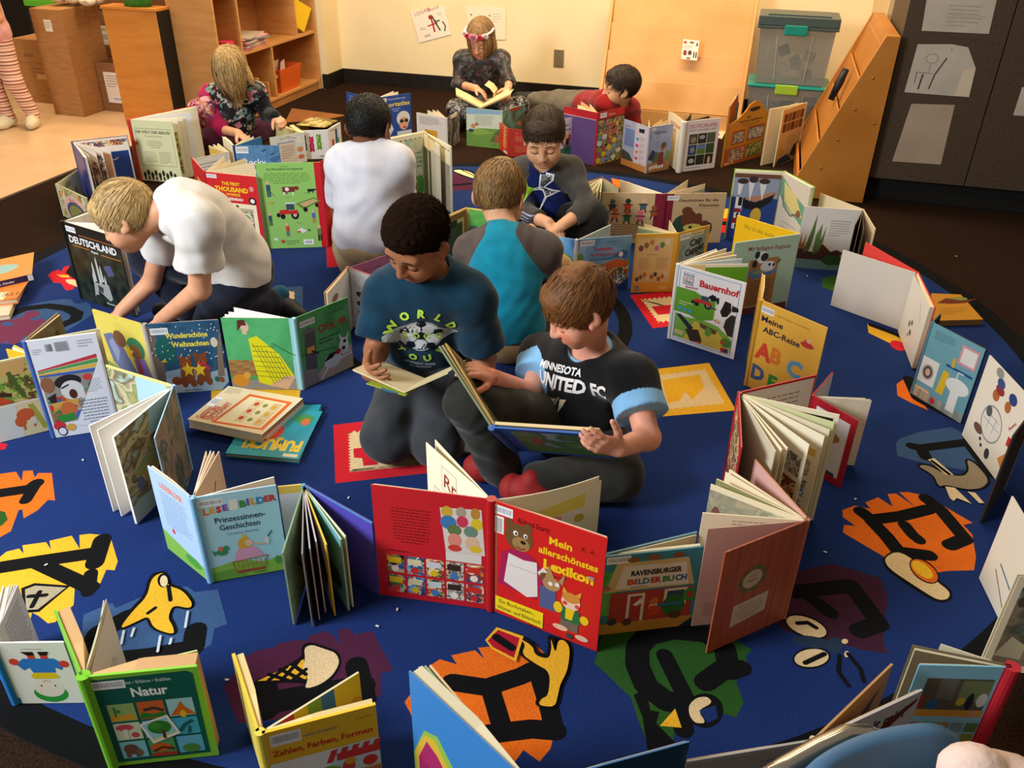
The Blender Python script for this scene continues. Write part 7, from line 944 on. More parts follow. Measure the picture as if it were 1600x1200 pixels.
# ================================================================ people: smooth surfaces grown round posed skeletons
A_ = lambda p: np.array((p[0], p[1], p[2]), dtype=np.float64)
def unit(v): v = np.asarray(v, float); return v/(np.linalg.norm(v)+1e-12)
def capd(p, a, b, ra, rb):
    ab = b-a; t = np.clip(((p-a) @ ab)/(ab @ ab+1e-12), 0, 1); return np.linalg.norm(p-a-t[:, None]*ab, axis=1)-(ra+t*(rb-ra))
def eld(p, c, r, R):
    q = (p-c) @ R; k0 = np.linalg.norm(q/r, axis=1); k1 = np.linalg.norm(q/(r*r), axis=1)+1e-9; return k0*(k0-1)/k1
class Body:
    """list of primitives blended together; grown into one surface"""
    def __init__(s): s.pr = []
    def rc(s, a, b, ra, rb=None, k=.02, op='+', cut=None, tag=0):
        a, b = A_(a), A_(b); rb = ra if rb is None else rb; m = max(ra, rb)
        s.pr.append((lambda p: capd(p, a, b, ra, rb), np.minimum(a, b)-m, np.maximum(a, b)+m, k, op, cut, tag))
    def el(s, c, r, R=None, k=.02, op='+', cut=None, tag=0):
        c = A_(c); r = np.array(r, float); R = np.eye(3) if R is None else R; m = np.sqrt(((R*r)**2).sum(1))
        s.pr.append((lambda p: eld(p, c, r, R), c-m, c+m, k, op, cut, tag))
    def chain(s, pts, rs, k=.02, **kw):
        for i in range(len(pts)-1): s.rc(pts[i], pts[i+1], rs[i], rs[i+1], k, **kw)
    def grow(s, res, wr=0.0, wf=30, seed=0, tags=False):
        lo = np.min([q[1] for q in s.pr if q[4] == '+'], axis=0)-.02; hi = np.max([q[2] for q in s.pr if q[4] == '+'], axis=0)+.02
        n = np.ceil((hi-lo)/res).astype(int)+1
        F = np.full(n, .06, np.float32); T = np.zeros(n, np.int8) if tags else None
        for d, l, h, k, op, cut, tg in s.pr:
            mg = k+3*res+wr; i0 = np.maximum(((l-mg-lo)/res).astype(int), 0); i1 = np.minimum(np.ceil((h+mg-lo)/res).astype(int)+1, n)
            if np.any(i1 <= i0): continue
            sl = tuple(slice(a, b) for a, b in zip(i0, i1)); ax = [lo[j]+res*np.arange(i0[j], i1[j]) for j in range(3)]
            G = np.stack(np.meshgrid(*ax, indexing='ij'), -1).reshape(-1, 3); v = d(G)
            if cut is not None: v = np.maximum(v, (G-A_(cut[0])) @ unit(cut[1]))
            sh = tuple(b-a for a, b in zip(i0, i1)); v = v.reshape(sh).astype(np.float32); f = F[sl]
            if tags and op == '+': T[sl] = np.where(v < f, tg, T[sl])
            if op == '+': hh = np.clip(.5+.5*(f-v)/k, 0, 1); F[sl] = f*(1-hh)+v*hh-k*hh*(1-hh)
            else: hh = np.clip(.5-.5*(f+v)/k, 0, 1); F[sl] = f*(1-hh)-v*hh+k*hh*(1-hh)
        if wr:   # cloth folds
            g = [lo[j]+res*np.arange(n[j]) for j in range(3)]; X, Y, Zc = np.meshgrid(*g, indexing='ij', sparse=True); ph = seed*1.7
            a = np.sin(X*wf+2.2*np.sin(Zc*wf*.7+ph)+ph)*np.sin(Zc*wf*1.25+1.5*np.sin(Y*wf*.9+ph)); b_ = np.sin(Y*wf*1.1+2*np.sin(Zc*wf*.6-ph)+1.3*ph)*np.sin((X+Zc)*wf*.8)
            w2 = wf*2.3; c_ = np.sin((X*.8+Y*.6)*w2+2.5*np.sin(Zc*w2*.35+ph))*np.sin(Zc*w2*.8+2*np.sin(X*w2*.4-ph)); F = F+(wr*((a+b_)*.55+c_*.35)).astype(np.float32)
        I = F < 0; c = np.zeros(n-1, np.int8)
        O = [(i, j, k) for i in (0, 1) for j in (0, 1) for k in (0, 1)]
        cn = lambda Q, o: Q[o[0]:Q.shape[0]-1+o[0], o[1]:Q.shape[1]-1+o[1], o[2]:Q.shape[2]-1+o[2]]
        for o in O: c += cn(I, o)
        act = (c > 0) & (c < 8); ids = np.argwhere(act); m = len(ids); idx = np.full(n-1, -1, np.int64); idx[act] = np.arange(m)
        fv = [F[ids[:, 0]+o[0], ids[:, 1]+o[1], ids[:, 2]+o[2]] for o in O]; acc = np.zeros((m, 3)); cnt = np.zeros(m)
        for a in range(8):
            for b in range(a+1, 8):
                oa, ob = np.array(O[a]), np.array(O[b])
                if np.abs(oa-ob).sum() != 1: continue
                x = (fv[a] < 0) != (fv[b] < 0); t = np.where(x, fv[a]/(fv[a]-fv[b]+1e-12), 0); acc += np.where(x[:, None], oa+(ob-oa)*t[:, None], 0); cnt += x
        V = lo+(ids+acc/cnt[:, None])*res; Q = []
        for ax in range(3):
            e = [0, 0, 0]; e[ax] = 1; s0 = [slice(1, -1)]*3; s0[ax] = slice(0, n[ax]-1); s1 = list(s0); s1[ax] = slice(1, n[ax])
            x = I[tuple(s0)] != I[tuple(s1)]; w_ = np.argwhere(x); fl = I[tuple(s0)][x]
            off = np.array([1, 1, 1]); off[ax] = 0; w_ = w_+off; u, v = (ax+1) % 3, (ax+2) % 3; du = np.eye(3, dtype=int)[u]; dv = np.eye(3, dtype=int)[v]
            q = np.stack([idx[tuple((w_-a*du-b*dv).T)] for a, b in ((1, 1), (0, 1), (0, 0), (1, 0))], 1); q[~fl] = q[~fl][:, ::-1]; Q.append(q)
        Q = np.concatenate(Q); Q = Q[(Q >= 0).all(1)]
        tg = T[ids[:, 0], ids[:, 1], ids[:, 2]] if tags else None
        # one relaxing pass
        for _ in range(1):
            sm = np.zeros_like(V); ct = np.zeros(len(V))
            for a, b in ((0, 1), (1, 2), (2, 3), (3, 0)):
                np.add.at(sm, Q[:, a], V[Q[:, b]]); np.add.at(ct, Q[:, a], 1); np.add.at(sm, Q[:, b], V[Q[:, a]]); np.add.at(ct, Q[:, b], 1)
            V = V*.5+.5*sm/np.maximum(ct, 1)[:, None]
        return V, Q, tg
def np_obj(name, V, Q, mats, fm=None, parent=None, loc=(0, 0, 0), extra=None):
    base = Vector(WL[parent.name]) if parent is not None else Vector(loc)
    mb = MB(); me = bpy.data.meshes.new(name); vs = [tuple(v) for v in V-A_(base)]; fs = [tuple(q) for q in Q]; mi = list(fm) if fm is not None else [0]*len(fs)
    mats = list(mats); sm = [True]*len(fs)
    if extra is not None:
        o = len(vs)
        for m in extra.ms:
            if m not in mats: mats.append(m)
        vs += [tuple(Vector(v)-base) for v in extra.v]; fs += [tuple(i+o for i in f) for f in extra.f]; mi += [mats.index(extra.ms[k]) for k in extra.m]; sm += [True]*len(extra.f)
    me.from_pydata(vs, [], fs)
    for m in mats: me.materials.append(m)
    me.polygons.foreach_set('material_index', mi); me.polygons.foreach_set('use_smooth', sm); me.update()
    ob = bpy.data.objects.new(name, me); COL.objects.link(ob); WL[ob.name] = base
    if parent is not None: ob.parent = parent
    else: ob.location = base
    return ob
def cloth(name, c, c2=None, bump=.25, sc_=700):
    return noise_mat(name, c, c2 or shade(c, .88), 18, .9, bump, sc_, .08, 4, sheen=.15, dist=.002)
def skinm(name, c):
    if name in _mats: return _mats[name]
    m = noise_mat(name, c, shade(c, .94), 22, .5, .06, 500, .3, 3); b = m.node_tree.nodes['Principled BSDF']
    b.inputs['Subsurface Weight'].default_value = .12; b.inputs['Subsurface Radius'].default_value = (.01, .004, .002); b.inputs['Subsurface Scale'].default_value = .5; return m
SK = {k: skinm('skin_'+k, c) for k, c in dict(pale='dda07c', rosy='dd9a80', tan='9a6344', brown='7d4c33', fair='dba47e', olive='cf9570').items()}
class Head:
    def __init__(s, c, f, u, sc_=1.0):
        s.c = A_(c); s.s = sc_; F_ = unit(f); X = unit(np.cross(F_, unit(u))); U = np.cross(X, F_); s.R = np.stack([X, F_, U], 1)
    def w(s, x, y, z): return s.c+s.R @ (np.array((x, y, z))*s.s)
    def loc(s, p): return (np.asarray(p)-s.c) @ s.R/s.s
def head_prims(B, h, neck, ears=True, nk=.041):
    S = h.s; e = lambda c, r, k=.02, op='+', R=None: B.el(h.w(*c), np.array(r)*S, h.R if R is None else R, k*S, op)
    e((0, -.014, .028), (.071, .088, .078)); e((0, .030, -.030), (.057, .053, .075), .03); e((0, .055, -.085), (.024, .020, .018), .03)
    for x in (-1, 1):
        e((x*.034, .050, -.042), (.028, .026, .030), .03); e((x*.028, .066, .016), (.026, .014, .012), .02)
        e((x*.030, .080, -.008), (.020, .012, .011), .012, '-'); e((x*.030, .0675, -.008), (.0165, .0135, .0125), .004)
    B.rc(h.w(0, .080, .004), h.w(0, .097, -.030), .0075*S, .0115*S, .012*S)
    for x in (-1, 1): e((x*.0105, .090, -.033), (.0085, .0095, .0075), .008)
    e((0, .0815, -.056), (.021, .0085, .0055), .006); e((0, .080, -.066), (.018, .0085, .0062), .006); e((0, .092, -.0608), (.022, .008, .0013), .003, '-')
    if ears:
        for x in (-1, 1):
            a = .35*x; Rz = np.array([[math.cos(a), -math.sin(a), 0], [math.sin(a), math.cos(a), 0], [0, 0, 1]])
            e((x*.077, -.010, -.008), (.0075, .021, .031), .010, '+', h.R @ Rz); e((x*.086, -.005, -.006), (.007, .011, .019), .005, '-', h.R @ Rz); e((x*.076, .004, -.032), (.007, .008, .010), .008)
    B.rc(h.w(0, -.025, -.045), neck, nk*S, (nk+.004)*S, .03)
def face_bits(mb, h, brow, lash, VQ, bw=.0026):
    bv = bvh_of(*VQ); F_ = Vector(h.R[:, 1])
    def on(x, z, lift=.0003):
        r_ = bv.ray_cast(Vector(h.w(x, .16, z)), -F_, .3); return (r_[0] if r_[0] is not None else Vector(h.w(x, .08, z)))+F_*lift
    for x in (-1, 1):
        pts = [on(x*.030+.0175*t, -.0135-.0035*(1-t*t)) for t in np.linspace(-1, 1, 8)]
        mb.tube(pts, [.0006*h.s]+[.0015*h.s]*6+[.0006*h.s], mat(lash, .6), 5)
        pts = [on(x*(.013+.032*t), .0165+.006*math.sin(2.4*t)-.003*t) for t in np.linspace(0, 1, 8)]
        mb.tube(pts, [.001*h.s]+[bw*h.s]*5+[bw*.7*h.s, .0006*h.s], mat(brow, .8), 5)
def lipface(V, Q, h):
    c = h.loc(V[Q].mean(1)); up = (((c[:, 0]/.0205)**2+((c[:, 2]+.061)/.0125)**2) < 1) & (c[:, 1] > .080)
    ck = (((np.abs(c[:, 0])-.040)/.020)**2+((c[:, 2]+.040)/.022)**2 < 1) & (c[:, 1] > .04)
    return up, ck
def hairdo(h, parent, cols, cutp=((0, .072, .058), (0, -.072, -.078)), infl=.011, extra=(), n=900, L=.07, g=.15, comb=(0, 0, 0), wd=.0022, name='hair', crown=(0, -.035, .105), res=.0032, lift=.003, seed=1, afro=False, rnd=.25, region=None, over=.008):
    """hair mass over the skull plus combed strands"""
    S = h.s; B = Body(); a, b = np.array(cutp[0]), np.array(cutp[1]); nn = np.array((0, -(b-a)[2], (b-a)[1])); nn = unit(nn)
    if nn[2] > 0: nn = -nn
    base_r = np.array((.071, .088, .078))+infl; cc = np.array((0, -.014, .028))
    B.el(h.w(*cc), base_r*S, h.R, .01, '+', (h.w(*a), h.R @ nn))
    for (c, r) in extra: B.el(h.w(*c), np.array(r)*S, h.R, .015)
    V, Q, _ = B.grow(res, wr=.0016 if not afro else .0028, wf=130 if not afro else 260, seed=seed)
    ms = [noise_mat('hair_'+c, c, shade(c, .8), 120, .55 if not afro else .95, .5 if not afro else .9, 300 if not afro else 380, .3 if not afro else .05, 3, (1, 1, .25) if not afro else None, dist=.004) for c in cols]
    rg = np.random.RandomState(seed); sb = MB()
    P0 = rg.normal(size=(n*4, 3)); P0 /= np.linalg.norm(P0, axis=1)[:, None]; q = P0*base_r+cc; ok = (q-a) @ nn < -.004
    if region is not None: ok &= region(q)
    q = q[ok][:n]
    cr = np.array(crown); steps = 6; path = [q.copy()]; ds = L/steps; cb = np.array(comb, float); jit = rg.normal(size=q.shape)*rnd; Ls = rg.uniform(.6, 1.1, size=(len(q), 1))
    nrm = lambda p: (lambda v: v/np.linalg.norm(v, axis=1)[:, None])((p-cc)/base_r**2)
    gl = (np.array((0, 0, -1.)) @ h.R)
    if afro: d0 = nrm(q)+jit*1.2
    for i in range(steps):
        N = nrm(q)
        if afro:
            d = d0+rg.normal(size=q.shape)*.5; q = q+ds*Ls*d/np.linalg.norm(d, axis=1)[:, None]
        else:
            d = (q-cr)+cb*.12+jit*.05; d = d-N*(d*N).sum(1)[:, None]; d /= np.linalg.norm(d, axis=1)[:, None]+1e-6
            d = d*(1-g)+gl*g*1.6; q = q+ds*Ls*d; rad = np.linalg.norm((q-cc)/(base_r+lift*(i+1)/steps), axis=1)[:, None]; q = np.where(rad < 1, cc+(q-cc)/rad, q)
        out = ((q-a) @ nn > over+.035*jit[:, 0])[:, None]; q = np.where(out, path[-1]+(q-path[-1])*.05, q); path.append(q.copy())
    path = np.array(path); W = []
    for i in range(steps+1):
        t = path[min(i+1, steps)]-path[max(i-1, 0)]; s_ = np.cross(t, nrm(path[i])); s_ /= np.linalg.norm(s_, axis=1)[:, None]+1e-9; wv = wd*(1-.75*(i/steps)**2); W.append((path[i]-s_*wv, path[i]+s_*wv))
    for j in range(path.shape[1]):
        m = ms[rg.randint(len(ms))]; vs = []
        for i in range(steps+1): vs += [h.w(*W[i][0][j]), h.w(*W[i][1][j])]
        sb.add(vs, [(2*i, 2*i+1, 2*i+3, 2*i+2) for i in range(steps)], m)
    return np_obj(name, V, Q, [ms[0]], None, parent, extra=sb)
def hand(B, W, D, N, thumb, curl=.5, s=.92, spread=1.0, thc=.5, tout=.8):
    """palm, four unequal jointed fingers and a thumb; N points out of the palm, thumb is the thumb side"""
    W = A_(W); D = unit(D); N = unit(A_(N)-np.dot(A_(N), D)*D); T = unit(A_(thumb)-np.dot(A_(thumb), D)*D-np.dot(A_(thumb), N)*N)
    cs = curl if isinstance(curl, (list, tuple)) else [curl]*4
    ys = [.0225, .0075, -.0075, -.0215]; LL = [.052, .057, .053, .042]; ko = [.060, .063, .060, .054]
    for i in range(4):
        K = W+D*ko[i]*s+T*ys[i]*s; B.rc(W+D*.004+T*ys[i]*.55*s, K, .0125*s, .0095*s, .010)
        d = unit(D+T*ys[i]*4.5*spread); p = K; ang = 0
        for f, r0, r1, kk in ((.45, .0082, .0074, .7), (.31, .0074, .0068, 1.0), (.24, .0068, .0058, .7)):
            ang += cs[i]*kk; dd = unit(d*math.cos(ang)+N*math.sin(ang)); p2 = p+dd*LL[i]*f*s; B.rc(p, p2, r0*s, r1*s, .0025); p = p2
    p = W+D*.016*s+T*.018*s+N*.004; d = unit(D*.75+T*tout+N*.25); p2 = p+d*.034*s; B.rc(p, p2, .0115*s, .0095*s, .008)
    d2 = unit(d*math.cos(thc)+(D*.8+N*.5)*math.sin(thc)); p3 = p2+d2*.022*s; B.rc(p2, p3, .0092*s, .008*s, .003); B.rc(p3, p3+unit(d2+D*.3)*.014*s, .008*s, .0066*s, .003)
def torso_frame(J):
    t = A_(J['neck'])-A_(J['pel']); x = A_(J['sR'])-A_(J['sL']); u = unit(t); x = unit(x-u*np.dot(x, u)); f = np.cross(u, x); return x, f, u, np.linalg.norm(t)
def torso(B, J, g=0.0, sc_=1.0, bend=0.0, k=.05, tag=0, hip=True, belly=0):
    x, f, u, L = torso_frame(J); R = np.stack([x, f, u], 1); pel = A_(J['pel']); at = lambda t: pel+u*L*t-f*bend*math.sin(math.pi*t)
    if hip: B.el(at(.06), (np.array((.112, .092, .10))+g)*sc_, R, k, tag=tag)
    B.el(at(.34)+f*belly, (np.array((.103, .084, .13))+g)*sc_, R, k, tag=tag); B.el(at(.68), (np.array((.112, .084, .13))+g)*sc_, R, k, tag=tag)
    sl, sr = A_(J['sL']), A_(J['sR']); nk = A_(J['neck']); B.rc(sl, sr, (.046+g)*sc_, None, k, tag=tag)
    for s_ in (sl, sr): B.rc(nk-u*.02, s_+(nk-s_)*.12, (.038+g)*sc_, (.044+g)*sc_, .04, tag=tag)
    return x, f, u
def sleeve(B, s, e, fr, r0=.054, r1=.058, tag=0, k=.025):
    s, e = A_(s), A_(e); c = s+(e-s)*fr; B.rc(s, c+(e-s)*.02, r0, r1, k, cut=(c, e-s), tag=tag); return c
def project(B_pts, mb, tris_fn): pass
def decal(bvh, origin, right, up, dirn, shapes, w, h, mb, lift=.0022, cutlen=.012):
    """lay a flat print on a curved cloth: each point is dropped onto it along dirn"""
    tmp = MB(); o = Vector(origin); r_, u_, d_ = Vector(right), Vector(up), Vector(dirn)
    art(tmp, lambda a, b, l: (a, b, l), w, h, shapes)
    bm = bmesh.new(); vv = [bm.verts.new(v) for v in tmp.v]; ml = []
    for f, m in zip(tmp.f, tmp.m):
        try: q = bm.faces.new([vv[i] for i in f]); q.material_index = m
        except ValueError: pass
    bmesh.ops.triangulate(bm, faces=bm.faces[:])
    for _ in range(4):
        ed = [e for e in bm.edges if e.calc_length() > cutlen]
        if not ed: break
        bmesh.ops.subdivide_edges(bm, edges=ed, cuts=1); bmesh.ops.triangulate(bm, faces=bm.faces[:])
    bm.verts.ensure_lookup_table(); bm.verts.index_update(); ok = {}; pts = []
    for v in bm.verts:
        p = o+r_*v.co.x+u_*v.co.y; hit_ = bvh.ray_cast(p-d_*.25, d_, .6)
        if hit_[0] is None: pts.append(None)
        else: pts.append(hit_[0]-d_*(lift+v.co.z*1.5))
    for f in bm.faces:
        q = [pts[v.index] for v in f.verts]
        if any(p is None for p in q): continue
        mb.add(q, [(0, 1, 2)], tmp.ms[f.material_index])
    bm.free()
def bvh_of(V, Q): return BVHTree.FromPolygons([tuple(v) for v in V], [tuple(q) for q in Q])
def neck_ring(mb, c, ax, r, t, m, fl=.75, fwd=None, drop=.0, n=28):
    ax = unit(ax); f = unit(A_(fwd)-ax*np.dot(A_(fwd), ax)); x = np.cross(ax, f)
    pts = [Vector(A_(c)+x*r*math.cos(a)+f*r*fl*math.sin(a)-ax*drop*(.5+.5*math.sin(a))) for a in np.linspace(0, 2*math.pi, n, endpoint=False)]; mb.tube(pts+[pts[0]], t, m, 8, False)
def legs(B, J, r=(.078, .060, .042), g=0, k=.03, tag=0, sides='LR'):
    for s in sides:
        B.rc(J['h'+s], J['k'+s], r[0]+g, r[1]+g, k, tag=tag); B.rc(J['k'+s], J['a'+s], r[1]+g, r[2]+g, k, tag=tag)
def shoe(parent, ank, toe, m, sole, w_=.036, up=(0, 0, 1), name='shoe'):
    a, t = A_(ank), A_(toe); d = unit(t-a); B = Body(); B.chain([a-d*.028, a+d*.05, t], [w_*.95, w_*1.02, w_*.78], .02); B.rc(a, a+A_(up)*.035, w_*.85, w_*.8, .02)
    V, Q, _ = B.grow(.004); z0 = V[:, 2].min(); tn = V.copy(); fm = (V[Q].mean(1)[:, 2] < z0+.016).astype(int); return np_obj(name, V, Q, [m, sole], fm, parent)
def finish(V, Q, J, h, skin, label, lipc, extra, base, blush=None):
    up, ck = lipface(V, Q, h); fm = np.zeros(len(Q), int); ms = [skin]
    if blush is not None: ms.append(blush); fm[ck] = len(ms)-1
    ms.append(mat(lipc, .45, .3)); fm[up] = len(ms)-1
    o = np_obj('person', V, Q, ms, fm, None, base, extra); return tag(o, label, 'person')
J3 = lambda x, y, Y: A_(PY(x, y, Y)); PZ = lambda x, y, z: A_(P(x, y, z))

# ---- boy in the black team jersey
def boy_black():
    J = dict(pel=PZ(898, 672, .10), neck=J3(922, 548, 1.99), sR=J3(846, 556, 2.10), sL=J3(988, 594, 1.87), eR=J3(832, 616, 1.97), wR=J3(770, 590, 1.80), eL=J3(1012, 684, 1.75), wL=J3(968, 700, 1.64),
             hR=PZ(872, 668, .11), kR=J3(738, 628, 1.76), aR=PZ(782, 730, .06), hL=PZ(940, 694, .10), kL=PZ(962, 742, .088), aL=PZ(846, 752, .068))
    h = Head(J3(905, 480, 1.88), np.array((-.72, -.44, -.48)), (-.30, -.12, .95), .91)
    x, f, u, L = torso_frame(J); B = Body(); torso(B, J, -.014, 1, .02); legs(B, J, (.066, .050, .034)); head_prims(B, h, J['neck'], nk=.040)
    for s in 'RL': B.rc(J['s'+s], J['e'+s], .036, .031, .02); B.rc(J['e'+s], J['w'+s], .031, .0225, .012)
    hand(B, J['wR'], A_(PY(728, 570, 1.74))-J['wR'], (-.55, -.1, -1), (-.2, -.9, .5), (.35, .45, .55, .65), 1.0)
    hand(B, J['wL'], A_(PY(915, 690, 1.575))-J['wL'], (-.1, .9, .15), (0, .15, 1), (.25, .3, .35, .4), 1.0, thc=.4)
    V, Q, _ = B.grow(.0032); e = MB(); face_bits(e, h, 'a8683f', '8a5236', (V, Q), bw=.0022)
    o = finish(V, Q, J, h, SK['rosy'], 'person sitting cross-legged in a black and sky-blue team jersey reading a large blue picture book', 'c07060', e, J['pel']*[1, 1, 0]+A_((0, 0, .0105)), skinm('skin_blush', 'd98368'))
    hairdo(h, o, ['7a4a22', '8c5a2c', '5e3818'], ((0, .080, .048), (0, -.075, -.080)), .013, [((0, .044, .066), (.062, .038, .034)), ((-.01, -.03, .10), (.04, .045, .02))], 1700, .09, .12, (0, .9, 0), crown=(.01, -.06, .10), seed=3, lift=.005, over=.022)
    C = Body(); torso(C, J, .014, 1, .02); nk = J['neck']; C.rc(nk-u*.01, h.w(0, -.02, -.05), .060, .062, .012, '-')
    cR = sleeve(C, J['sR'], J['eR'], .55, .058, .066, 1); cL = sleeve(C, J['sL'], J['eL'], .62, .058, .068, 1)
    V, Q, tg = C.grow(.0042, .003, 34, 2)
    sl = np.zeros(len(Q), int); c = V[Q].mean(1)
    for s, cc in (('R', cR), ('L', cL)):
        d = unit(J['e'+s]-J['s'+s]); along = (c-cc) @ d; near = np.linalg.norm(c-cc, axis=1) < .095; sl[(along > -.045) & near] = 1
    e = MB(); sky = cloth('sky_jersey', '7fb0d8', '74a5cf'); neck_ring(e, nk+u*.010+f*.010, u*.9+f*.45, .068, .0105, sky, .85, f, .0)
    bv = bvh_of(V, Q); r_ = Vector(unit(J['sL']-J['sR'])); up_ = Vector(u); dn = Vector(-f)
    if Vector(f).dot(Vector(A_(CO)-J['pel'])) < 0: dn = Vector(f)
    org = Vector(J['pel']+u*L*.46-unit(J['sL']-J['sR'])*.122-A_(dn)*.02)
    W = 'e6e4e4'; decal(bv, org, r_, up_, dn, [('t', W, 'MINNESOTA', .09, .66, .22, 'l', 0, .03, .62), ('t', W, 'UNITED FC', .09, .30, .40, 'l', 0, .04, .98)], .275, .14, e)
    decal(bv, org+r_*.075-up_*.035, r_, up_, dn, [('p', 'd8cfae', [.0, .75, 1, .9, .8, .1, .05, .25]), ('p', 'a9c4cc', [.35, .3, .95, .6, .8, .1, .4, .05]), ('p', '16161a', [.3, .1, .6, .98, .66, 1.2, .72, .98, .8, .1, .55, .0])] + [('s', 'cfc8b4', [.45+.02*i, .08, .48+.07*i, .75+.08*i], .03) for i in range(4)] + [('t', W, '#', .28, 1.25, .3)], .085, .055, e)
    np_obj('jersey', V, Q, [cloth('black_jersey', '131316', '0d0d10'), sky], sl, o, extra=e)
    C = Body(); C.el(J['pel'], (.12, .105, .09), None, .04); legs(C, J, (.082, .068, .055)); V, Q, _ = C.grow(.0045, .0045, 38, 5); np_obj('trousers', V, Q, [cloth('olive_trousers', '2f2e2b', '272623')], None, o)
    rm = mat('8f1f1c', .7); shoe(o, J['aR']+A_((-.01, -.0, -.012)), PZ(740, 728, .045), rm, mat('c98a70', .6)); shoe(o, J['aL']+A_((-.02, -.03, -.015)), PZ(808, 764, .045), rm, mat('c98a70', .6)); return J
boy_black()
# ---- kneeling boy in the soccer-ball shirt
def boy_soccer():
    J = dict(pel=J3(668, 540, 2.06), neck=J3(672, 425, 1.97), sR=J3(604, 462, 1.95), sL=J3(738, 468, 1.98), eR=J3(588, 548, 1.90), wR=J3(578, 582, 1.78), eL=J3(757, 560, 2.0), wL=J3(757, 618, 1.90),
             hR=J3(640, 580, 2.04), kR=PZ(604, 684, .084), aR=J3(640, 640, 2.16), hL=J3(706, 580, 2.05), kL=PZ(684, 690, .084), aL=J3(708, 640, 2.17))
    for s in 'RL': J['a'+s][2] = .06
    h = Head(J3(651, 377, 1.90), np.array((-.28, -.78, -.54)), (-.05, -.5, .85), .94)
    x, f, u, L = torso_frame(J); B = Body(); torso(B, J, -.014, 1, .0); legs(B, J, (.066, .050, .034)); head_prims(B, h, J['neck'])
    for s in 'RL': B.rc(J['s'+s], J['e'+s], .038, .033, .02); B.rc(J['e'+s], J['w'+s], .033, .024, .012)
    hand(B, J['wR'], A_(PY(592, 592, 1.69))-J['wR'], (.9, .1, .5), (.1, .2, 1), (.3, .35, .4, .5), 1.0, thc=.3)
    hand(B, J['wL'], A_(PY(735, 640, 1.82))-J['wL'], (-.9, 0, -.3), (0, -1, .3), (.35, .4, .4, .45), 1.0)
    V, Q, _ = B.grow(.0032); e = MB(); face_bits(e, h, '2a1710', '1e100b', (V, Q), bw=.0026)
    o = finish(V, Q, J, h, SK['tan'], 'person kneeling in a navy soccer-ball T-shirt with dark curly hair reading a small paperback', '9a5a4a', e, J['kR']*[1, 1, 0]+A_((0, 0, .0105)))
    hairdo(h, o, ['20120b', '2c190e', '170c07'], ((0, .070, .056), (0, -.078, -.070)), .010, [((0, -.012, .060), (.078, .090, .060))], 5600, .010, 0, afro=True, wd=.0011, seed=5)
    C = Body(); torso(C, J, .016, 1, .0); C.rc(J['neck']-u*.012+f*.008, h.w(0, -.02, -.05), .056, .06, .012, '-'); sleeve(C, J['sR'], J['eR'], .74, .058, .066, 1); sleeve(C, J['sL'], J['eL'], .80, .058, .066, 1)
    V, Q, _ = C.grow(.0042, .004, 28, 4); e = MB(); bl = cloth('navy_teal_shirt', '12364a', '0e2c3f'); neck_ring(e, J['neck']+u*.004+f*.008, u+f*.35, .060, .006, bl, .85, f)
    bv = bvh_of(V, Q); rt = unit(J['sL']-J['sR']); dn = Vector(-f) if np.dot(f, A_(CO)-J['pel']) > 0 else Vector(f); cen = J['pel']+u*L*.56; w_ = .205; org = Vector(cen-rt*w_/2-u*w_*.55-A_(dn)*.02)
    Y_, G_, BK = 'b4d94a', 'cfd3d4', '10202c'; sh = [('p', '9aa3a8', [.0, .62, .1, .66, .3, .72, .7, .70, 1.0, .58, .9, .5, .75, .42, .2, .44, .02, .5]), ('e', 'd9dcdc', .5, .52, .285, .285), ('e', BK, .5, .52, .275, .275), ('e', G_, .5, .52, .265, .265)]
    for a in range(5):
        t = math.radians(90+72*a); cx, cy = .5+.235*math.cos(t), .52+.235*math.sin(t); sh.append(('p', BK, sum([[cx+.075*math.cos(t+math.radians(36+72*j)), cy+.075*math.sin(t+math.radians(36+72*j))] for j in range(5)], [])))
        sh.append(('s', BK, [.5+.09*math.cos(t), .52+.09*math.sin(t), .5+.18*math.cos(t), .52+.18*math.sin(t)], .012))
    sh.append(('p', BK, sum([[.5+.09*math.cos(math.radians(90+72*j)), .52+.09*math.sin(math.radians(90+72*j))] for j in range(5)], [])))
    sh += [('t', Y_, c, .28+.15*i, .47, .14, 'c', 0, .04) for i, c in enumerate('SOCC')]
    for i, c in enumerate('WORLD'): t = math.radians(150-30*i); sh.append(('t', Y_, c,   .5+.40*math.cos(t), .48+.40*math.sin(t), .16, 'c', 60-30*i, .05))
    for i, c in enumerate('TOUR'): t = math.radians(222+32*i); sh.append(('t', Y_, c, .5+.42*math.cos(t), .49+.45*math.sin(t), .15, 'c', -48+32*i, .05))
    sh += [('t', 'b9c9cc', 'BASEMENT GAME', .5, -.03, .055, 'c', -3, .02), ('t', 'b9c9cc', 'ALL NATIONS', .5, -.09, .05, 'c', -3, .02)]
    decal(bv, org, Vector(rt), Vector(u), dn, sh, w_, w_, e); np_obj('shirt', V, Q, [bl], None, o, extra=e)
    C = Body(); C.el(J['pel'], (.118, .105, .09), None, .04); legs(C, J, (.085, .068, .05)); V, Q, _ = C.grow(.0045, .0042, 34, 7); np_obj('trousers', V, Q, [cloth('grey_trousers', '3b3d40', '33353a')], None, o)
    for s in 'RL': shoe(o, J['a'+s]+A_((0, .02, -.01)), J['a'+s]+A_((-.02, .12, -.02)), mat('2a2a2c', .6), mat('c9c4bc'))
    return J
boy_soccer()
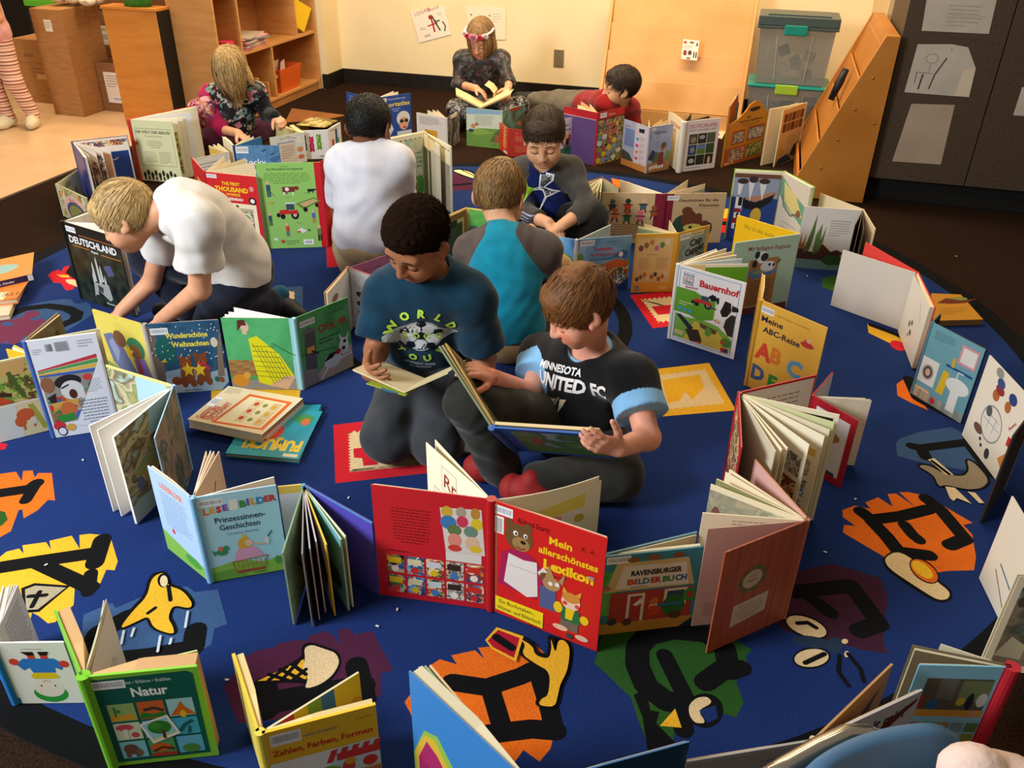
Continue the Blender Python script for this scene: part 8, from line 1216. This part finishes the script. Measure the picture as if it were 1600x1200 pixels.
# ---- crouching blond boy in the white T-shirt
def boy_crouch():
    J = dict(pel=J3(372, 420, 2.34), neck=J3(272, 318, 2.17), sL=J3(312, 352, 2.06), sR=J3(262, 338, 2.30), eL=J3(312, 452, 2.06), wL=J3(252, 500, 2.13), eR=J3(238, 440, 2.34), wR=J3(190, 486, 2.26),
             hL=J3(372, 436, 2.30), kL=PZ(338, 500, .09), aL=PZ(418, 474, .075), hR=J3(355, 420, 2.42), kR=J3(236, 400, 2.40), aR=PZ(292, 480, .07))
    h = Head(J3(198, 338, 2.12), np.array((-.82, -.30, -.49)), (-.5, -.12, .82), .95)
    x, f, u, L = torso_frame(J); B = Body(); torso(B, J, -.014, 1, .03); legs(B, J, (.066, .050, .034)); head_prims(B, h, J['neck'], nk=.043)
    for s in 'RL': B.rc(J['s'+s], J['e'+s], .037, .033, .02); B.rc(J['e'+s], J['w'+s], .033, .024, .012)
    hand(B, J['wL'], A_(PY(222, 520, 2.10))-J['wL'], (0, 0, -1), (-.3, .9, 0), .25); hand(B, J['wR'], A_(PY(165, 505, 2.22))-J['wR'], (0, 0, -1), (0, -1, 0), .25)
    V, Q, _ = B.grow(.0034); e = MB(); face_bits(e, h, 'b08a5a', '6a4a36', (V, Q), bw=.0022)
    o = finish(V, Q, J, h, SK['pale'], 'person with straight blond hair crouching in a white T-shirt, both hands on the rug', 'c98878', e, J['kL']*[1, 1, 0]+A_((0, 0, .0105)))
    hairdo(h, o, ['c4a066', 'd6b67c', 'a98650'], ((0, .080, .046), (0, -.082, -.070)), .014, [((0, .044, .066), (.066, .042, .036))], 1900, .10, .08, (0, .8, 0), crown=(0, -.065, .095), seed=8, lift=.005, over=.020)
    C = Body(); torso(C, J, .021, 1, .03); C.rc(J['neck']-u*.015, h.w(0, -.03, -.05), .056, .058, .012, '-'); sleeve(C, J['sL'], J['eL'], .62, .060, .072); sleeve(C, J['sR'], J['eR'], .55, .058, .068)
    V, Q, _ = C.grow(.0045, .0055, 28, 3); e = MB(); wm = cloth('white_shirt', 'd6d1cc', 'cbc6c2'); neck_ring(e, J['neck']+u*.004, u, .058, .006, wm, .9, f); np_obj('shirt', V, Q, [wm], None, o, extra=e)
    C = Body(); C.el(J['pel']-u*.01, (.118, .108, .10), None, .04); legs(C, J, (.088, .070, .056)); V, Q, _ = C.grow(.0048, .004, 34, 9); np_obj('trousers', V, Q, [cloth('navy_trousers', '1a1e2e', '141724')], None, o)
    C = Body(); C.rc(J['aL']+A_((.0, .0, .0)), J['aL']+unit(J['aL']-J['kL'])*.06+A_((0, 0, .02)), .036, .034, .01); V, Q, _ = C.grow(.004); np_obj('sock', V, Q, [cloth('teal_sock', '1f5a78', '174a66')], None, o)
    shoe(o, J['aL']+unit(J['aL']-J['kL'])*.05+A_((0, 0, -.02)), J['aL']+unit(J['aL']-J['kL'])*.07+A_((.10, -.05, -.035)), mat('16161a', .6), mat('2c2c30')); shoe(o, J['aR']+A_((0, 0, -.02)), J['aR']+A_((-.12, 0, -.03)), mat('16161a', .6), mat('2c2c30'))
boy_crouch()
# ---- boy in the teal raglan shirt, seen from behind
def boy_teal():
    J = dict(pel=PZ(795, 518, .11), neck=J3(790, 362, 2.58), sL=J3(738, 396, 2.58), sR=J3(848, 396, 2.60), eL=J3(716, 478, 2.66), wL=J3(742, 420, 2.80), eR=J3(864, 440, 2.76), wR=J3(842, 392, 2.90),
             hL=PZ(765, 520, .10), kL=J3(738, 470, 2.72), aL=PZ(800, 480, .06), hR=PZ(825, 518, .10), kR=J3(868, 424, 2.82), aR=PZ(800, 470, .08))
    h = Head(J3(781, 306, 2.68), np.array((.05, .90, -.42)), (0, .40, .92), 1.05)
    x, f, u, L = torso_frame(J); B = Body(); torso(B, J, -.014, 1, .03); legs(B, J, (.066, .050, .034)); head_prims(B, h, J['neck'])
    for s in 'RL': B.rc(J['s'+s], J['e'+s], .036, .032, .02); B.rc(J['e'+s], J['w'+s], .032, .024, .012)
    hand(B, J['wL'], A_(PY(735, 378, 2.80))-J['wL'], (.6, -.2, .2), (0, -1, 0), .3); hand(B, J['wR'], A_(PY(838, 350, 2.90))-J['wR'], (-1, 0, 0), (0, -1, 0), .3)
    V, Q, _ = B.grow(.0036); e = MB()
    o = finish(V, Q, J, h, SK['fair'], 'person with sandy hair seen from behind in a teal shirt with grey-brown sleeves', 'c98878', e, J['pel']*[1, 1, 0]+A_((0, 0, .0105)))
    hairdo(h, o, ['96703f', 'a98350', '7a5830'], ((0, .078, .046), (0, -.078, -.062)), .011, [((.01, -.02, .105), (.03, .035, .014))], 1700, .055, .2, (0, -.2, 0), crown=(.01, -.03, .11), seed=6, lift=.004)
    C = Body(); torso(C, J, .016, 1, .03); C.rc(J['neck']-u*.004, h.w(0, -.02, -.05), .052, .056, .012, '-')
    for s in 'RL': C.rc(J['s'+s], J['e'+s], .056, .048, .03, tag=1); C.rc(J['e'+s], J['w'+s], .048, .036, .02, tag=1)
    V, Q, tg = C.grow(.0042, .0045, 30, 6); c = V[Q].mean(1); fm = np.zeros(len(Q), int)
    for s in 'RL':
        d = unit(J['s'+s]-J['s'+('L' if s == 'R' else 'R')]); dd = (c-J['neck']) @ d; ht = (c-J['neck']) @ u; fm[(dd > .050+np.clip(-ht, 0, .3)*.62) & (ht > -.16)] = 1
        for a, b in (('s', 'e'), ('e', 'w')): fm[(capd(c, J[a+s]+(J['e'+s]-J['s'+s])*(.45 if a == 's' else 0), J[b+s], .060, .052) < 0) & (dd > .10)] = 1
    e = MB(); gb = cloth('greybrown_sleeve', '544944', '483e3a'); neck_ring(e, J['neck']+u*.006, u+f*.2, .054, .008, gb, .95, f); np_obj('shirt', V, Q, [cloth('teal_shirt', '1586a0', '127890'), gb], fm, o, extra=e)
    C = Body(); C.el(J['pel']-u*.02, (.125, .11, .085), None, .04); legs(C, J, (.08, .062, .05)); V, Q, _ = C.grow(.0048, .003, 34, 9); fm = (V[Q].mean(1)[:, 2] > J['pel'][2]+.005).astype(int)*(np.linalg.norm((V[Q].mean(1)-J['pel'])[:, :2], axis=1) < .16); np_obj('trousers', V, Q, [cloth('tan_trousers', 'b59268', 'a6845b'), cloth('charcoal_band', '35322f')], fm, o)
boy_teal()
# ---- boy in the grey and blue sports shirt
def boy_sport():
    J = dict(pel=PZ(852, 342, .11), neck=J3(850, 263, 3.58), sL=J3(890, 268, 3.57), sR=J3(810, 272, 3.56), eR=J3(822, 336, 3.42), wR=J3(856, 348, 3.30), eL=J3(918, 324, 3.44), wL=J3(878, 352, 3.30),
             hR=PZ(830, 345, .11), kR=J3(800, 345, 3.42), aR=J3(860, 372, 3.36), hL=PZ(874, 345, .11), kL=J3(925, 338, 3.46), aL=J3(850, 375, 3.34))
    J['aR'][2] = J['aL'][2] = .07
    h = Head(J3(850, 214, 3.46), np.array((.14, -.86, -.42)), (.02, -.5, .85), 1.06)
    x, f, u, L = torso_frame(J); B = Body(); torso(B, J, -.014, 1, .02); legs(B, J, (.066, .050, .034)); head_prims(B, h, J['neck'])
    for s in 'RL': B.rc(J['s'+s], J['e'+s], .036, .032, .02); B.rc(J['e'+s], J['w'+s], .032, .024, .012)
    hand(B, J['wR'], (.75, -.5, -.45), (0, 0, -1), (0, 1, 0), .3); hand(B, J['wL'], (-.8, -.4, -.4), (0, 0, -1), (0, 1, 0), .3)
    V, Q, _ = B.grow(.0036); e = MB(); face_bits(e, h, '4a3222', '2a1c14', (V, Q))
    o = finish(V, Q, J, h, SK['fair'], 'person sitting in a grey raglan shirt with a royal-blue front and lime logo, looking down', 'b87868', e, J['pel']*[1, 1, 0]+A_((0, 0, .0105)))
    hairdo(h, o, ['3a2818', '4a3420', '2c1d11'], ((0, .074, .056), (0, -.075, -.070)), .011, [((0, .034, .072), (.060, .042, .032))], 1600, .07, .10, (0, .7, 0), crown=(0, -.05, .10), seed=9, lift=.004, over=.012)
    C = Body(); torso(C, J, .016, 1, .02); C.rc(J['neck']-u*.012, h.w(0, -.02, -.05), .055, .058, .012, '-')
    for s in 'RL':
        C.rc(J['s'+s], J['e'+s], .054, .046, .03); d = J['w'+s]-J['e'+s]; C.rc(J['e'+s], J['e'+s]+d*.62, .046, .040, .02, cut=(J['e'+s]+d*.6, d))
    V, Q, _ = C.grow(.0042, .0035, 34, 8); c = V[Q].mean(1); fm = np.zeros(len(Q), int)
    for s in 'RL':
        d = unit(J['s'+s]-J['s'+('L' if s == 'R' else 'R')]); dd = (c-J['neck']) @ d; ht = (c-J['neck']) @ u; fm[(dd > .048+np.clip(-ht, 0, .3)*.5) & (ht > -.16)] = 1
        for a, b in (('s', 'e'), ('e', 'w')): fm[(capd(c, J[a+s]+(J['e'+s]-J['s'+s])*(.45 if a == 's' else 0), J[b+s], .060, .054) < 0) & ((dd > .10) | (a == 'e'))] = 1
    e = MB(); gm = cloth('grey_sleeve', '45423f', '393634'); neck_ring(e, J['neck']+u*.004+f*.006, u+f*.4, .056, .007, gm, .9, f)
    bv = bvh_of(V, Q); rt = unit(J['sL']-J['sR']); dn = Vector(-f) if np.dot(f, A_(CO)-J['pel']) > 0 else Vector(f); org = Vector(J['pel']+u*L*.30-rt*.105-A_(dn)*.02)
    decal(bv, org, Vector(rt), Vector(u), dn, [('p', 'd8d8dc', [.47, .62, .50, .98, .62, 1.0, .80, .95, .78, .80, .60, .66, .78, .56, .92, .50, .60, .38, .55, .56]), ('p', '3a3a40', [.50, .64, .53, .94, .62, .96, .76, .92, .75, .82, .57, .66, .75, .54, .84, .5, .62, .42, .58, .58]), ('p', '8fc832', [.02, .78, .2, .9, .26, .72, .42, .62, .28, .56, .12, .32, .02, .36, .12, .58]), ('s', 'd8d8dc', [.36, .64, .56, .66], .02), ('s', 'd8d8dc', [.36, .60, .56, .61], .02)] + [('s', '9a9ac0', [.16, .06+.07*i, .56, .06+.07*i], .03) for i in range(5)], .21, .18, e)
    np_obj('shirt', V, Q, [cloth('royal_shirt', '16245f', '111d50'), gm], fm, o, extra=e)
    C = Body(); C.el(J['pel'], (.12, .105, .09), None, .04); legs(C, J, (.08, .066, .052)); V, Q, _ = C.grow(.005, .004, 34, 9); np_obj('trousers', V, Q, [cloth('black_trousers', '1d1c1b', '171615')], None, o)
boy_sport()
# ---- dark-haired boy kneeling with his back to us
def boy_back():
    J = dict(pel=J3(572, 375, 3.00), neck=J3(577, 232, 3.06), sL=J3(535, 258, 3.05), sR=J3(622, 258, 3.08), eL=J3(528, 320, 3.12), wL=J3(545, 330, 3.26), eR=J3(632, 322, 3.16), wR=J3(615, 330, 3.28),
             hL=J3(550, 385, 3.02), kL=J3(545, 380, 3.30), aL=J3(548, 415, 2.96), hR=J3(596, 385, 3.04), kR=J3(605, 380, 3.32), aR=J3(600, 415, 2.97))
    for s in 'RL': J['k'+s][2] = .07; J['a'+s][2] = .06
    h = Head(J3(577, 198, 3.10), np.array((.02, .93, -.36)), (0, .36, .93), 1.06)
    x, f, u, L = torso_frame(J); B = Body(); torso(B, J, -.014, 1, .01); legs(B, J, (.066, .050, .034)); head_prims(B, h, J['neck'])
    for s in 'RL': B.rc(J['s'+s], J['e'+s], .036, .032, .02); B.rc(J['e'+s], J['w'+s], .032, .024, .012); hand(B, J['w'+s], (.3 if s == 'L' else -.3, .8, -.2), (0, 0, -1), (.9 if s == 'L' else -.9, 0, 0), .4)
    V, Q, _ = B.grow(.004); o = finish(V, Q, J, h, SK['brown'], 'person with short black hair kneeling in a white T-shirt with his back to us', '8a4a3a', MB(), J['kL']*[1, 1, 0]+A_((0, 0, .0105)))
    hairdo(h, o, ['0e0c0b', '15110f', '0a0808'], ((0, .080, .044), (0, -.080, -.068)), .009, [], 2400, .016, .1, (0, 0, 0), wd=.0016, seed=12, lift=.004, rnd=1.2)
    C = Body(); torso(C, J, .020, 1.03, .01); C.rc(J['neck']-u*.006, h.w(0, -.02, -.05), .052, .056, .012, '-'); sleeve(C, J['sL'], J['eL'], .85, .056, .062); sleeve(C, J['sR'], J['eR'], .85, .056, .062)
    V, Q, _ = C.grow(.0048, .006, 24, 13); e = MB(); wm = cloth('white_shirt_cool', 'd2d2da', 'c8c8d2'); neck_ring(e, J['neck']+u*.006, u, .054, .007, wm, .95, f); np_obj('shirt', V, Q, [wm], None, o, extra=e)
    C = Body(); C.el(J['pel']-u*.02, (.122, .11, .09), None, .04); legs(C, J, (.08, .066, .05)); V, Q, _ = C.grow(.005, .003, 34, 9); np_obj('trousers', V, Q, [cloth('khaki_trousers', 'b8a07c', 'a9916d')], None, o)
boy_back()
# ---- girl with the flower headband, against the wall
def girl_band():
    J = dict(pel=PZ(757, 166, .11), neck=J3(752, 86, 5.50), sR=J3(722, 94, 5.50), sL=J3(783, 94, 5.50), eR=J3(716, 132, 5.42), wR=J3(744, 138, 5.28), eL=J3(795, 128, 5.40), wL=J3(794, 138, 5.30),
             hR=PZ(740, 168, .11), kR=J3(712, 170, 5.42), aR=PZ(755, 192, .07), hL=PZ(775, 168, .11), kL=J3(812, 166, 5.44), aL=PZ(770, 194, .07))
    h = Head(J3(751, 60, 5.44), np.array((-.02, -.86, -.44)), (.0, -.5, .86), 1.03)
    x, f, u, L = torso_frame(J); B = Body(); torso(B, J, -.016, .95, .0); legs(B, J, (.060, .046, .032)); head_prims(B, h, J['neck'], nk=.037)
    for s in 'RL': B.rc(J['s'+s], J['e'+s], .033, .029, .02); B.rc(J['e'+s], J['w'+s], .029, .022, .012)
    hand(B, J['wR'], (.85, -.35, -.25), (0, -.3, -1), (.2, -.8, .5), (.3, .4, .5, .6), .95); hand(B, J['wL'], (.1, -.75, -.5), (-.6, 0, -.6), (-.9, 0, .3), .5, .95)
    V, Q, _ = B.grow(.004); e = MB(); face_bits(e, h, '8a6a4a', '4a3426', (V, Q))
    o = finish(V, Q, J, h, SK['pale'], 'person with long blond hair and a pink flower headband reading cross-legged by the back wall', 'c07a6a', e, J['pel']*[1, 1, 0]+A_((0, 0, .002)))
    hairdo(h, o, ['95714a', 'ab8759', '7c5b38'], ((0, .070, .062), (0, -.085, -.10)), .012, [((-.074, -.01, -.05), (.018, .038, .085)), ((.074, -.01, -.05), (.018, .038, .085)), ((0, -.07, -.05), (.06, .03, .08))], 900, .16, .42, (0, -.1, 0), crown=(0, .0, .108), seed=4, wd=.003, lift=.006, region=lambda q: (np.abs(q[:, 0]) > .035) | (q[:, 1] < .0), over=.30)
    b = MB(); pts = [Vector(h.w(.085*math.cos(t), .094*math.sin(t)-.004, .062+.012*math.sin(t))) for t in np.linspace(-.2, math.pi+.2, 16)]; b.tube(pts, .007, mat('e3dcd6', .7), 8); bd = b.build('headband', o, True)
    for i, (t, c, r) in enumerate(((.62, 'e8e0da', .016), (1.0, 'd2304a', .017), (1.5, 'd58a94', .024), (1.95, 'd2304a', .017), (2.35, 'e8e0da', .016))):
        cpt = Vector(h.w(.088*math.cos(t), .098*math.sin(t)-.004, .060+.010*math.sin(t))); b = MB(); R = Matrix([list(v) for v in h.R]).to_3x3()
        for k in range(6): a = k*math.pi/3; b.ball(cpt+R @ Vector((math.cos(a)*r*.75, .004, math.sin(a)*r*.75)), (r*.55, r*.3, r*.55), mat(c, .7), 8, 6, R)
        b.ball(cpt+R @ Vector((0, .008, 0)), r*.35, mat(shade(c, .8), .7), 8, 6); b.build('flower', bd, True)
    pm = busy(['2c2a28', '2c2a28', '2c2a28', '2c2a28', '2c2a28', '5c5a57', '2c2a28', '55353b'], 60)
    C = Body(); torso(C, J, .012, .98, .0); C.rc(J['neck']-u*.004, h.w(0, -.02, -.05), .046, .05, .012, '-')
    for s in 'RL':
        C.rc(J['s'+s], J['e'+s], .048, .042, .03); d = J['w'+s]-J['e'+s]; C.rc(J['e'+s], J['e'+s]+d*.45, .042, .036, .02, cut=(J['e'+s]+d*.4, d))
    C.el(J['pel']+A_((0, -.03, .03)), (.15, .14, .07), None, .04); V, Q, _ = C.grow(.005, .003, 34, 3); np_obj('dress', V, Q, [pm], None, o)
    C = Body(); C.el(J['pel'], (.10, .09, .08), None, .04); legs(C, J, (.070, .058, .046)); V, Q, _ = C.grow(.005, .002, 34, 9); np_obj('leggings', V, Q, [busy(['1c1b1d', '1c1b1d', '1c1b1d', '8a8684', '1c1b1d', 'b0aca8'], 95)], None, o)
    shoe(o, PZ(716, 196, .035), PZ(708, 200, .03)+A_((-.02, -.06, 0)), mat('1e1d1e', .7), mat('a83a52', .6))
girl_band()
# ---- boy in the red shirt propped on his elbow
def boy_red():
    J = dict(pel=PZ(918, 168, .12), neck=J3(970, 160, 5.40), sR=J3(945, 165, 5.30), sL=J3(985, 172, 5.52), eR=PZ(962, 205, .05), wR=PZ(925, 205, .05), eL=J3(992, 205, 5.50), wL=J3(985, 215, 5.40),
             hR=PZ(905, 168, .10), kR=PZ(868, 165, .09), aR=PZ(828, 158, .07), hL=PZ(910, 158, .12), kL=PZ(872, 156, .12), aL=PZ(832, 156, .09))
    h = Head(J3(970, 136, 5.34), np.array((-.93, -.28, -.10)), (-.05, -.1, .99), 1.06)
    x, f, u, L = torso_frame(J); B = Body(); torso(B, J, -.014, 1, .0); legs(B, J, (.062, .048, .034)); head_prims(B, h, J['neck'])
    for s in 'RL': B.rc(J['s'+s], J['e'+s], .036, .031, .02); B.rc(J['e'+s], J['w'+s], .031, .023, .012); hand(B, J['w'+s], (-.9, -.2, 0), (0, 0, -1), (0, 1, 0), .3)
    V, Q, _ = B.grow(.004); e = MB(); face_bits(e, h, '3a2618', '22160f', (V, Q))
    o = finish(V, Q, J, h, SK['fair'], 'person in a red shirt and grey trousers lounging on one elbow before the wooden display', 'b87868', e, J['pel']*[1, 1, 0]+A_((0, 0, .002)))
    hairdo(h, o, ['33241a', '423022', '261a12'], ((0, .074, .056), (0, -.080, -.068)), .013, [((0, .036, .072), (.060, .044, .034)), ((0, -.01, .105), (.05, .05, .014))], 1500, .055, .08, (.2, .5, 0), seed=15, lift=.008, rnd=1.0, over=.014)
    C = Body(); torso(C, J, .014, 1, .0); C.rc(J['neck']-u*.006, h.w(0, -.02, -.05), .050, .054, .012, '-')
    for s in 'RL': C.rc(J['s'+s], J['e'+s], .054, .048, .03); C.rc(J['e'+s], J['w'+s], .048, .036, .02)
    V, Q, _ = C.grow(.005, .0035, 34, 8); np_obj('shirt', V, Q, [cloth('red_shirt', '8f1a1e', '7d1519')], None, o)
    C = Body(); C.el(J['pel'], (.11, .10, .085), None, .04); legs(C, J, (.076, .062, .050)); V, Q, _ = C.grow(.005, .004, 34, 9); np_obj('trousers', V, Q, [cloth('stone_trousers', '6f6658', '625a4d')], None, o)
    for s in 'RL': shoe(o, J['a'+s]+A_((-.03, 0, -.01)), J['a'+s]+A_((-.10, -.01, .02)), mat('22211f', .6), mat('3a3835'))
boy_red()
# ---- girl in pink with hair over her face
def girl_pink():
    J = dict(pel=PZ(362, 210, .11), neck=J3(366, 140, 4.40), sR=J3(330, 150, 4.38), sL=J3(402, 146, 4.44), eR=J3(336, 200, 4.30), wR=J3(372, 208, 4.20), eL=J3(418, 178, 4.46), wL=J3(430, 182, 4.34),
             hR=PZ(345, 212, .10), kR=PZ(328, 218, .12), aR=PZ(370, 225, .07), hL=PZ(385, 206, .10), kL=PZ(418, 200, .12), aL=PZ(385, 225, .07))
    h = Head(J3(360, 110, 4.30), np.array((.10, -.82, -.50)), (.0, -.55, .83), 1.08)
    x, f, u, L = torso_frame(J); B = Body(); torso(B, J, -.016, .95, .0); legs(B, J, (.060, .046, .032)); head_prims(B, h, J['neck'], nk=.037)
    for s in 'RL': B.rc(J['s'+s], J['e'+s], .033, .029, .02); B.rc(J['e'+s], J['w'+s], .029, .023, .012)
    hand(B, J['wR'], (.85, -.3, -.3), (0, -.2, -1), (.2, -.9, 0), .4, .95); hand(B, J['wL'], (.75, -.4, -.3), (-.1, .2, -1), (-.4, -.8, 0), (1.0, 1.05, 1.1, 1.1), 1.0)
    V, Q, _ = B.grow(.0038); e = MB(); face_bits(e, h, 'a8824f', '5a4030', (V, Q))
    o = finish(V, Q, J, h, SK['pale'], 'person with long blond hair over the face in a magenta cardigan and dark floral top', 'c07a6a', e, J['pel']*[1, 1, 0]+A_((0, 0, .002)))
    hairdo(h, o, ['bd9a64', 'd0b07a', 'a07e4a'], ((0, .078, .050), (0, -.085, -.11)), .012, [((-.076, -.015, -.04), (.012, .032, .07)), ((.076, -.015, -.04), (.012, .032, .07)), ((0, -.07, -.05), (.06, .03, .08))], 1500, .19, .40, (0, .1, 0), crown=(.01, -.01, .108), seed=24, wd=.0028, lift=.008, region=lambda q: (np.abs(q[:, 0]) > .042) | (q[:, 1] < .02), over=.30)
    fl_ = busy(['1a1a1e', '1a1a1e', '1a1a1e', '1a1a1e', '1a1a1e', 'b8b0a0', '1a1a1e', 'b06a74', '1a1a1e', '6a8a8a'], 48)
    C = Body(); torso(C, J, .012, .98, .0); C.rc(J['neck']-u*.004, h.w(0, -.02, -.05), .046, .05, .012, '-'); C.rc(J['sL'], J['eL'], .048, .044, .03, tag=1); C.rc(J['eL'], J['wL'], .044, .034, .02, tag=1)
    V, Q, tg = C.grow(.005, .003, 34, 3, True); np_obj('top', V, Q, [fl_, cloth('black_sleeve', '16161a')], (tg[Q[:, 0]] == 1).astype(int), o)
    C = Body(); C.rc(J['neck']+(J['sR']-J['neck'])*.55, J['sR'], .05, .062, .03); C.rc(J['sR'], J['eR'], .062, .052, .03); dd = J['wR']-J['eR']; C.rc(J['eR'], J['eR']+dd*.3, .052, .046, .02); C.el(J['pel']+A_((-.13, .02, .08)), (.055, .07, .17), None, .04); C.rc(J['sR']+f*.05, J['pel']+A_((.02, -.13, .10)), .035, .03, .03)
    V, Q, _ = C.grow(.005, .004, 34, 12); cd = np_obj('cardigan', V, Q, [cloth('magenta_knit', 'b01f56', '9c1a4b')], None, o)
    km = busy(['a84a6a', 'c98a9a', '6a2f5a', 'd8a8a8', 'c8702f', '8a2a4a'], 60); C = Body(); C.el(J['pel']+A_((-.15, -.06, .11)), (.07, .075, .10), None, .03); C.el(J['pel']+A_((-.06, -.12, .15)), (.065, .05, .09), None, .03); V, Q, _ = C.grow(.004, .006, 60, 12); np_obj('knit_panel', V, Q, [km], None, o)
    C = Body(); C.el(J['pel'], (.11, .10, .08), None, .04); legs(C, J, (.072, .06, .046)); V, Q, _ = C.grow(.005, .002, 34, 9); np_obj('leggings', V, Q, [cloth('maroon_leggings', '4a1f33', '3f1a2b')], None, o)
girl_pink()
# ---- girl in striped leggings standing at the left edge
def girl_stand():
    z = .005; J = dict(hR=A_((-4.60, 4.46, .52)), hL=A_((-4.50, 4.48, .52)), kR=A_((-4.60, 4.43, .29)), kL=A_((-4.47, 4.47, .29)), aR=A_((-4.575, 4.46, .07)), aL=A_((-4.445, 4.53, .07)), pel=A_((-4.55, 4.47, .55)), neck=A_((-4.57, 4.46, .88)), sR=A_((-4.69, 4.45, .86)), sL=A_((-4.45, 4.47, .86)), eL=A_((-4.41, 4.42, .66)), wL=A_((-4.50, 4.32, .70)), eR=A_((-4.73, 4.40, .68)), wR=A_((-4.62, 4.30, .68)))
    h = Head((-4.56, 4.45, 1.02), np.array((.5, -.85, -.1)), (0, 0, 1), 1.0)
    x, f, u, L = torso_frame(J); B = Body(); torso(B, J, -.016, .95); legs(B, J, (.058, .044, .032)); head_prims(B, h, J['neck'], nk=.037)
    for s in 'RL': B.rc(J['s'+s], J['e'+s], .033, .029, .02); B.rc(J['e'+s], J['w'+s], .029, .022, .012); hand(B, J['w'+s], (-.6 if s == 'L' else .6, -.5, .2), (0, 0, -1), (0, -1, .3), .4, .95)
    V, Q, _ = B.grow(.0045); e = MB(); face_bits(e, h, '8a6a4a', '4a3426', (V, Q)); o = finish(V, Q, J, h, SK['olive'], 'person standing at the left edge in striped leggings and white shoes', 'c07a6a', e, A_((-4.52, 4.47, .004)))
    hairdo(h, o, ['6a4a2c', '7d5a38'], n=500, L=.12, g=.4, seed=2, wd=.003)
    C = Body(); torso(C, J, .012, .98, .0); sleeve(C, J['sL'], J['eL'], .45); sleeve(C, J['sR'], J['eR'], .45); C.el(J['pel']+A_((0, 0, .02)), (.125, .105, .08), None, .03); C.rc(J['neck']-u*.004, h.w(0, -.02, -.05), .046, .05, .012, '-'); V, Q, _ = C.grow(.006, .003, 34, 3); np_obj('shirt', V, Q, [cloth('pink_shirt', 'dca39c', 'd2958f')], None, o)
    sm, nt, bs = bsdf('striped_leggings', .85, .1); N = nt.nodes; tc = N.new('ShaderNodeTexCoord'); sp = N.new('ShaderNodeSeparateXYZ'); nt.links.new(tc.outputs['Object'], sp.inputs[0]); m1 = N.new('ShaderNodeMath'); m1.operation = 'MULTIPLY'; m1.inputs[1].default_value = 18; nt.links.new(sp.outputs['Z'], m1.inputs[0]); m2 = N.new('ShaderNodeMath'); m2.operation = 'FRACT'; nt.links.new(m1.outputs[0], m2.inputs[0])
    r = N.new('ShaderNodeValToRGB'); r.color_ramp.interpolation = 'CONSTANT'; el = r.color_ramp.elements; stops = [(0, 'e0bfa6'), (.22, '9c4a3c'), (.36, 'e0bfa6'), (.6, 'c98a74'), (.72, 'e0bfa6'), (.86, '8a4a40')]
    while len(el) < len(stops): el.new(.5)
    for i, (p_, c_) in enumerate(stops): el[i].position = p_; el[i].color = lin(c_)
    nt.links.new(m2.outputs[0], r.inputs[0]); nt.links.new(r.outputs[0], bs.inputs['Base Color'])
    C = Body(); C.el(J['pel'], (.105, .092, .085), None, .04); legs(C, J, (.070, .052, .040)); V, Q, _ = C.grow(.005, .002, 34, 9); np_obj('leggings', V, Q, [sm], None, o)
    for s, d in (('R', (.0, -.09, 0)), ('L', (.05, -.085, 0))): shoe(o, J['a'+s]*[1, 1, 0]+A_((0, -.01, .042)), J['a'+s]*[1, 1, 0]+A_((d[0], d[1]-.01, .034)), cloth('white_shoe', 'd9cfae', 'cfc4a2'), mat('b8a888', .6))
girl_stand()
